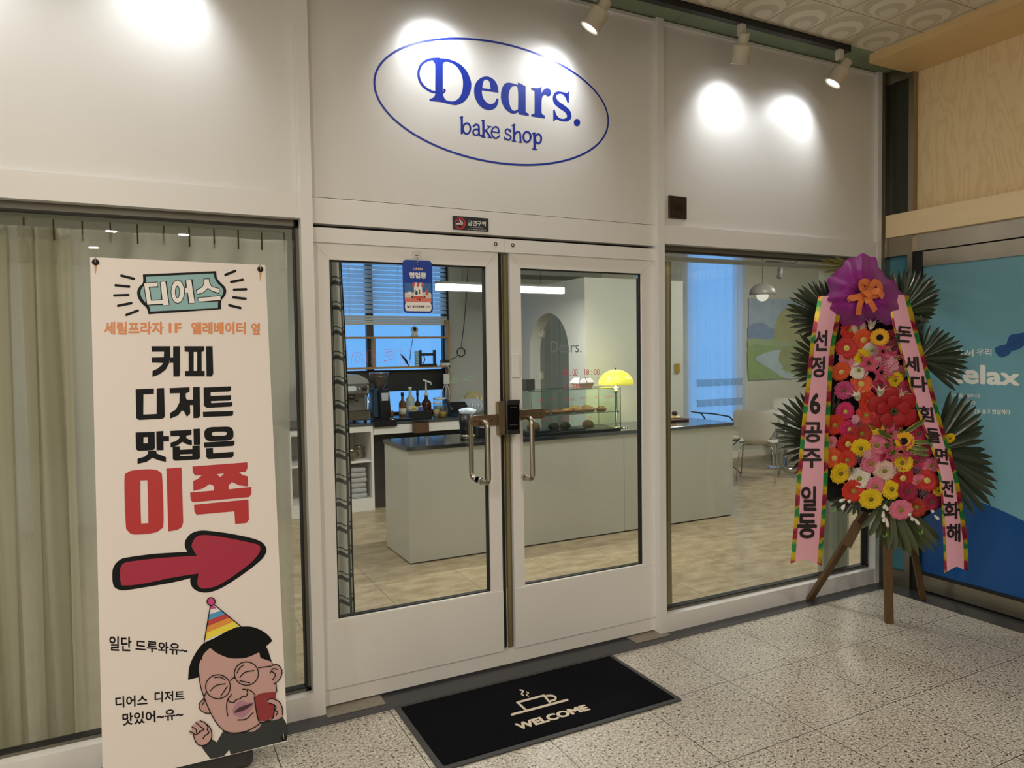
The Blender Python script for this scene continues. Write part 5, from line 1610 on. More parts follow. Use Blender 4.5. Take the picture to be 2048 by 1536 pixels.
ribbon('ribbon', 'left pink ribbon lettered in black', [(590, 1637), (668, 1623), (746, 1614.6), (844, 1604), (925, 1597), (978, 1591.7), (1017, 1590), (1127, 1581)], [(590, 1690), (642, 1678), (707, 1667), (756, 1664), (862, 1658.5), (917, 1656.6), (974, 1655), (1046, 1650), (1132, 1643)],
       592, 1127, 1132, 12, 9, 9, .10,
       [('선', bx(1628, 660, 1655, 702, -1)), ('정', bx(1622.5, 712.5, 1650, 755, -1)), ('6', bx(1620, 786, 1641, 828.5)), ('공', bx(1607.5, 844, 1644.5, 885)), ('주', bx(1604, 897, 1643, 936)), ('일', bx(1602, 972, 1633, 1022)), ('동', bx(1594.5, 1027, 1634, 1077))])
ribbon('ribbon', 'right pink ribbon lettered in black', [(590, 1775), (651, 1785), (707, 1801), (774, 1820), (855, 1845), (903, 1865.5), (958, 1878.7), (1032, 1884.6), (1146, 1889)], [(588, 1817), (658, 1834), (721, 1852), (791.6, 1869.5), (855, 1887), (912, 1905), (958, 1916.8), (1032, 1928.5), (1087, 1936), (1143, 1937)],
       590, 1146, 1143, 12, 5, 9, .10,
       [('돈', bx(1792, 651, 1824, 683, -2, 3)), ('세', bx(1809.7, 711, 1838, 742, 1, 2)), ('다', bx(1822, 750, 1855, 782, 1, 3)), ('힘', bx(1839, 811, 1867, 842, 2, 3)), ('들', bx(1853, 855, 1881, 884, 2, 3)), ('면', bx(1871, 894, 1896, 927, 1, 3)), ('전', bx(1884, 959, 1907, 993, 0, 2)), ('화', bx(1887, 1003, 1920, 1038)), ('해', bx(1893, 1047, 1921, 1084))])

# ---- purple crepe wrap and orange bow on top
M_WRAP, nt = nodes_of('purple_crepe')
out = nt.nodes.new('ShaderNodeOutputMaterial'); mxs = nt.nodes.new('ShaderNodeMixShader'); mxs.inputs[0].default_value = .82
trp = nt.nodes.new('ShaderNodeBsdfTransparent'); trp.inputs[0].default_value = (*lin('#D070D0'), 1)
pb = nt.nodes.new('ShaderNodeBsdfPrincipled'); pb.inputs['Base Color'].default_value = (*lin('#A8249A'), 1); pb.inputs['Roughness'].default_value = .45; pb.inputs['Sheen Weight'].default_value = .3
tln = nt.nodes.new('ShaderNodeBsdfTranslucent'); tln.inputs[0].default_value = (*lin('#B030A8'), 1)
mx2 = nt.nodes.new('ShaderNodeMixShader'); mx2.inputs[0].default_value = .25
nt.links.new(pb.outputs[0], mx2.inputs[1]); nt.links.new(tln.outputs[0], mx2.inputs[2]); nt.links.new(trp.outputs[0], mxs.inputs[1]); nt.links.new(mx2.outputs[0], mxs.inputs[2]); nt.links.new(mxs.outputs[0], out.inputs[0])
OUT = smooth_loop([(1648, 604), (1658, 580), (1657, 556), (1672, 545), (1686, 528), (1706, 514), (1728, 509), (1748, 514), (1758, 532), (1768, 550), (1786, 562), (1800, 580), (1808, 600), (1806, 622), (1797, 636), (1780, 652), (1765, 646), (1752, 640), (1730, 646), (1712, 652), (1690, 652), (1672, 640), (1658, 630), (1648, 618)], 5)
CX, CY = 1728, 588


def wrap_pt(a, q, ph, amp, sc):
    k = a * len(OUT); i = int(k) % len(OUT); fr = k - int(k); p0 = OUT[i]; p1 = OUT[(i + 1) % len(OUT)]
    u = p0[0] + (p1[0] - p0[0]) * fr; v = p0[1] + (p1[1] - p0[1]) * fr
    qq = q * sc * (1 + .035 * math.sin(a * 2 * PI * 17 + ph) * q)
    fold = math.sin(a * 2 * PI * 6 + ph + 1.5 * math.sin(a * 12)) * .55 + math.sin(a * 2 * PI * 13 + 2 * ph) * .3 + .25 * math.sin(q * 9 + a * 40)
    dome = math.sin(min(1, q * 1.05) * PI) * .075
    return wp(CX + (u - CX) * qq, CY + (v - CY) * qq, .125 + dome + amp * fold * q * (1.1 - .3 * q) - .06 * q * q)


f = MB(); f.grid(lambda a, b: wrap_pt(a, .04 + .96 * b, .4, .030, 1.0), 150, 16, 0, True, closed_u=True)
f.grid(lambda a, b: wrap_pt(a, .04 + .90 * b, 2.3, .036, .80) - WN * .006, 130, 12, 0, True, closed_u=True)
w_ = f.build('crepe_wrap', M_WRAP, WR); w_['label'] = 'purple crepe paper bow wrap'
M_BOW = mat('bow_orange', '#E07A3C', rough=.3, noise=.35, nscale=30, sheen=.3)


def strip(mb, pts, w):
    """flat ribbon strip through (u, v, lift) points"""
    P = [wp(u, v, l) for u, v, l in pts]
    C = []
    for i in range(len(P) - 1):
        p0 = P[max(i - 1, 0)]; p1 = P[i]; p2 = P[i + 1]; p3 = P[min(i + 2, len(P) - 1)]
        for k in range(6):
            s = k / 6
            C.append(0.5 * ((2 * p1) + (p2 - p0) * s + (2 * p0 - 5 * p1 + 4 * p2 - p3) * s * s + (3 * p1 - p0 - 3 * p2 + p3) * s ** 3))
    C.append(P[-1]); V = []
    for i, c in enumerate(C):
        d = (C[min(i + 1, len(C) - 1)] - C[max(i - 1, 0)]).normalized()
        s = d.cross(WN * .9 + WX * .25); s = s.normalized() if s.length > 1e-6 else WX
        V += [c + s * w / 2, c - s * w / 2]
    mb.add(V, [(2 * i, 2 * i + 1, 2 * i + 3, 2 * i + 2) for i in range(len(C) - 1)], 0, True)


f = MB()
for pts in ([(1730, 588, .20), (1716, 594, .215), (1700, 597, .21), (1701, 600, .20)], [(1730, 590, .20), (1720, 608, .21), (1717, 630, .205)], [(1733, 592, .20), (1742, 606, .215), (1751, 622, .20)],
            [(1732, 588, .20), (1722, 572, .23), (1726, 564, .24), (1736, 566, .23), (1735, 582, .205)], [(1733, 588, .20), (1744, 572, .235), (1750, 564, .23), (1760, 572, .215), (1757, 588, .20), (1740, 592, .205)], [(1738, 586, .205), (1756, 582, .225), (1765, 592, .215), (1766, 596, .20)],
            [(1728, 582, .215), (1738, 590, .23), (1740, 598, .225), (1730, 602, .215)]):
    strip(f, pts, .034)
b_ = f.build('bow', M_BOW, WR); b_['label'] = 'orange satin bow'


# ================================================================ inside the shop
M_LAM = mat('laminate_white', '#C9CABF', rough=.18, noise=.02, nscale=3)
M_TOP = mat('steel_top', '#6F7478', rough=.12, metal=.9)
M_WOODL = mat('pine_wood', '#B8905A', rough=.55, noise=.15, nscale=12, stretch=(1, 8, 8))
CT = .885

# ---- front counter: two cabinets and one worktop
for nm, a, b, lab in (('counter_cabinet', 1.112, 3.061, 'long white counter cabinet with a glossy front behind the doors'), ('counter_cabinet', 3.065, 4.312, 'shorter white counter cabinet, right of the joint under the mushroom lamp')):
    t = thing(nm, lab, 'counter', ((a + b) / 2, 2.2, 0), 'front counter cabinets')
    f = MB(); f.box(a, b, 1.958, 2.545, 0.012, CT - .03); f.build('body', M_LAM, t)
    f = MB(); f.box(a + .01, b - .01, 1.975, 2.53, 0.001, .012); f.build('plinth', M_GASK, t)
f = MB(); f.rbox(1.100, 4.320, 1.945, 2.545, CT - .03, CT, r=.004); tag(f.build('counter_worktop', M_TOP), 'dark steel worktop along the front counter', 'worktop')

# ---- back bar
t = thing('open_shelf_cabinet', 'white open shelf cabinet under the espresso machine holding pitchers and towels', 'cabinet', (1.1, 4.3, 0))
f = MB(); f.box(.60, 1.425, 3.95, 4.66, .002, .125); f.box(1.40, 1.425, 3.95, 4.66, .125, .858); f.box(.60, .62, 3.95, 4.66, .125, .858); f.box(.62, 1.40, 4.64, 4.66, .125, .858); f.box(.62, 1.40, 3.95, 4.66, .80, .858); f.build('carcass', M_WHITE, t)
f = MB(); f.box(.62, 1.40, 3.96, 4.64, .492, .512); f.build('shelf', M_WHITE, t)
t = thing('back_bar_cabinet', 'white fascia and dark open underside of the back bar beside the open shelves', 'cabinet', (2, 4.3, 0))
f = MB(); f.box(1.43, 2.99, 3.95, 3.97, .765, .858); f.build('fascia', M_WHITE, t)
f = MB(); f.box(1.43, 2.99, 4.05, 4.66, .002, .858); f.build('body', M_BLACK, t)  # solid black block stands in for the shade of the open space below
f = MB(); f.rbox(.60, 3.0, 3.94, 4.68, .859, .888, r=.004); tag(f.build('back_worktop', mat('steel_back_top', '#7E8384', rough=.25, metal=.8)), 'steel worktop of the back bar under the window', 'worktop')
BT = .8885
# shelf contents
def lathe_obj(name, m, prof, c, parent=None, n=18, **k):
    f = MB(); f.lathe(prof, c, n, **k); return f.build(name, m, parent)


for x, y, lab, s in ((1.21, 4.02, 'steel milk pitcher at the front of the open shelf', 1.0), (1.328, 4.16, 'taller steel pitcher at the right end of the open shelf', 1.1), (1.10, 4.30, 'steel pitcher at the back of the open shelf', 1.0)):
    t = thing('milk_pitcher', lab, 'pitcher', (x, y, .5125), 'steel pitchers on the open shelf')
    lathe_obj('cup', M_STEELD, [(0, 0), (.046 * s, 0), (.048 * s, .01), (.045 * s, .07 * s), (.038 * s, .10 * s), (.042 * s, .115 * s), (.040 * s, .115 * s), (.036 * s, .10 * s), (.043 * s, .06 * s), (.043 * s, .01), (0, .008)], (x, y, .5127), t)
    f = MB(); f.tube([(x + .04 * s, y - .01, .5125 + .10 * s), (x + .078 * s, y - .02, .5125 + .095 * s), (x + .078 * s, y - .02, .5125 + .04 * s), (x + .046 * s, y - .01, .5125 + .025 * s)], .005, 6); f.build('handle', M_STEELD, t)
for k in range(6):
    f = MB(); f.rbox(1.195 + .004 * (k % 2), 1.37 - .004 * (k % 3), 4.0, 4.30, .1265 + k * .052, .1265 + k * .052 + .049, r=.03, smooth=True)
    tag(f.build('folded_towel', mat('towel_grey', '#A8AAA8', rough=.95, bump=.5, bscale=120)), ['folded pale towel at the bottom of the stack in the open cabinet', 'folded towel second from the bottom of the cabinet stack', 'folded towel third from the bottom of the cabinet stack', 'folded towel third from the top of the cabinet stack', 'folded towel just under the topmost of the cabinet stack', 'topmost folded towel of the stack in the open cabinet'][k], 'towel', 'folded towels in the open cabinet')
for k in range(2):
    f = MB(); f.rbox(1.10, 1.180, 4.0, 4.28, .1265 + k * .12, .1265 + k * .12 + .115, r=.03, smooth=True)
    tag(f.build('towel_roll', MATS['towel_grey']), ['lower pale bundle left of the towel stack', 'upper pale bundle left of the towel stack'][k], 'towel', 'cloth bundles in the open cabinet')

# ---- espresso machine
t = thing('espresso_machine', 'steel espresso machine half behind the checked curtain on the back bar', 'coffee machine', (1.24, 4.2, BT))
x0, x1, y0, y1 = .95, 1.405, 4.02, 4.50
M_MACH = mat('machine_steel', '#9C9A94', rough=.25, metal=.85)
f = MB(); f.rbox(x0, x1, y0 + .03, y1, BT + .03, BT + .40, r=.03); f.build('body', M_MACH, t)
f = MB(); f.rbox(x0, x1, y0 - .06, y1, BT + .285, BT + .395, r=.03); f.build('group_housing', M_MACH, t)
f = MB(); p = [(x0, y0 - .03, BT + .396), (x1 - .06, y0 - .03, BT + .396), (x1, y0 - .03, BT + .396)]
f.prism([(x0, y0 - .04, BT + .396), (x1, y0 - .04, BT + .396), (x1 - .02, y0 - .04, BT + .44), (x1 - .10, y0 - .04, BT + .485), (x0, y0 - .04, BT + .49)], (0, .46, 0)); f.build('top_cover', mat('machine_top', '#C8C8C4', rough=.2, metal=.6), t)
f = MB(); f.rbox(x0, x1, y0 - .08, y1 - .1, BT + .03, BT + .13, r=.02); f.build('drip_tray', M_STEEL, t)
f = MB(); f.box(x0 + .02, x1 - .02, y0 - .078, y0 + .02, BT + .13, BT + .135); f.build('tray_grille', M_CHROME, t)
f = MB(); f.prism([(x, y0 - .0605, z) for x, z in round_rect(1.13, 1.265, BT + .325, BT + .375, .02)], (0, -.004, 0)); f.build('display', mat('machine_panel', '#C9D4DA', rough=.3), t)
for xx in (1.295,):
    lathe_obj('indicator', mat('machine_led', '#D8D8D0', rough=.3), [(0, .004), (.006, .003), (.007, 0)], (xx, y0 - .0605, BT + .352), t, 10, axis=(0, -1, 0))
lathe_obj('knob', M_BLACK, [(0, .03), (.022, .028), (.025, 0)], (1.35, y0 - .0605, BT + .35), t, 16, axis=(0, -1, 0))
for xx in (1.22,):
    f = MB(); f.lathe([(0, 0), (.034, 0), (.036, .05), (0, .05)], (xx, y0 - .02, BT + .235), 18); f.tube([(xx, y0 - .03, BT + .245), (xx + .02, y0 - .20, BT + .235)], .012, 8); f.build('portafilter', M_BLACK, t)
f = MB(); f.tube([(1.385, y0 - .03, BT + .285), (1.395, y0 - .05, BT + .20), (1.38, y0 - .07, BT + .06)], .006, 6); f.build('steam_wand', M_CHROME, t)
for xx in (x0 + .04, x1 - .04):
    for yy in (y0, y1 - .05):
        lathe_obj('foot', M_BLACK, [(.018, 0), (.018, .03), (0, .03)], (xx, yy, BT), t, 10)

# ---- grinder
t = thing('coffee_grinder', 'tall black coffee grinder with a smoky hopper beside the espresso machine', 'grinder', (1.56, 4.15, BT))
gx, gy = 1.565, 4.15
f = MB(); f.rbox(gx - .095, gx + .075, gy - .10, gy + .10, BT + .001, BT + .03, r=.03); f.build('base', M_BLACK, t)
f = MB(); f.rbox(gx - .10, gx - .02, gy - .07, gy + .09, BT + .03, BT + .34, r=.03); f.build('rear_column', mat('grinder_blue', '#3E566A', rough=.3, metal=.5), t)
f = MB(); f.prism([(gx - .03, gy - .10, BT + .03), (gx + .085, gy - .10, BT + .03), (gx + .065, gy - .10, BT + .32), (gx - .04, gy - .10, BT + .32)], (0, .15, 0)); f.build('body', M_BLACK, t)
f = MB(); f.prism([(gx - .015, gy - .102, BT + .21), (gx + .05, gy - .102, BT + .21), (gx + .055, gy - .102, BT + .29), (gx - .02, gy - .102, BT + .29)], (0, -.006, 0)); f.build('screen', mat('grinder_screen', '#B8BCC2', rough=.2), t)
f = MB(); f.tube([(gx + .06, gy, BT + .315), (gx + .10, gy - .01, BT + .315)], .008, 8); f.build('lever', M_BLACK, t)
lathe_obj('hopper', mat('smoked_plastic', '#4A4440', rough=.12, spec=.6), [(.045, 0), (.05, .02), (.085, .07), (.098, .12), (.10, .165), (.097, .165), (.09, .12)], (gx - .01, gy, BT + .325), t, 24)
lathe_obj('hopper_lid', M_CHROME, [(0, .012), (.10, .008), (.102, 0), (0, 0)], (gx - .01, gy, BT + .491), t, 24)


# ---- bottles and small things along the back bar
def on_bar(u, v, z=BT):
    return at(u, v, 'z', z)


def hgt(p, v0, v1):
    d = (p - CAM_POS).dot(Vector(CAM_R[2]))
    return (v0 - v1) / CAM_F * d


def bottle(label, u, vb, vt, w_px, m, capm, cap=.18, neck=.30, lab_m=None, nk=.35, y=4.34):
    p = Vector((0, y, BT)) if y else on_bar(u, vb)
    if y:
        q = at(u, vb, 'y', y); p.x = q.x
    d = (p - CAM_POS).dot(Vector(CAM_R[2]))
    h = min(.42, max(.06, (vb - vt) / CAM_F * d)); r = w_px / CAM_F * d / 2
    t = thing('bottle', label, 'bottle', tuple(p))
    lathe_obj('body', m, [(0, 0), (r * .95, 0), (r, .01), (r, h * (1 - neck - cap)), (r * .9, h * (1 - neck - cap) + r * .3), (r * nk, h * (1 - neck - cap) + r * .95), (r * nk * .9, h * (1 - cap)), (0, h * (1 - cap))], p, t)
    if lab_m:
        lathe_obj('paper_label', lab_m, [(r * 1.01, h * .14), (r * 1.01, h * .38)], p, t)
    lathe_obj('cap', capm, [(r * nk * 1.15, h * (1 - cap)), (r * nk * 1.2, h * .99), (r * nk * .9, h), (0, h)], p, t)
    return t, p, h, r


M_AMB = mat('amber_syrup', '#6B4526', rough=.12); M_CLEARB = mat('clear_bottle', '#B9C0B4', rough=.1, spec=.7); M_BROWN = mat('brown_bottle', '#3A2216', rough=.12)
M_LABEL = mat('paper_label', '#D5CDB8', rough=.7)
bottle('slim amber syrup bottle with a black cap, nearest the grinder', 805.5, 830, 780, 15, M_AMB, M_BLACK, .14, .30, M_LABEL)
bottle('clear rounded bottle with a white cap before the lower window', 821, 824, 765, 17, M_CLEARB, M_WHITE, .08, .34, M_LABEL, y=4.42)
t, p, h, r = bottle('dark syrup bottle with a black pump standing behind the squeeze bottles', 835.5, 822, 772, 12, M_BROWN, M_BLACK, .2, .3, M_LABEL, y=4.44)
f = MB(); f.tube([p + Vector((0, 0, h * .98)), p + Vector((0, 0, h + .06))], .005, 6); f.lathe([(0, 0), (.016, .004), (.018, .02), (0, .03)], p + Vector((0, 0, h)), 12); f.tube([p + Vector((-.015, 0, h + .065)), p + Vector((.02, -.01, h + .07))], .007, 6); f.build('pump', M_BLACK, t)
t, p, h, r = bottle('big brown bottle with a white pump dispenser', 853, 824, 778, 20, M_BROWN, M_WHITE, .1, .34)
f = MB(); f.tube([p + Vector((0, 0, h * .98)), p + Vector((0, 0, h + .13))], [.012, .007], 8); f.tube([p + Vector((-.035, -.01, h + .145)), p + Vector((0, 0, h + .135)), p + Vector((.055, 0, h + .115)), p + Vector((.058, 0, h + .09))], .010, 8); f.build('pump', M_WHITE, t)
bottle('small clear squeeze bottle with a yellow cap', 828.5, 822, 799, 11, M_CLEARB, mat('cap_yellow', '#E2C62A', rough=.4), .35, .15, None, .5, y=4.27)
bottle('small blue squeeze bottle with a white tip', 842, 823, 800, 11, mat('squeeze_blue', '#3A5EB0', rough=.4), M_WHITE, .15, .15, None, .5, y=4.27)
p = on_bar(833, 836.5); f = MB(); f.rbox(p.x - .13, p.x + .11, 3.99, 4.09, BT + .001, BT + .085, r=.01); tag(f.build('black_caddy', M_BLACK), 'long black box at the counter edge in front of the bottles', 'box')
a = at(825, 838, 'y', 3.93); b = at(854, 864, 'y', 3.93)
t = thing('knock_box', 'brown wooden knock box fixed on the edge of the back bar', 'box', (a.x, 3.9, b.z))
f = MB(); f.rbox(a.x, b.x, 3.86, 3.949, b.z, .875, r=.006); f.build('body', mat('dark_walnut', '#5A4028', rough=.5, noise=.2, nscale=10), t)
f = MB(); f.box(a.x + .01, b.x - .01, 3.855, 3.945, .876, .884); f.build('rim', M_BLACK, t)
p = on_bar(765.5, 843); t = thing('tamper_mat', 'black rubber tamping mat at the counter edge below the grinder', 'mat', tuple(p))
f = MB(); f.rbox(p.x - .12, p.x + .12, 3.945, 4.035, BT + .001, BT + .012, r=.01); f.build('mat', M_BLACK, t)
f = MB(); f.rbox(p.x - .12, p.x + .12, 3.918, 3.934, BT - .045, BT + .012, r=.004); f.build('lip', M_BLACK, t)
p = Vector((on_bar(767, 838).x, 3.995, BT + .0125)); t = thing('coffee_tamper', 'coffee tamper with a brown wooden handle on the black mat', 'tamper', tuple(p))
lathe_obj('base', M_CHROME, [(0, 0), (.029, 0), (.029, .012), (.014, .018), (.012, .03), (0, .03)], p, t)
lathe_obj('handle', mat('tamper_wood', '#7A4A28', rough=.3), [(.010, .03), (.012, .05), (.018, .075), (.016, .095), (0, .10)], p, t)
p = Vector((on_bar(800, 836).x - .02, 4.03, BT)); t = thing('coffee_scale', 'flat black coffee scale in front of the amber bottle', 'scale', tuple(p))
f = MB(); f.rbox(p.x - .12, p.x + .10, p.y - .06, p.y + .09, BT + .001, BT + .022, r=.012); f.build('body', M_BLACK, t)
f = MB(); f.box(p.x - .02, p.x + .04, p.y - .058, p.y - .03, BT + .0222, BT + .0232); f.build('display', mat('scale_reflection', '#7FA8CC', rough=.2), t)  # blue reflection painted as a patch on the scale top, not a lit display
p = on_bar(863, 828.5); lathe_obj_ = lathe_obj('wooden_bowl', mat('bowl_wood', '#8A5A28', rough=.4, noise=.2, nscale=16), [(0, .001), (.035, .001), (.055, .03), (.060, .055), (.056, .055), (.048, .03), (0, .01)], p)
tag(lathe_obj_, 'orange-brown wooden bowl beside the brown pump bottle', 'bowl')
JG = glass_mat('jar_glass', (.90, .93, .92), .06)
for k, (u, vb, r_, h_, lab, fill, lid) in enumerate(((874, 826, .042, .15, 'glass jar with a white lid, left of the jar group', '#C9B48A', True), (886, 828, .040, .11, 'glass jar of brass coloured clips, middle of the jar group', '#A88A3E', False), (896, 825, .045, .12, 'glass jar with a steel lid next to the card terminal', '#B0B4B4', True), (880, 818, .075, .18, 'wide clear canister with a flat white lid at the back', '#BFC8C4', True))):
    p = at(u, vb, 'y', (4.20, 4.10, 4.30, 4.41)[k]); p.z = BT; t = thing('glass_jar', lab, 'jar', tuple(p), 'glass jars on the back bar')
    lathe_obj('jar', JG, [(0, 0), (r_, 0), (r_, h_ * .9), (r_ * .85, h_)], p + Vector((0, 0, .0004)), t)
    lathe_obj('contents', mat('jar_fill_%d' % k, fill, rough=.6, noise=.4, nscale=60), [(0, .004), (r_ * .93, .004), (r_ * .93, h_ * .55), (0, h_ * .58)], p, t)
    if lid: lathe_obj('lid', M_WHITE if k != 2 else M_CHROME, [(r_ * 1.02, h_ * .97), (r_ * 1.02, h_ * 1.07), (0, h_ * 1.07)], p, t)
p = at(920, 824, 'y', 4.14); p.z = BT; t = thing('card_terminal', 'black tilted card payment terminal on the back bar', 'terminal', tuple(p))
f = MB(); f.prism([(p.x - .10, p.y - .08, BT + .001), (p.x - .10, p.y + .10, BT + .001), (p.x - .10, p.y + .10, BT + .15), (p.x - .10, p.y - .08, BT + .04)], (.20, 0, 0)); f.build('body', M_BLACK, t)
f = MB(); f.tube([(p.x - .12, p.y - .08, BT + .07), (p.x - .13, p.y + .0, BT + .12), (p.x - .12, p.y + .09, BT + .17)], .024, 10); f.build('handset', mat('terminal_dark', '#222226', rough=.3), t)
for r_ in range(4):
    f = MB(); k = r_ * .03; f.box(p.x - .04, p.x + .07, p.y - .06 + k, p.y - .042 + k, BT + .055 + k * .62, BT + .060 + k * .62); f.build('key_row', mat('terminal_key', '#3A3A3E', rough=.4), t)
for k in range(7):
    u, v, rr, col = (934 + k * 5.0, 810, .085, 'plate_blue') if k < 5 else (958 + (k - 5) * 6, 800, .10, 'plate_yellow')
    mp2 = mat(col, '#B9C2C8' if k < 5 else '#C9BE8A', rough=.2)
    p = Vector((2.60 + k * .032, 4.36 - (k % 5) * .012, BT)) if k < 5 else Vector((2.74 + (k - 5) * .04, 4.46, BT + .0))
    hh = rr if k < 5 else rr + .05
    f = MB(); ax = Vector((-.75, -.62, .22)).normalized()
    f.lathe([(0, 0), (rr * .6, 0), (rr, .012), (rr, .015), (rr * .58, .004), (0, .004)], p + Vector((0, 0, hh * .97 + .003)), 24, axis=ax)
    tag(f.build('dinner_plate', mp2), ['pale plate leaning first in the plate rack row', 'pale plate second in the leaning row', 'pale plate third in the leaning row', 'pale plate fourth in the leaning row', 'speckled pale plate in front of the yellow plates', 'larger yellow plate leaning on the wall behind the pale plates', 'yellow plate half behind the door stile'][k], 'plate', 'plates leaning on the back bar')
# window shelf frame of pine with its things
SY0, SY1 = 4.56, 4.66
zt = at(800, 675, 'y', SY0).z; zl = at(800, 735, 'y', SY0).z
xa, xb = at(684, 700, 'y', SY0).x, at(900, 700, 'y', SY0).x; xm = at(748, 710, 'y', SY0).x
t = thing('window_shelf', 'pine shelf frame standing in the window over the back bar', 'shelf', ((xa + xb) / 2, 4.6, BT))
for z, nm in ((zt, 'upper_board'), (zl, 'lower_board')):
    f = MB(); f.box(xa - .3, xb, SY0, SY1, z - .010, z + .010); f.build(nm, M_WOODL, t)
for x, z0_, z1_ in ((xb - .024, BT + .001, zt - .010), (xm, zl + .010, zt - .010), (xa - .30, BT + .001, zt - .01)):
    f = MB(); f.box(x, x + .022, SY0, SY1, z0_, z1_); f.build('upright', M_WOODL, t)
f = MB(); f.box(xb - .024, xb - .002, SY0 + .02, SY1, zt + .011, zt + .20); f.build('upright', M_WOODL, t)


def shelf_at(u, v, z, y=4.56):
    q = at(u, v, 'y', y); return Vector((q.x, y, z))


p = shelf_at(829, 670, zt + .0105, 4.61); t = thing('pet_camera', 'small round white camera with a black face on the upper window shelf', 'camera', tuple(p))
lathe_obj('base', M_WHITE, [(0, 0), (.040, 0), (.042, .012), (.032, .035), (.026, .045), (0, .05)], p, t)
lathe_obj('head', M_WHITE, [(0, -.043)] + [(.043 * math.sin(k * PI / 10), -.043 * math.cos(k * PI / 10)) for k in range(1, 10)] + [(0, .043)], p + Vector((0, 0, .078)), t)
lathe_obj('lens_face', M_BLACK, [(0, .046), (.020, .043), (.026, .036)], p + Vector((0, 0, .080)), t, 16, axis=(-.25, -1, .05), sx=.8)
f = MB(); f.tube([p + Vector((0, .03, .01)), p + Vector((-.01, .03, -.02)), p + Vector((-.05, .0, -.16)), p + Vector((-.06, 0, -.26))], .0035, 6); f.build('cable', M_BLACK, t)
p = shelf_at(834, 731, zl + .0105, 4.57); t = thing('cup_sleeve_stack', 'pale translucent ladder of nested cup lids on the lower window shelf', 'lids', tuple(p))
M_PALE = mat('pale_plastic', '#A9CFE6', rough=.3)
for k in range(6):
    lathe_obj('lid', M_PALE, [(0, 0), (.026, 0), (.028, .010), (.024, .026), (.020, .028), (0, .028)], p + Vector((0, 0, .0285 * k)), t, 14)
p = shelf_at(855, 730, zl + .0105, 4.57); t = thing('tablet_stand', 'black printer frame standing on the lower window shelf', 'stand', tuple(p))
f = MB()
for s in (-1, 1):
    f.box(p.x + s * .085 - .012, p.x + s * .085 + .012, p.y - .02, p.y + .02, zl + .011, zl + .19)
f.box(p.x - .085, p.x + .085, p.y - .015, p.y + .015, zl + .125, zl + .155); f.box(p.x - .10, p.x + .10, p.y - .04, p.y + .04, zl + .011, zl + .035); f.build('frame', M_BLACK, t)
f = MB(); f.tube([(p.x - .05, p.y - .02, zl + .13), (p.x - .04, p.y - .03, zl + .08), (p.x - .06, p.y - .03, zl + .04)], .005, 6); f.build('cable', M_BLACK, t)
p = shelf_at(891, 722, zl + .0105, 4.575); f = MB(); f.rbox(p.x - .055, p.x + .035, p.y - .04, p.y + .04, zl + .0405, zl + .075, r=.008); tag(f.build('router_box', M_BLACK), 'small black box on the white box at the right end of the window shelf', 'box')
f = MB(); f.rbox(p.x - .06, p.x + .038, p.y - .045, p.y + .045, zl + .011, zl + .040, r=.006); tag(f.build('white_box', M_WHITE), 'small white box under the black one on the window shelf', 'box')
p = shelf_at(818, 731, zl + .0105, 4.56); f = MB()
for k in range(4):
    f.tube([p, p + Vector((-.03 - .008 * k, -.01, .07)), p + Vector((-.06 - .012 * k, 0, .11 + .01 * k))], .004, 6)
tag(f.build('wire_whisk', M_BLACK), 'dark whisk leaning left of the pale lids on the window shelf', 'whisk')
# power strip with cords on the right upright
a = at(887, 748, 'y', SY0 - .02); b = at(899, 768, 'y', SY0 - .02)
t = thing('power_strip', 'white power outlet box with hanging cords on the pine upright', 'power strip', tuple(a))
f = MB(); f.rbox(a.x, b.x, SY0 - .03, SY0 - .001, b.z, a.z, r=.006); f.build('box', M_WHITE, t)
for k, (u0, v0, u1, v1, u2, v2) in enumerate(((890, 768, 883, 785, 876, 800), (892, 768, 892, 785, 889, 798), (894, 768, 899, 785, 897, 805), (897, 748, 898, 738, 893, 726))):
    f = MB(); f.tube([at(u0, v0, 'y', SY0 - .015), at(u1, v1, 'y', SY0 - .03), at(u2, v2, 'y', SY0 - .04)], .004, 6); f.build('cord', M_WHITE, t)

# ---- back window with black bars, blind
f = MB()
zbar = at(800, 744, 'y', 4.74).z
for (x0_, x1_, z0_, z1_) in ((1.02, 2.575, .86, .92), (1.02, 2.575, zl - .27, zl - .03), (1.02, 2.575, 2.9, 2.95), (1.02, 1.06, .86, 2.95), (2.50, 2.575, .86, 2.95), (1.60, 1.675, zl - .05, 2.95)):
    f.box(x0_, x1_, 4.72, 4.78, z0_, z1_)
w = struct(f.build('window_3', mat('window_black', '#1C1B1A', rough=.4)))
f = MB(); f.box(1.04, 2.56, 4.745, 4.75, .88, 2.93); f.build('glass_pane', glass_mat('blue_pane', (.92, .96, 1.0), .03), w)
zb = at(800, 650, 'y', 4.62).z; zbt = at(800, 630, 'y', 4.62).z; bx0, bx1 = at(680, 640, 'y', 4.62).x - .25, at(897, 640, 'y', 4.62).x
t = thing('venetian_blind', 'white venetian blind half drawn over the kitchen window', 'blind', ((bx0 + bx1) / 2, 4.62, zb))
M_SLAT = mat('blind_slat', '#D8DCDC', rough=.5)
f = MB()
nz = int((2.95 - zbt) / .048)
for k in range(nz):
    z = zbt + .02 + k * .048
    f.add([(bx0, 4.672, z), (bx1, 4.672, z), (bx1, 4.692, z + .041), (bx0, 4.692, z + .041)], [(0, 1, 2, 3)])
f.build('slats', sheer_mat('slat_translucent', '#E6ECEE', .90, .55), t)
f = MB()
for k in range(4):
    f.rbox(bx0, bx1, 4.664, 4.698, zb + .002 + k * .026, zb + .024 + k * .026, r=.004)
f.build('bottom_stack', M_SLAT, t)
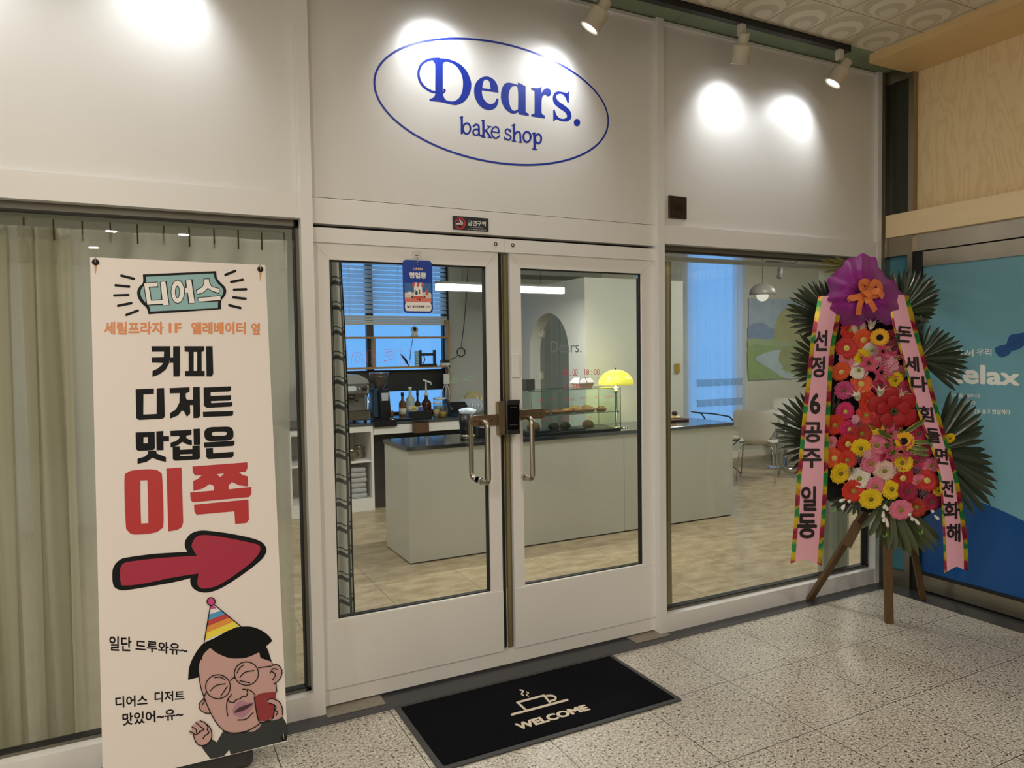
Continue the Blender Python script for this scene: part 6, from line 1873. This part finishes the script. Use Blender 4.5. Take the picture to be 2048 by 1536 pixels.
f = MB()
for x in (1.40, 1.95, 2.4):
    f.tube([(x, 4.667, zb), (x, 4.667, 2.95)], .002, 4)
f.build('ladder_cord', M_WHITE, t)

# ---- wall cable with coil
f = MB(); c = at(922, 704, 'y', 4.68)
f.tube([(c.x + .050 * math.cos(a * .35), 4.68 - .001 * a / 6, c.z + .050 * math.sin(a * .35)) for a in range(60)], .004, 6)
f.tube([at(923, 693, 'y', 4.685), at(929, 640, 'y', 4.685), at(933, 590, 'y', 4.685), at(936, 535, 'y', 4.685), at(936, 500, 'y', 4.685)], .0035, 6)
f.tube([at(915, 711, 'y', 4.68), at(908, 716, 'y', 4.66), at(898, 719, 'y', 4.60)], .0035, 6)
tag(f.build('wall_cable', M_BLACK), 'black cable with a coil hanging on the kitchen wall', 'cable')

# ---- front counter: cups, display case, pastries, lamp
p = at(936, 878, 'z', CT); t = thing('cup_holder', 'tall black cup holder with clear lids standing on the front counter', 'holder', tuple(p))
d = (p - CAM_POS).dot(Vector(CAM_R[2])); r_ = 17 / CAM_F * d; h_ = 52 / CAM_F * d
lathe_obj('steel_foot', M_STEELD, [(0, .0005), (r_ * .9, .0005), (r_ * .9, h_ * .2), (0, h_ * .2)], p, t, 20)
lathe_obj('cup', M_BLACK, [(0, h_ * .2), (r_ * .88, h_ * .2), (r_ * 1.12, h_), (r_ * 1.06, h_), (r_ * .8, h_ * .25)], p, t, 20)
f = MB()
for k in range(4):
    f = MB(); f.lathe([(0, 0), (.028, 0), (.034, .08), (.032, .08)], p + Vector((.02 * math.cos(k * 1.6), .02 * math.sin(k * 1.6), h_ * .8)), 14, axis=(.3 * math.cos(k * 1.6), .3 * math.sin(k * 1.6), 1)); f.build('clear_lid', mat('clear_plastic', '#B8C4CC', rough=.15, spec=.7), t)
p = at(966, 876, 'z', CT); f = MB(); f.rbox(p.x - .03, p.x + .035, p.y, p.y + .10, CT + .001, CT + .09, r=.01); tag(f.build('card_reader', M_BLACK), 'small black card reader behind the left pull handle on the counter', 'card reader')

CX0, CX1, CY0, CY1, CZ0, CZ1 = 2.18, 3.062, 2.00, 2.34, CT + .022, 1.252
t = thing('display_case', 'glass pastry display case on the front counter', 'display case', ((CX0 + CX1) / 2, 2.17, CT))
GC = glass_mat('case_glass', (.93, .97, .95), .05)
M_EDGE = mat('glass_edge_green', '#2E4A42', rough=.15)
f = MB(); f.box(CX0, CX1, CY0, CY1, CT + .001, CT + .018); f.build('base_board', M_BLACK, t)
for nm, bx_ in (('front_pane', (CX0, CX1, CY0, CY0 + .004, CZ0, CZ1)), ('back_pane', (CX0, CX1, CY1 - .004, CY1, CZ0, CZ1)), ('side_pane', (CX0, CX0 + .004, CY0 + .004, CY1 - .004, CZ0, CZ1)), ('side_pane', (CX1 - .004, CX1, CY0 + .004, CY1 - .004, CZ0, CZ1)), ('top_pane', (CX0, CX1, CY0, CY1, CZ1, CZ1 + .005))):
    f = MB(); f.box(*bx_); f.build(nm, GC, t)
zsh = 1.052
f = MB(); f.box(CX0 + .006, CX1 - .006, CY0 + .006, CY1 - .006, zsh - .006, zsh); f.build('glass_shelf', GC, t)
f = MB()
for (a, b) in (((CX0, CY0), (CX1, CY0)), ((CX0, CY1), (CX1, CY1)), ((CX0, CY0), (CX0, CY1)), ((CX1, CY0), (CX1, CY1))):
    f.tube([(a[0], a[1], CZ1 + .003), (b[0], b[1], CZ1 + .003)], .0028, 4)
    f.tube([(a[0], a[1], CZ0), (b[0], b[1], CZ0)], .002, 4)
for x, y in ((CX0, CY0), (CX1, CY0), (CX0, CY1), (CX1, CY1)):
    f.tube([(x, y, CZ0), (x, y, CZ1)], .0022, 4)
for y in (CY0 + .007, CY1 - .007):
    f.tube([(CX0 + .006, y, zsh - .003), (CX1 - .006, y, zsh - .003)], .003, 4)
f.build('polished_edge', M_EDGE, t)
for x in (CX0 + .02, CX1 - .02):
    for y in (CY0 + .012, CY1 - .012):
        f = MB(); f.lathe([(0, 0), (.008, .002), (.008, .012), (0, .012)], (x, y, zsh - .018), 10); f.build('shelf_clip', M_CHROME, t)
# paper tray row and pastries
M_TART = mat('tart_crust', '#8A5A26', rough=.6, noise=.35, nscale=70, bump=.6, bscale=160); M_TARTF = mat('tart_filling', '#6A3818', rough=.35, noise=.5, nscale=90, bump=.7, bscale=140); M_TARTY = mat('tart_custard', '#A87A34', rough=.4, noise=.5, nscale=80, bump=.6, bscale=140)


def tart(x, y, z, r, label, fm, hh=.028):
    t = thing('tart', label, 'pastry', (x, y, z), 'tarts on the glass shelf')
    n = 18; f = MB(); prof = [(0, .001), (r * .78, .001), (r, hh), (r * .9, hh * 1.0), (r * .86, hh * .8)]
    f.lathe(prof, (x, y, z), n)
    f.v = [(x + (p[0] - x) * (1 + .04 * math.cos(9 * math.atan2(p[1] - y, p[0] - x))), y + (p[1] - y) * (1 + .04 * math.cos(9 * math.atan2(p[1] - y, p[0] - x))), p[2]) for p in f.v]
    f.build('crust', M_TART, t)
    f = MB(); f.lathe([(r * .88, hh * .8), (r * .7, hh * 1.15), (r * .3, hh * 1.3), (0, hh * 1.32)], (x, y, z), n); f.build('filling', fm, t)
    f = MB()
    for k in range(7):
        a = k * 2.4; q = r * .6 * math.sqrt((k + .4) / 7)
        f.lathe([(0, .010), (.010, .004), (.008, -.004), (0, -.006)], (x + q * math.cos(a), y + q * math.sin(a), z + hh * 1.2), 6)
    f.build('nut_topping', fm, t)


tl = [('walnut tart at the left end of the glass shelf', M_TARTF), ('dark nut tart second from the left end of the shelf', M_TARTF), ('nut tart third from the left end of the shelf', M_TARTF), ('golden tart left of the middle of the shelf', M_TARTY), ('golden tart in the middle front of the shelf', M_TARTY), ('golden tart under the takeout box, front row', M_TARTY), ('golden tart at the right end of the front row', M_TARTY)]
for k, (lab, fm) in enumerate(tl):
    tart(2.245 + k * .112, 2.085 + .012 * (k % 2), zsh + .001, .049, lab, fm)
for k, lab in enumerate(('golden tart behind, left of the back row', 'golden tart behind, right of the back row')):
    tart(2.72 + k * .12, 2.205, zsh + .001, .049, lab, M_TARTY, .034)
f = MB(); f.box(2.20, 2.72, 2.03, 2.30, CZ0 + .0005, CZ0 + .006); f.box(2.20, 2.72, 2.03, 2.034, CZ0, CZ0 + .016); tag(f.build('pastry_tray', mat('slate_tray', '#2A2C2E', rough=.5)), 'dark slate tray on the floor of the display case', 'tray')
M_CHOC = mat('choc_pastry', '#2A1810', rough=.6, noise=.4, nscale=80, bump=.9, bscale=130); M_SCONE = mat('scone', '#7A5428', rough=.7, noise=.35, nscale=60, bump=.8, bscale=120)
for k, (u, v, rr, m_, lab) in enumerate(((1069, 858, .055, M_SCONE, 'brown bun at the left of the lower case floor'), (1106, 856, .045, M_CHOC, 'dark chocolate bun left of the pair on the case floor'), (1126, 854, .045, M_CHOC, 'dark chocolate bun right of the pair on the case floor'), (1165, 852, .052, M_SCONE, 'golden brown scone standing alone on the case floor'))):
    x_ = [2.27, 2.46, 2.57, 2.80][k]; z_ = CZ0 + (.0065 if k < 3 else .0005)
    f = MB()
    def bun(a, b, x_=x_, z_=z_, rr=rr):
        th = a * 2 * PI; ph = b * PI; w = 1 + .10 * math.sin(3 * th + k) * math.sin(ph) + .06 * math.sin(7 * th + 2 * ph)
        return (x_ + rr * w * math.sin(ph) * math.cos(th), 2.12 + rr * w * math.sin(ph) * math.sin(th), max(z_, z_ + rr * .62 + rr * .75 * w * math.cos(ph)))
    f.grid(bun, 20, 12, 0, True, closed_u=True)
    tag(f.build('bun', m_, weld=True), lab, 'pastry', 'buns on the case floor')
# takeout box on the case
p = Vector((2.78, 2.17, CZ1 + .0065)); t = thing('takeout_box', 'white foam takeout box tied with string on top of the display case', 'box', tuple(p))
def frus(z0_, z1_, a0, a1, b0, b1):
    f = MB(); v = []
    for z, a, b in ((z0_, a0, b0), (z1_, a1, b1)):
        v += [(p.x - a, p.y - b, z), (p.x + a, p.y - b, z), (p.x + a, p.y + b, z), (p.x - a, p.y + b, z)]
    f.add(v, [(3, 2, 1, 0), (4, 5, 6, 7), (0, 1, 5, 4), (1, 2, 6, 5), (2, 3, 7, 6), (3, 0, 4, 7)]); return f
frus(p.z, p.z + .04, .062, .078, .055, .07).build('bottom', mat('foam_kraft', '#C9A890', rough=.8), t)
frus(p.z + .04, p.z + .05, .083, .083, .075, .075).build('rim', M_WHITE, t)
frus(p.z + .05, p.z + .085, .078, .055, .07, .05).build('lid', M_WHITE, t)
f = MB(); f.tube([(p.x - .086, p.y - .077, p.z + .045), (p.x - .056, p.y - .052, p.z + .0865), (p.x + .056, p.y - .02, p.z + .0865), (p.x + .086, p.y, p.z + .045)], .0018, 5); f.tube([(p.x, p.y - .079, p.z + .045), (p.x, p.y - .05, p.z + .0875), (p.x + .01, p.y - .02, p.z + .095)], .0018, 5); f.build('string', M_BLACK, t)
f = MB(); f.rbox(2.20, 2.285, 2.12, 2.20, CZ1 + .0065, CZ1 + .10, r=.006)
tag(f.build('speaker_box', mat('mesh_black', '#3A3A36', rough=.8, noise=.6, nscale=240)), 'small dark mesh box at the left end of the display case top', 'speaker')
# mushroom lamp
lp = at(1230, 848, 'z', CT); lp = Vector((3.17, 2.22, CT + .0005))
t = thing('mushroom_lamp', 'lit yellow mushroom lamp with a chrome stem on the front counter', 'lamp', tuple(lp))
lathe_obj('base', M_CHROME, [(0, 0), (.105, 0), (.105, .006), (.06, .014), (.014, .024), (0, .026)], lp, t, 28)
lathe_obj('stem', M_CHROME, [(.010, .02), (.010, .31), (.020, .312), (.020, .335), (.011, .337), (.011, .372), (0, .372)], lp, t, 16)
zs0 = .385
lathe_obj('shade', mat('lamp_shade_yellow', '#E6E05A', rough=.25, emit='#DADB4E', estr=.62), [(.160 * math.sin(k * PI / 20), zs0 + .135 * math.cos(k * PI / 20) + .002) for k in range(1, 11)] + [(.156, zs0 - .002), (.150, zs0 + .01)] + [(.152 * math.sin(k * PI / 20), zs0 + .127 * math.cos(k * PI / 20)) for k in range(9, 1, -1)], lp, t, 36)
lathe_obj('finial', M_BLACK, [(.006, zs0 + .134), (.006, zs0 + .15), (0, zs0 + .155)], lp, t, 10)
light('mushroom_lamp_bulb', 'POINT', lp + Vector((0, 0, zs0 + .02)), 3.2, (1.0, .93, .50), size=.03)
light('mushroom_lamp_glow', 'POINT', lp + Vector((0, .02, zs0 + .20)), 1.1, (1.0, .95, .40), size=.10)

# linear pendant
t = thing('linear_pendant', 'long white linear pendant lamp hanging over the front counter', 'pendant lamp', (2.08, 2.3, 2.1))
f = MB(); f.box(1.495, 2.675, 2.275, 2.325, 2.080, 2.132); f.build('diffuser', emit_mat('led_white', '#F8FAF2', 4.5), t)
f = MB(); f.box(1.49, 2.68, 2.273, 2.327, 2.133, 2.152); f.build('housing', mat('led_housing', '#7A7A74', rough=.4), t)
for x in (1.72, 2.45):
    f = MB(); f.tube([(x, 2.30, 2.15), (x, 2.30, 3.095)], .0018, 5); f.build('wire', M_BLACK, t)

# tray with small cakes at the right end of the counter
p = at(1358, 843, 'z', CT)
t = thing('wooden_tray', 'dark wooden tray of small pastries on the right end of the front counter', 'tray', (p.x, p.y + .1, CT))
f = MB(); f.rbox(p.x - .22, p.x + .13, p.y + .0, p.y + .22, CT + .001, CT + .022, r=.01); f.build('board', mat('tray_wood', '#4A2E1E', rough=.5), t)
for dx, c, s in ((-.10, '#B08A50', .045), (.0, '#B99A66', .04), (.05, '#D8CEB8', .04)):
    lathe_obj('small_cake', mat('cake_' + c.strip('#'), c, rough=.7, noise=.3, nscale=60), [(0, 0), (s, 0), (s * 1.05, .012), (s * .8, .024), (0, .028)], (p.x + dx, p.y + .10, CT + .0225), t, 14)
lathe_obj('dark_ball', M_CHOC, [(0, 0), (.022, .004), (.030, .02), (.022, .036), (0, .04)], (p.x + .03, p.y + .10, CT + .051), t, 12)
a = at(1350, 727, 'y', 2.54); b = at(1359, 745, 'y', 2.54)
f = MB(); f.box(a.x, b.x, 2.536, 2.549, b.z, a.z); o = f.build('hanging_trivet', mat('checker_yellow', '#B8962E', rough=.6)); tag(o, 'small yellow checked trivet hung on the partition edge', 'trivet')
nt = MATS['checker_yellow'].node_tree; ck = nt.nodes.new('ShaderNodeTexChecker'); ck.inputs['Scale'].default_value = 90; ck.inputs['Color1'].default_value = (*lin('#C2A23A'), 1); ck.inputs['Color2'].default_value = (*lin('#6A4E1A'), 1)
tcn = nt.nodes.new('ShaderNodeTexCoord'); nt.links.new(tcn.outputs['Object'], ck.inputs['Vector']); nt.links.new(ck.outputs[0], nt.nodes['Principled BSDF'].inputs['Base Color'])


# ---- curtains
def drape(name, label, x0, x1, y, z0, z1, m, folds, amp, cat='curtain', seed=0, flare=0.0, extra=None, parent=None):
    rr = random.Random(seed); ph = [rr.uniform(0, 6.28) for _ in range(4)]
    f = MB()

    def pt(a, b):
        z = z1 + (z0 - z1) * b
        s = math.sin(a * folds * 2 * PI + ph[0] + .6 * math.sin(a * 5 + ph[1])) + .35 * math.sin(a * folds * 4.3 * PI + ph[2])
        w = (x1 - x0) * (1 + flare * b)
        return (x0 + w * a + .25 * amp * math.sin(a * folds * 2 * PI + ph[3]) + .01 * math.sin(b * 3 + a * 9), y + amp * s * (.55 + .45 * b), z)
    f.grid(pt, max(24, int(folds * 14)), 10)
    o = f.build(name, m, parent)
    if label: tag(o, label, cat)
    return o


M_SHEER = sheer_mat('sheer_cream', '#D2CFC0', .62, .45)
M_SHEER2 = sheer_mat('sheer_cream_dense', '#D0CDB6', .95, .4)
zc = 2.085
t = thing('sheer_curtain', 'cream sheer curtain hung by clips behind the left window', 'curtain', (-.6, .22, zc))
drape('panel', None, -3.0, -.03, .22, .02, zc, M_SHEER, 13, .028, seed=2, parent=t)
drape('header_band', None, -3.0, -.03, .212, zc - .14, zc + .002, M_SHEER, 13, .028, seed=2, parent=t)
drape('gathered_fold', None, -1.02, -.86, .20, .02, zc, M_SHEER2, 2.2, .03, seed=5, parent=t)
drape('gathered_fold', None, -1.20, -1.05, .20, .02, zc, M_SHEER2, 2.0, .03, seed=8, parent=t)
for k in range(12):
    x = -1.10 + k * .097
    f = MB(); f.tube([(x, .215, zc - .045), (x, .206, zc - .01), (x, .206, zc + .025), (x, .215, zc + .035)], .0035, 5); f.build('clip', mat('clip_bronze', '#5A4A30', rough=.4, metal=.5), t)
f = MB(); f.box(-3.0, -.03, .20, .235, zc + .038, zc + .062); tag(f.build('curtain_rail', mat('rail_grey', '#8C8E80', rough=.4)), 'pale grey curtain rail inside the top of the left window', 'rail')
drape('pleated_curtain', 'dense beige pleated curtain bunched at the left end of the right window', 1.955, 2.145, .21, .03, 2.09, sheer_mat('beige_pleat', '#A29A78', .97, .3), 5.5, .022, seed=4)
drape('pleated_curtain', 'pale curtain bunched at the right end of the right window behind the wreath', 3.40, 3.70, .22, .03, 2.09, sheer_mat('pale_pleat', '#B9BCAE', .93, .3), 5, .026, seed=9)
f = MB(); f.box(1.94, 3.70, .20, .24, 2.095, 2.118); tag(f.build('curtain_rail', MATS['rail_grey']), 'pale grey curtain rail inside the top of the right window', 'rail')


def check_mat():
    m = mat('check_cloth', '#C2C6B8', rough=.9)
    nt = m.node_tree; b = nt.nodes['Principled BSDF']; L = nt.links.new
    uv = nt.nodes.new('ShaderNodeUVMap')
    sep = nt.nodes.new('ShaderNodeSeparateXYZ'); L(uv.outputs[0], sep.inputs[0])

    def band(ax, per, lo, hi):
        a = nt.nodes.new('ShaderNodeMath'); a.operation = 'MODULO'; a.inputs[1].default_value = per; L(sep.outputs[ax], a.inputs[0])
        g = nt.nodes.new('ShaderNodeMath'); g.operation = 'GREATER_THAN'; g.inputs[1].default_value = lo; L(a.outputs[0], g.inputs[0])
        l = nt.nodes.new('ShaderNodeMath'); l.operation = 'LESS_THAN'; l.inputs[1].default_value = hi; L(a.outputs[0], l.inputs[0])
        k = nt.nodes.new('ShaderNodeMath'); k.operation = 'MULTIPLY'; L(g.outputs[0], k.inputs[0]); L(l.outputs[0], k.inputs[1]); return k.outputs[0]

    def mix(f_, a, bb):
        x = nt.nodes.new('ShaderNodeMix'); x.data_type = 'RGBA'; L(f_, x.inputs['Factor'])
        if isinstance(a, tuple): x.inputs['A'].default_value = a
        else: L(a, x.inputs['A'])
        x.inputs['B'].default_value = (*lin(bb), 1); return x.outputs['Result']
    c = (*lin('#D8DACF'), 1)
    c = mix(band('Y', .118, .000, .006), c, '#47504E'); c = mix(band('Y', .118, .020, .040), c, '#4E5658')
    c = mix(band('X', .13, .000, .012), c, '#14161C'); c = mix(band('X', .13, .085, .094), c, '#14161C'); c = mix(band('X', .13, .094, .12), c, '#5A6160')
    L(c, b.inputs['Base Color'])
    return m


f = MB()
def chk(a, b):
    wid = .085 + .055 * min(1, b * 1.8)
    return (.20 + wid * (a - .5) * 1.0 + .004 * math.sin(b * 7), .30 + .022 * math.sin(a * 4.5 * PI + 1), 2.06 - 2.02 * b)
f.grid(chk, 40, 40)
t = thing('checked_curtain', 'grey and navy checked curtain hanging behind the left door glass', 'curtain', (.2, .3, 2.06))
o = f.build('cloth', check_mat(), t)
uvl = o.data.uv_layers.new(name='UVMap')
for lp_ in o.data.loops:
    vi = lp_.vertex_index; a = (vi % 41) / 40; b = (vi // 41) / 40
    uvl.data[lp_.index].uv = (a * .25 + .02, b * 2.02 + .006 * math.sin(a * 4.5 * PI))
f = MB(); f.tube([(.06, .30, 2.085), (.9, .30, 2.085)], .008, 8); f.build('rod', M_BLACK, t)
M_SHEERW = sheer_mat('sheer_white', '#F2F6F6', .60, .85)
t = thing('white_curtain', 'long white sheer curtain glowing blue in the far right window', 'curtain', (6.6, 4.6, 2.98))
drape('panel', None, 5.75, 7.12, 4.60, .50, 3.098, M_SHEERW, 9, .022, seed=6, parent=t)
for z in (1.10, .82):
    drape('hem_band', None, 6.16, 7.02, 4.575, z - .04, z + .06, sheer_mat('hem_%d' % int(z * 100), '#8C9A9C', .55, .5), 6, .018, seed=6, parent=t)
f = MB()
for (x0_, x1_, z0_, z1_) in ((6.12, 7.08, .45, .50), (6.12, 7.08, 2.95, 3.0), (6.12, 6.16, .45, 3.0), (7.04, 7.08, .45, 3.0)):
    f.box(x0_, x1_, 4.72, 4.78, z0_, z1_)
w = struct(f.build('window_4', M_WHITE)); f = MB(); f.box(6.13, 7.07, 4.745, 4.75, .47, 2.98); f.build('glass_pane', MATS['blue_pane'], w)
drape('arch_curtain', 'pale curtain seen through the arch beside the counter', 3.5, 4.4, 4.1, .02, 2.25, sheer_mat('arch_pale', '#BCC8CC', .9, .6), 6, .03, seed=12)

# ---- far right: chairs, table, pendant, mural
M_SHELL = mat('chair_shell', '#C9C6BC', rough=.4); M_CUSH = mat('cushion_beige', '#CFC3A2', rough=.9)


def shell_chair(label, x, y, rot):
    t = thing('shell_chair', label, 'chair', (0, 0, 0), 'white shell chairs by the far table')
    f = MB()

    def pt(a, b):       # b: 0 front of seat .. 1 top of back; local, facing +x
        s = a * 2 - 1
        if b < .5:
            q = b / .5; w = .22 * (1 - .45 * max(0, q - .55) / .45); px = .22 - .40 * q; z = .455 - .02 * math.sin(q * PI) + .05 * max(0, q - .8) * 2
            z += .02 * s * s
        else:
            q = (b - .5) / .5; w = .12 + .13 * math.sin(min(1, q * 1.25) * PI / 2) * (1 if q < .85 else 1 - .35 * ((q - .85) / .15) ** 2); px = -.19 - .10 * q; z = .475 + .375 * q
            px += .05 * s * s * q; z += .02 * s * s if q > .8 else 0
        return (px, s * w, z)
    f.grid(pt, 14, 24)
    f.grid(lambda a, b: tuple(Vector(pt(a, b)) + Vector((-.010 if b > .5 else 0, 0, -.010 if b <= .5 else 0))), 14, 24)
    f.build('shell', M_SHELL, t)
    for sx, sy in ((1, 1), (1, -1), (-1, 1), (-1, -1)):
        f = MB(); f.tube([(.02 * sx, .05 * sy, .43), (.13 * sx, .15 * sy, .425), (.17 * sx, .185 * sy, .40), (.21 * sx, .22 * sy, .0015)], .0085, 8); f.build('leg', M_CHROME, t)
    f = MB(); f.lathe([(0, 0), (.085, 0), (.085, .012), (0, .012)], (0, 0, .42), 16); f.build('seat_plate', M_CHROME, t)
    t.matrix_basis = Matrix.Translation((x, y, 0)) @ Matrix.Rotation(rot, 4, 'Z')
    return t


ch = shell_chair('white shell chair with its back turned to the window glass', 5.93, 3.22, math.radians(38))
c2 = dup(ch, label='white shell chair right of the first, seat edge showing past the palm leaves'); c2.matrix_basis = Matrix.Translation((6.62, 3.12, 0)) @ Matrix.Rotation(math.radians(95), 4, 'Z')
c3 = dup(ch, label='white shell chair farthest back by the mural wall'); c3.matrix_basis = Matrix.Translation((7.45, 4.1, 0)) @ Matrix.Rotation(math.radians(215), 4, 'Z')
t = thing('wire_armchair', 'thin dark wire armchair with a beige cushion at the end of the counter', 'chair', (5.75, 3.75, 0))
cx_, cy_ = 5.86, 3.86
f = MB(); f.rbox(cx_ - .22, cx_ + .22, cy_ - .22, cy_ + .22, .43, .475, r=.06, smooth=True); f.build('cushion', M_CUSH, t)
M_WIRE = mat('wire_dark', '#2E3A40', rough=.3, metal=.6)
f = MB(); f.tube([(cx_ - .24, cy_ - .22, .43), (cx_ + .24, cy_ - .22, .43), (cx_ + .24, cy_ + .22, .43), (cx_ - .24, cy_ + .22, .43)], .008, 6, closed=True)
f.build('seat_frame', M_WIRE, t)
f = MB(); f.tube([(cx_ + .24, cy_ - .25, .44), (cx_ + .12, cy_ - .27, .62), (cx_ - .02, cy_ - .26, .74), (cx_ - .22, cy_ - .2, .78), (cx_ - .30, cy_, .785), (cx_ - .22, cy_ + .2, .78), (cx_, cy_ + .26, .74), (cx_ + .24, cy_ + .25, .44)], .009, 6); f.build('arm_rail', M_WIRE, t)
for sx, sy in ((1, 1), (1, -1), (-1, 1), (-1, -1)):
    f = MB(); f.tube([(cx_ + .20 * sx, cy_ + .2 * sy, .43), (cx_ - .02 * sx, cy_ - .02 * sy * 0 + .12 * sy, .22), (cx_ + .22 * sx, cy_ + .22 * sy, .0015)], .006, 6); f.build('leg', M_WIRE, t)
t = thing('cafe_table', 'pale round cafe table on a thin steel post by the far chairs', 'table', (6.9, 3.75, 0))
lathe_obj('table_top', M_SHELL, [(0, 0), (.38, 0), (.385, .012), (.38, .024), (0, .024)], (6.95, 3.72, .71), t, 36)
lathe_obj('post', M_CHROME, [(.026, .02), (.026, .71)], (6.95, 3.72, 0), t, 14)
lathe_obj('foot', M_CHROME, [(0, .0015), (.24, .0015), (.24, .012), (.03, .024), (0, .024)], (6.95, 3.72, 0), t, 28)
q = at(1525, 585, 'y', 3.0)
t = thing('dome_pendant', 'grey dome pendant lamp with a white globe in front of the mural', 'pendant lamp', tuple(q))
R_ = .150
lathe_obj('dome', mat('dome_grey', '#8E8A84', rough=.4), [(.012, .13)] + [(R_ * math.sin(k * PI / 20), .13 * math.cos(k * PI / 20)) for k in range(1, 11)] + [(R_ - .004, -.004), (R_ - .008, 0)], (q.x, 3.0, 2.20), t, 28)
lathe_obj('globe', emit_mat('globe_warm', '#F4EFE0', 1.0), [(0, -.075)] + [(.068 * math.sin(k * PI / 10), -.01 - .065 * math.cos(k * PI / 10)) for k in range(1, 10)] + [(0, .055)], (q.x, 3.0, 2.195), t, 20)
lathe_obj('inner_disc', M_WHITE, [(.068, 0), (R_ - .008, .0), (R_ - .008, .003), (.06, .003)], (q.x, 3.0, 2.196), t, 28)
f = MB(); f.tube([(q.x, 3.0, 2.33), (q.x, 3.0, 3.095)], .003, 5); f.build('cord', M_BLACK, t)
a = at(1532, 523, 'y', 3.6); b = at(1590, 525, 'y', 3.6)
t = thing('inner_track_light', 'grey cylinder track light with its dark rail before the far wall', 'spotlight', tuple(a))
f = MB(); f.tube([(a.x, 3.6, a.z), (b.x, 3.6, a.z), (b.x + .06, 3.6, a.z + .04), (b.x + .08, 3.6, 3.095)], .008, 6); f.build('rail', M_BLACK, t)
c = at(1560, 545, 'y', 3.6); f = MB(); f.lathe([(0, -.075), (.032, -.075), (.034, .075), (.03, .075), (.028, .06), (0, .06)], c, 16, axis=(-.25, -.1, -1)); f.build('head', mat('track_grey', '#8A8C8A', rough=.4), t)
f = MB(); f.tube([c + Vector((.015, 0, .07)), (c.x + .01, 3.6, a.z)], .007, 6); f.build('arm', M_CHROME, t)
# mural: soft generic landscape
t = thing('wall_mural', 'large soft painting of a meadow, trees and a pond on the far wall', 'painting', (7.9, 4.68, 1.7))


def mu(x, y): return Vector((7.26 + x * 1.35, 4.682, 1.12 + y * 1.19))


for k, (nm, c, lp) in enumerate((('sky', '#9FB2C4', [(0, .3, 1), (1, .3, 1), (1, 1, 1), (0, 1, 1)]), ('hill', '#8296B8', [(0, .48, 1), (0, .66), (.2, .70), (.4, .62), (.7, .66), (1, .6, 1), (1, .4, 1)]), ('meadow', '#9AAE8A', [(0, .36, 1), (0, .50), (.3, .50), (.6, .54), (1, .50, 1), (1, .3, 1)]),
                                 ('lawn', '#8CA676', [(0, .0, 1), (0, .40), (.3, .42), (.6, .36), (1, .42, 1), (1, 0, 1)]), ('tree', '#A3A57C', [(.40, .50), (.38, .62), (.45, .80), (.58, .90), (.75, .92), (.95, .86), (1, .6, 1), (1, .42, 1), (.7, .44)]), ('pond', '#A9BCC8', [(.10, .26), (.28, .34), (.5, .36), (.62, .24), (.5, .12), (.75, .02), (.55, .0), (.3, .14)]), ('bush', '#98A078', [(.45, .22), (.5, .38), (.7, .42), (.95, .36), (1, .14, 1), (.8, .1), (.6, .12)]))):
    f = MB(); flat_on(f, fill2d([smooth_loop(lp)]), lambda x, y, k=k: mu(x, y) + Vector((0, -.0006 * k, 0))); f.build(nm, mat('mural_' + nm, c, rough=.8, noise=.18, nscale=7), t)
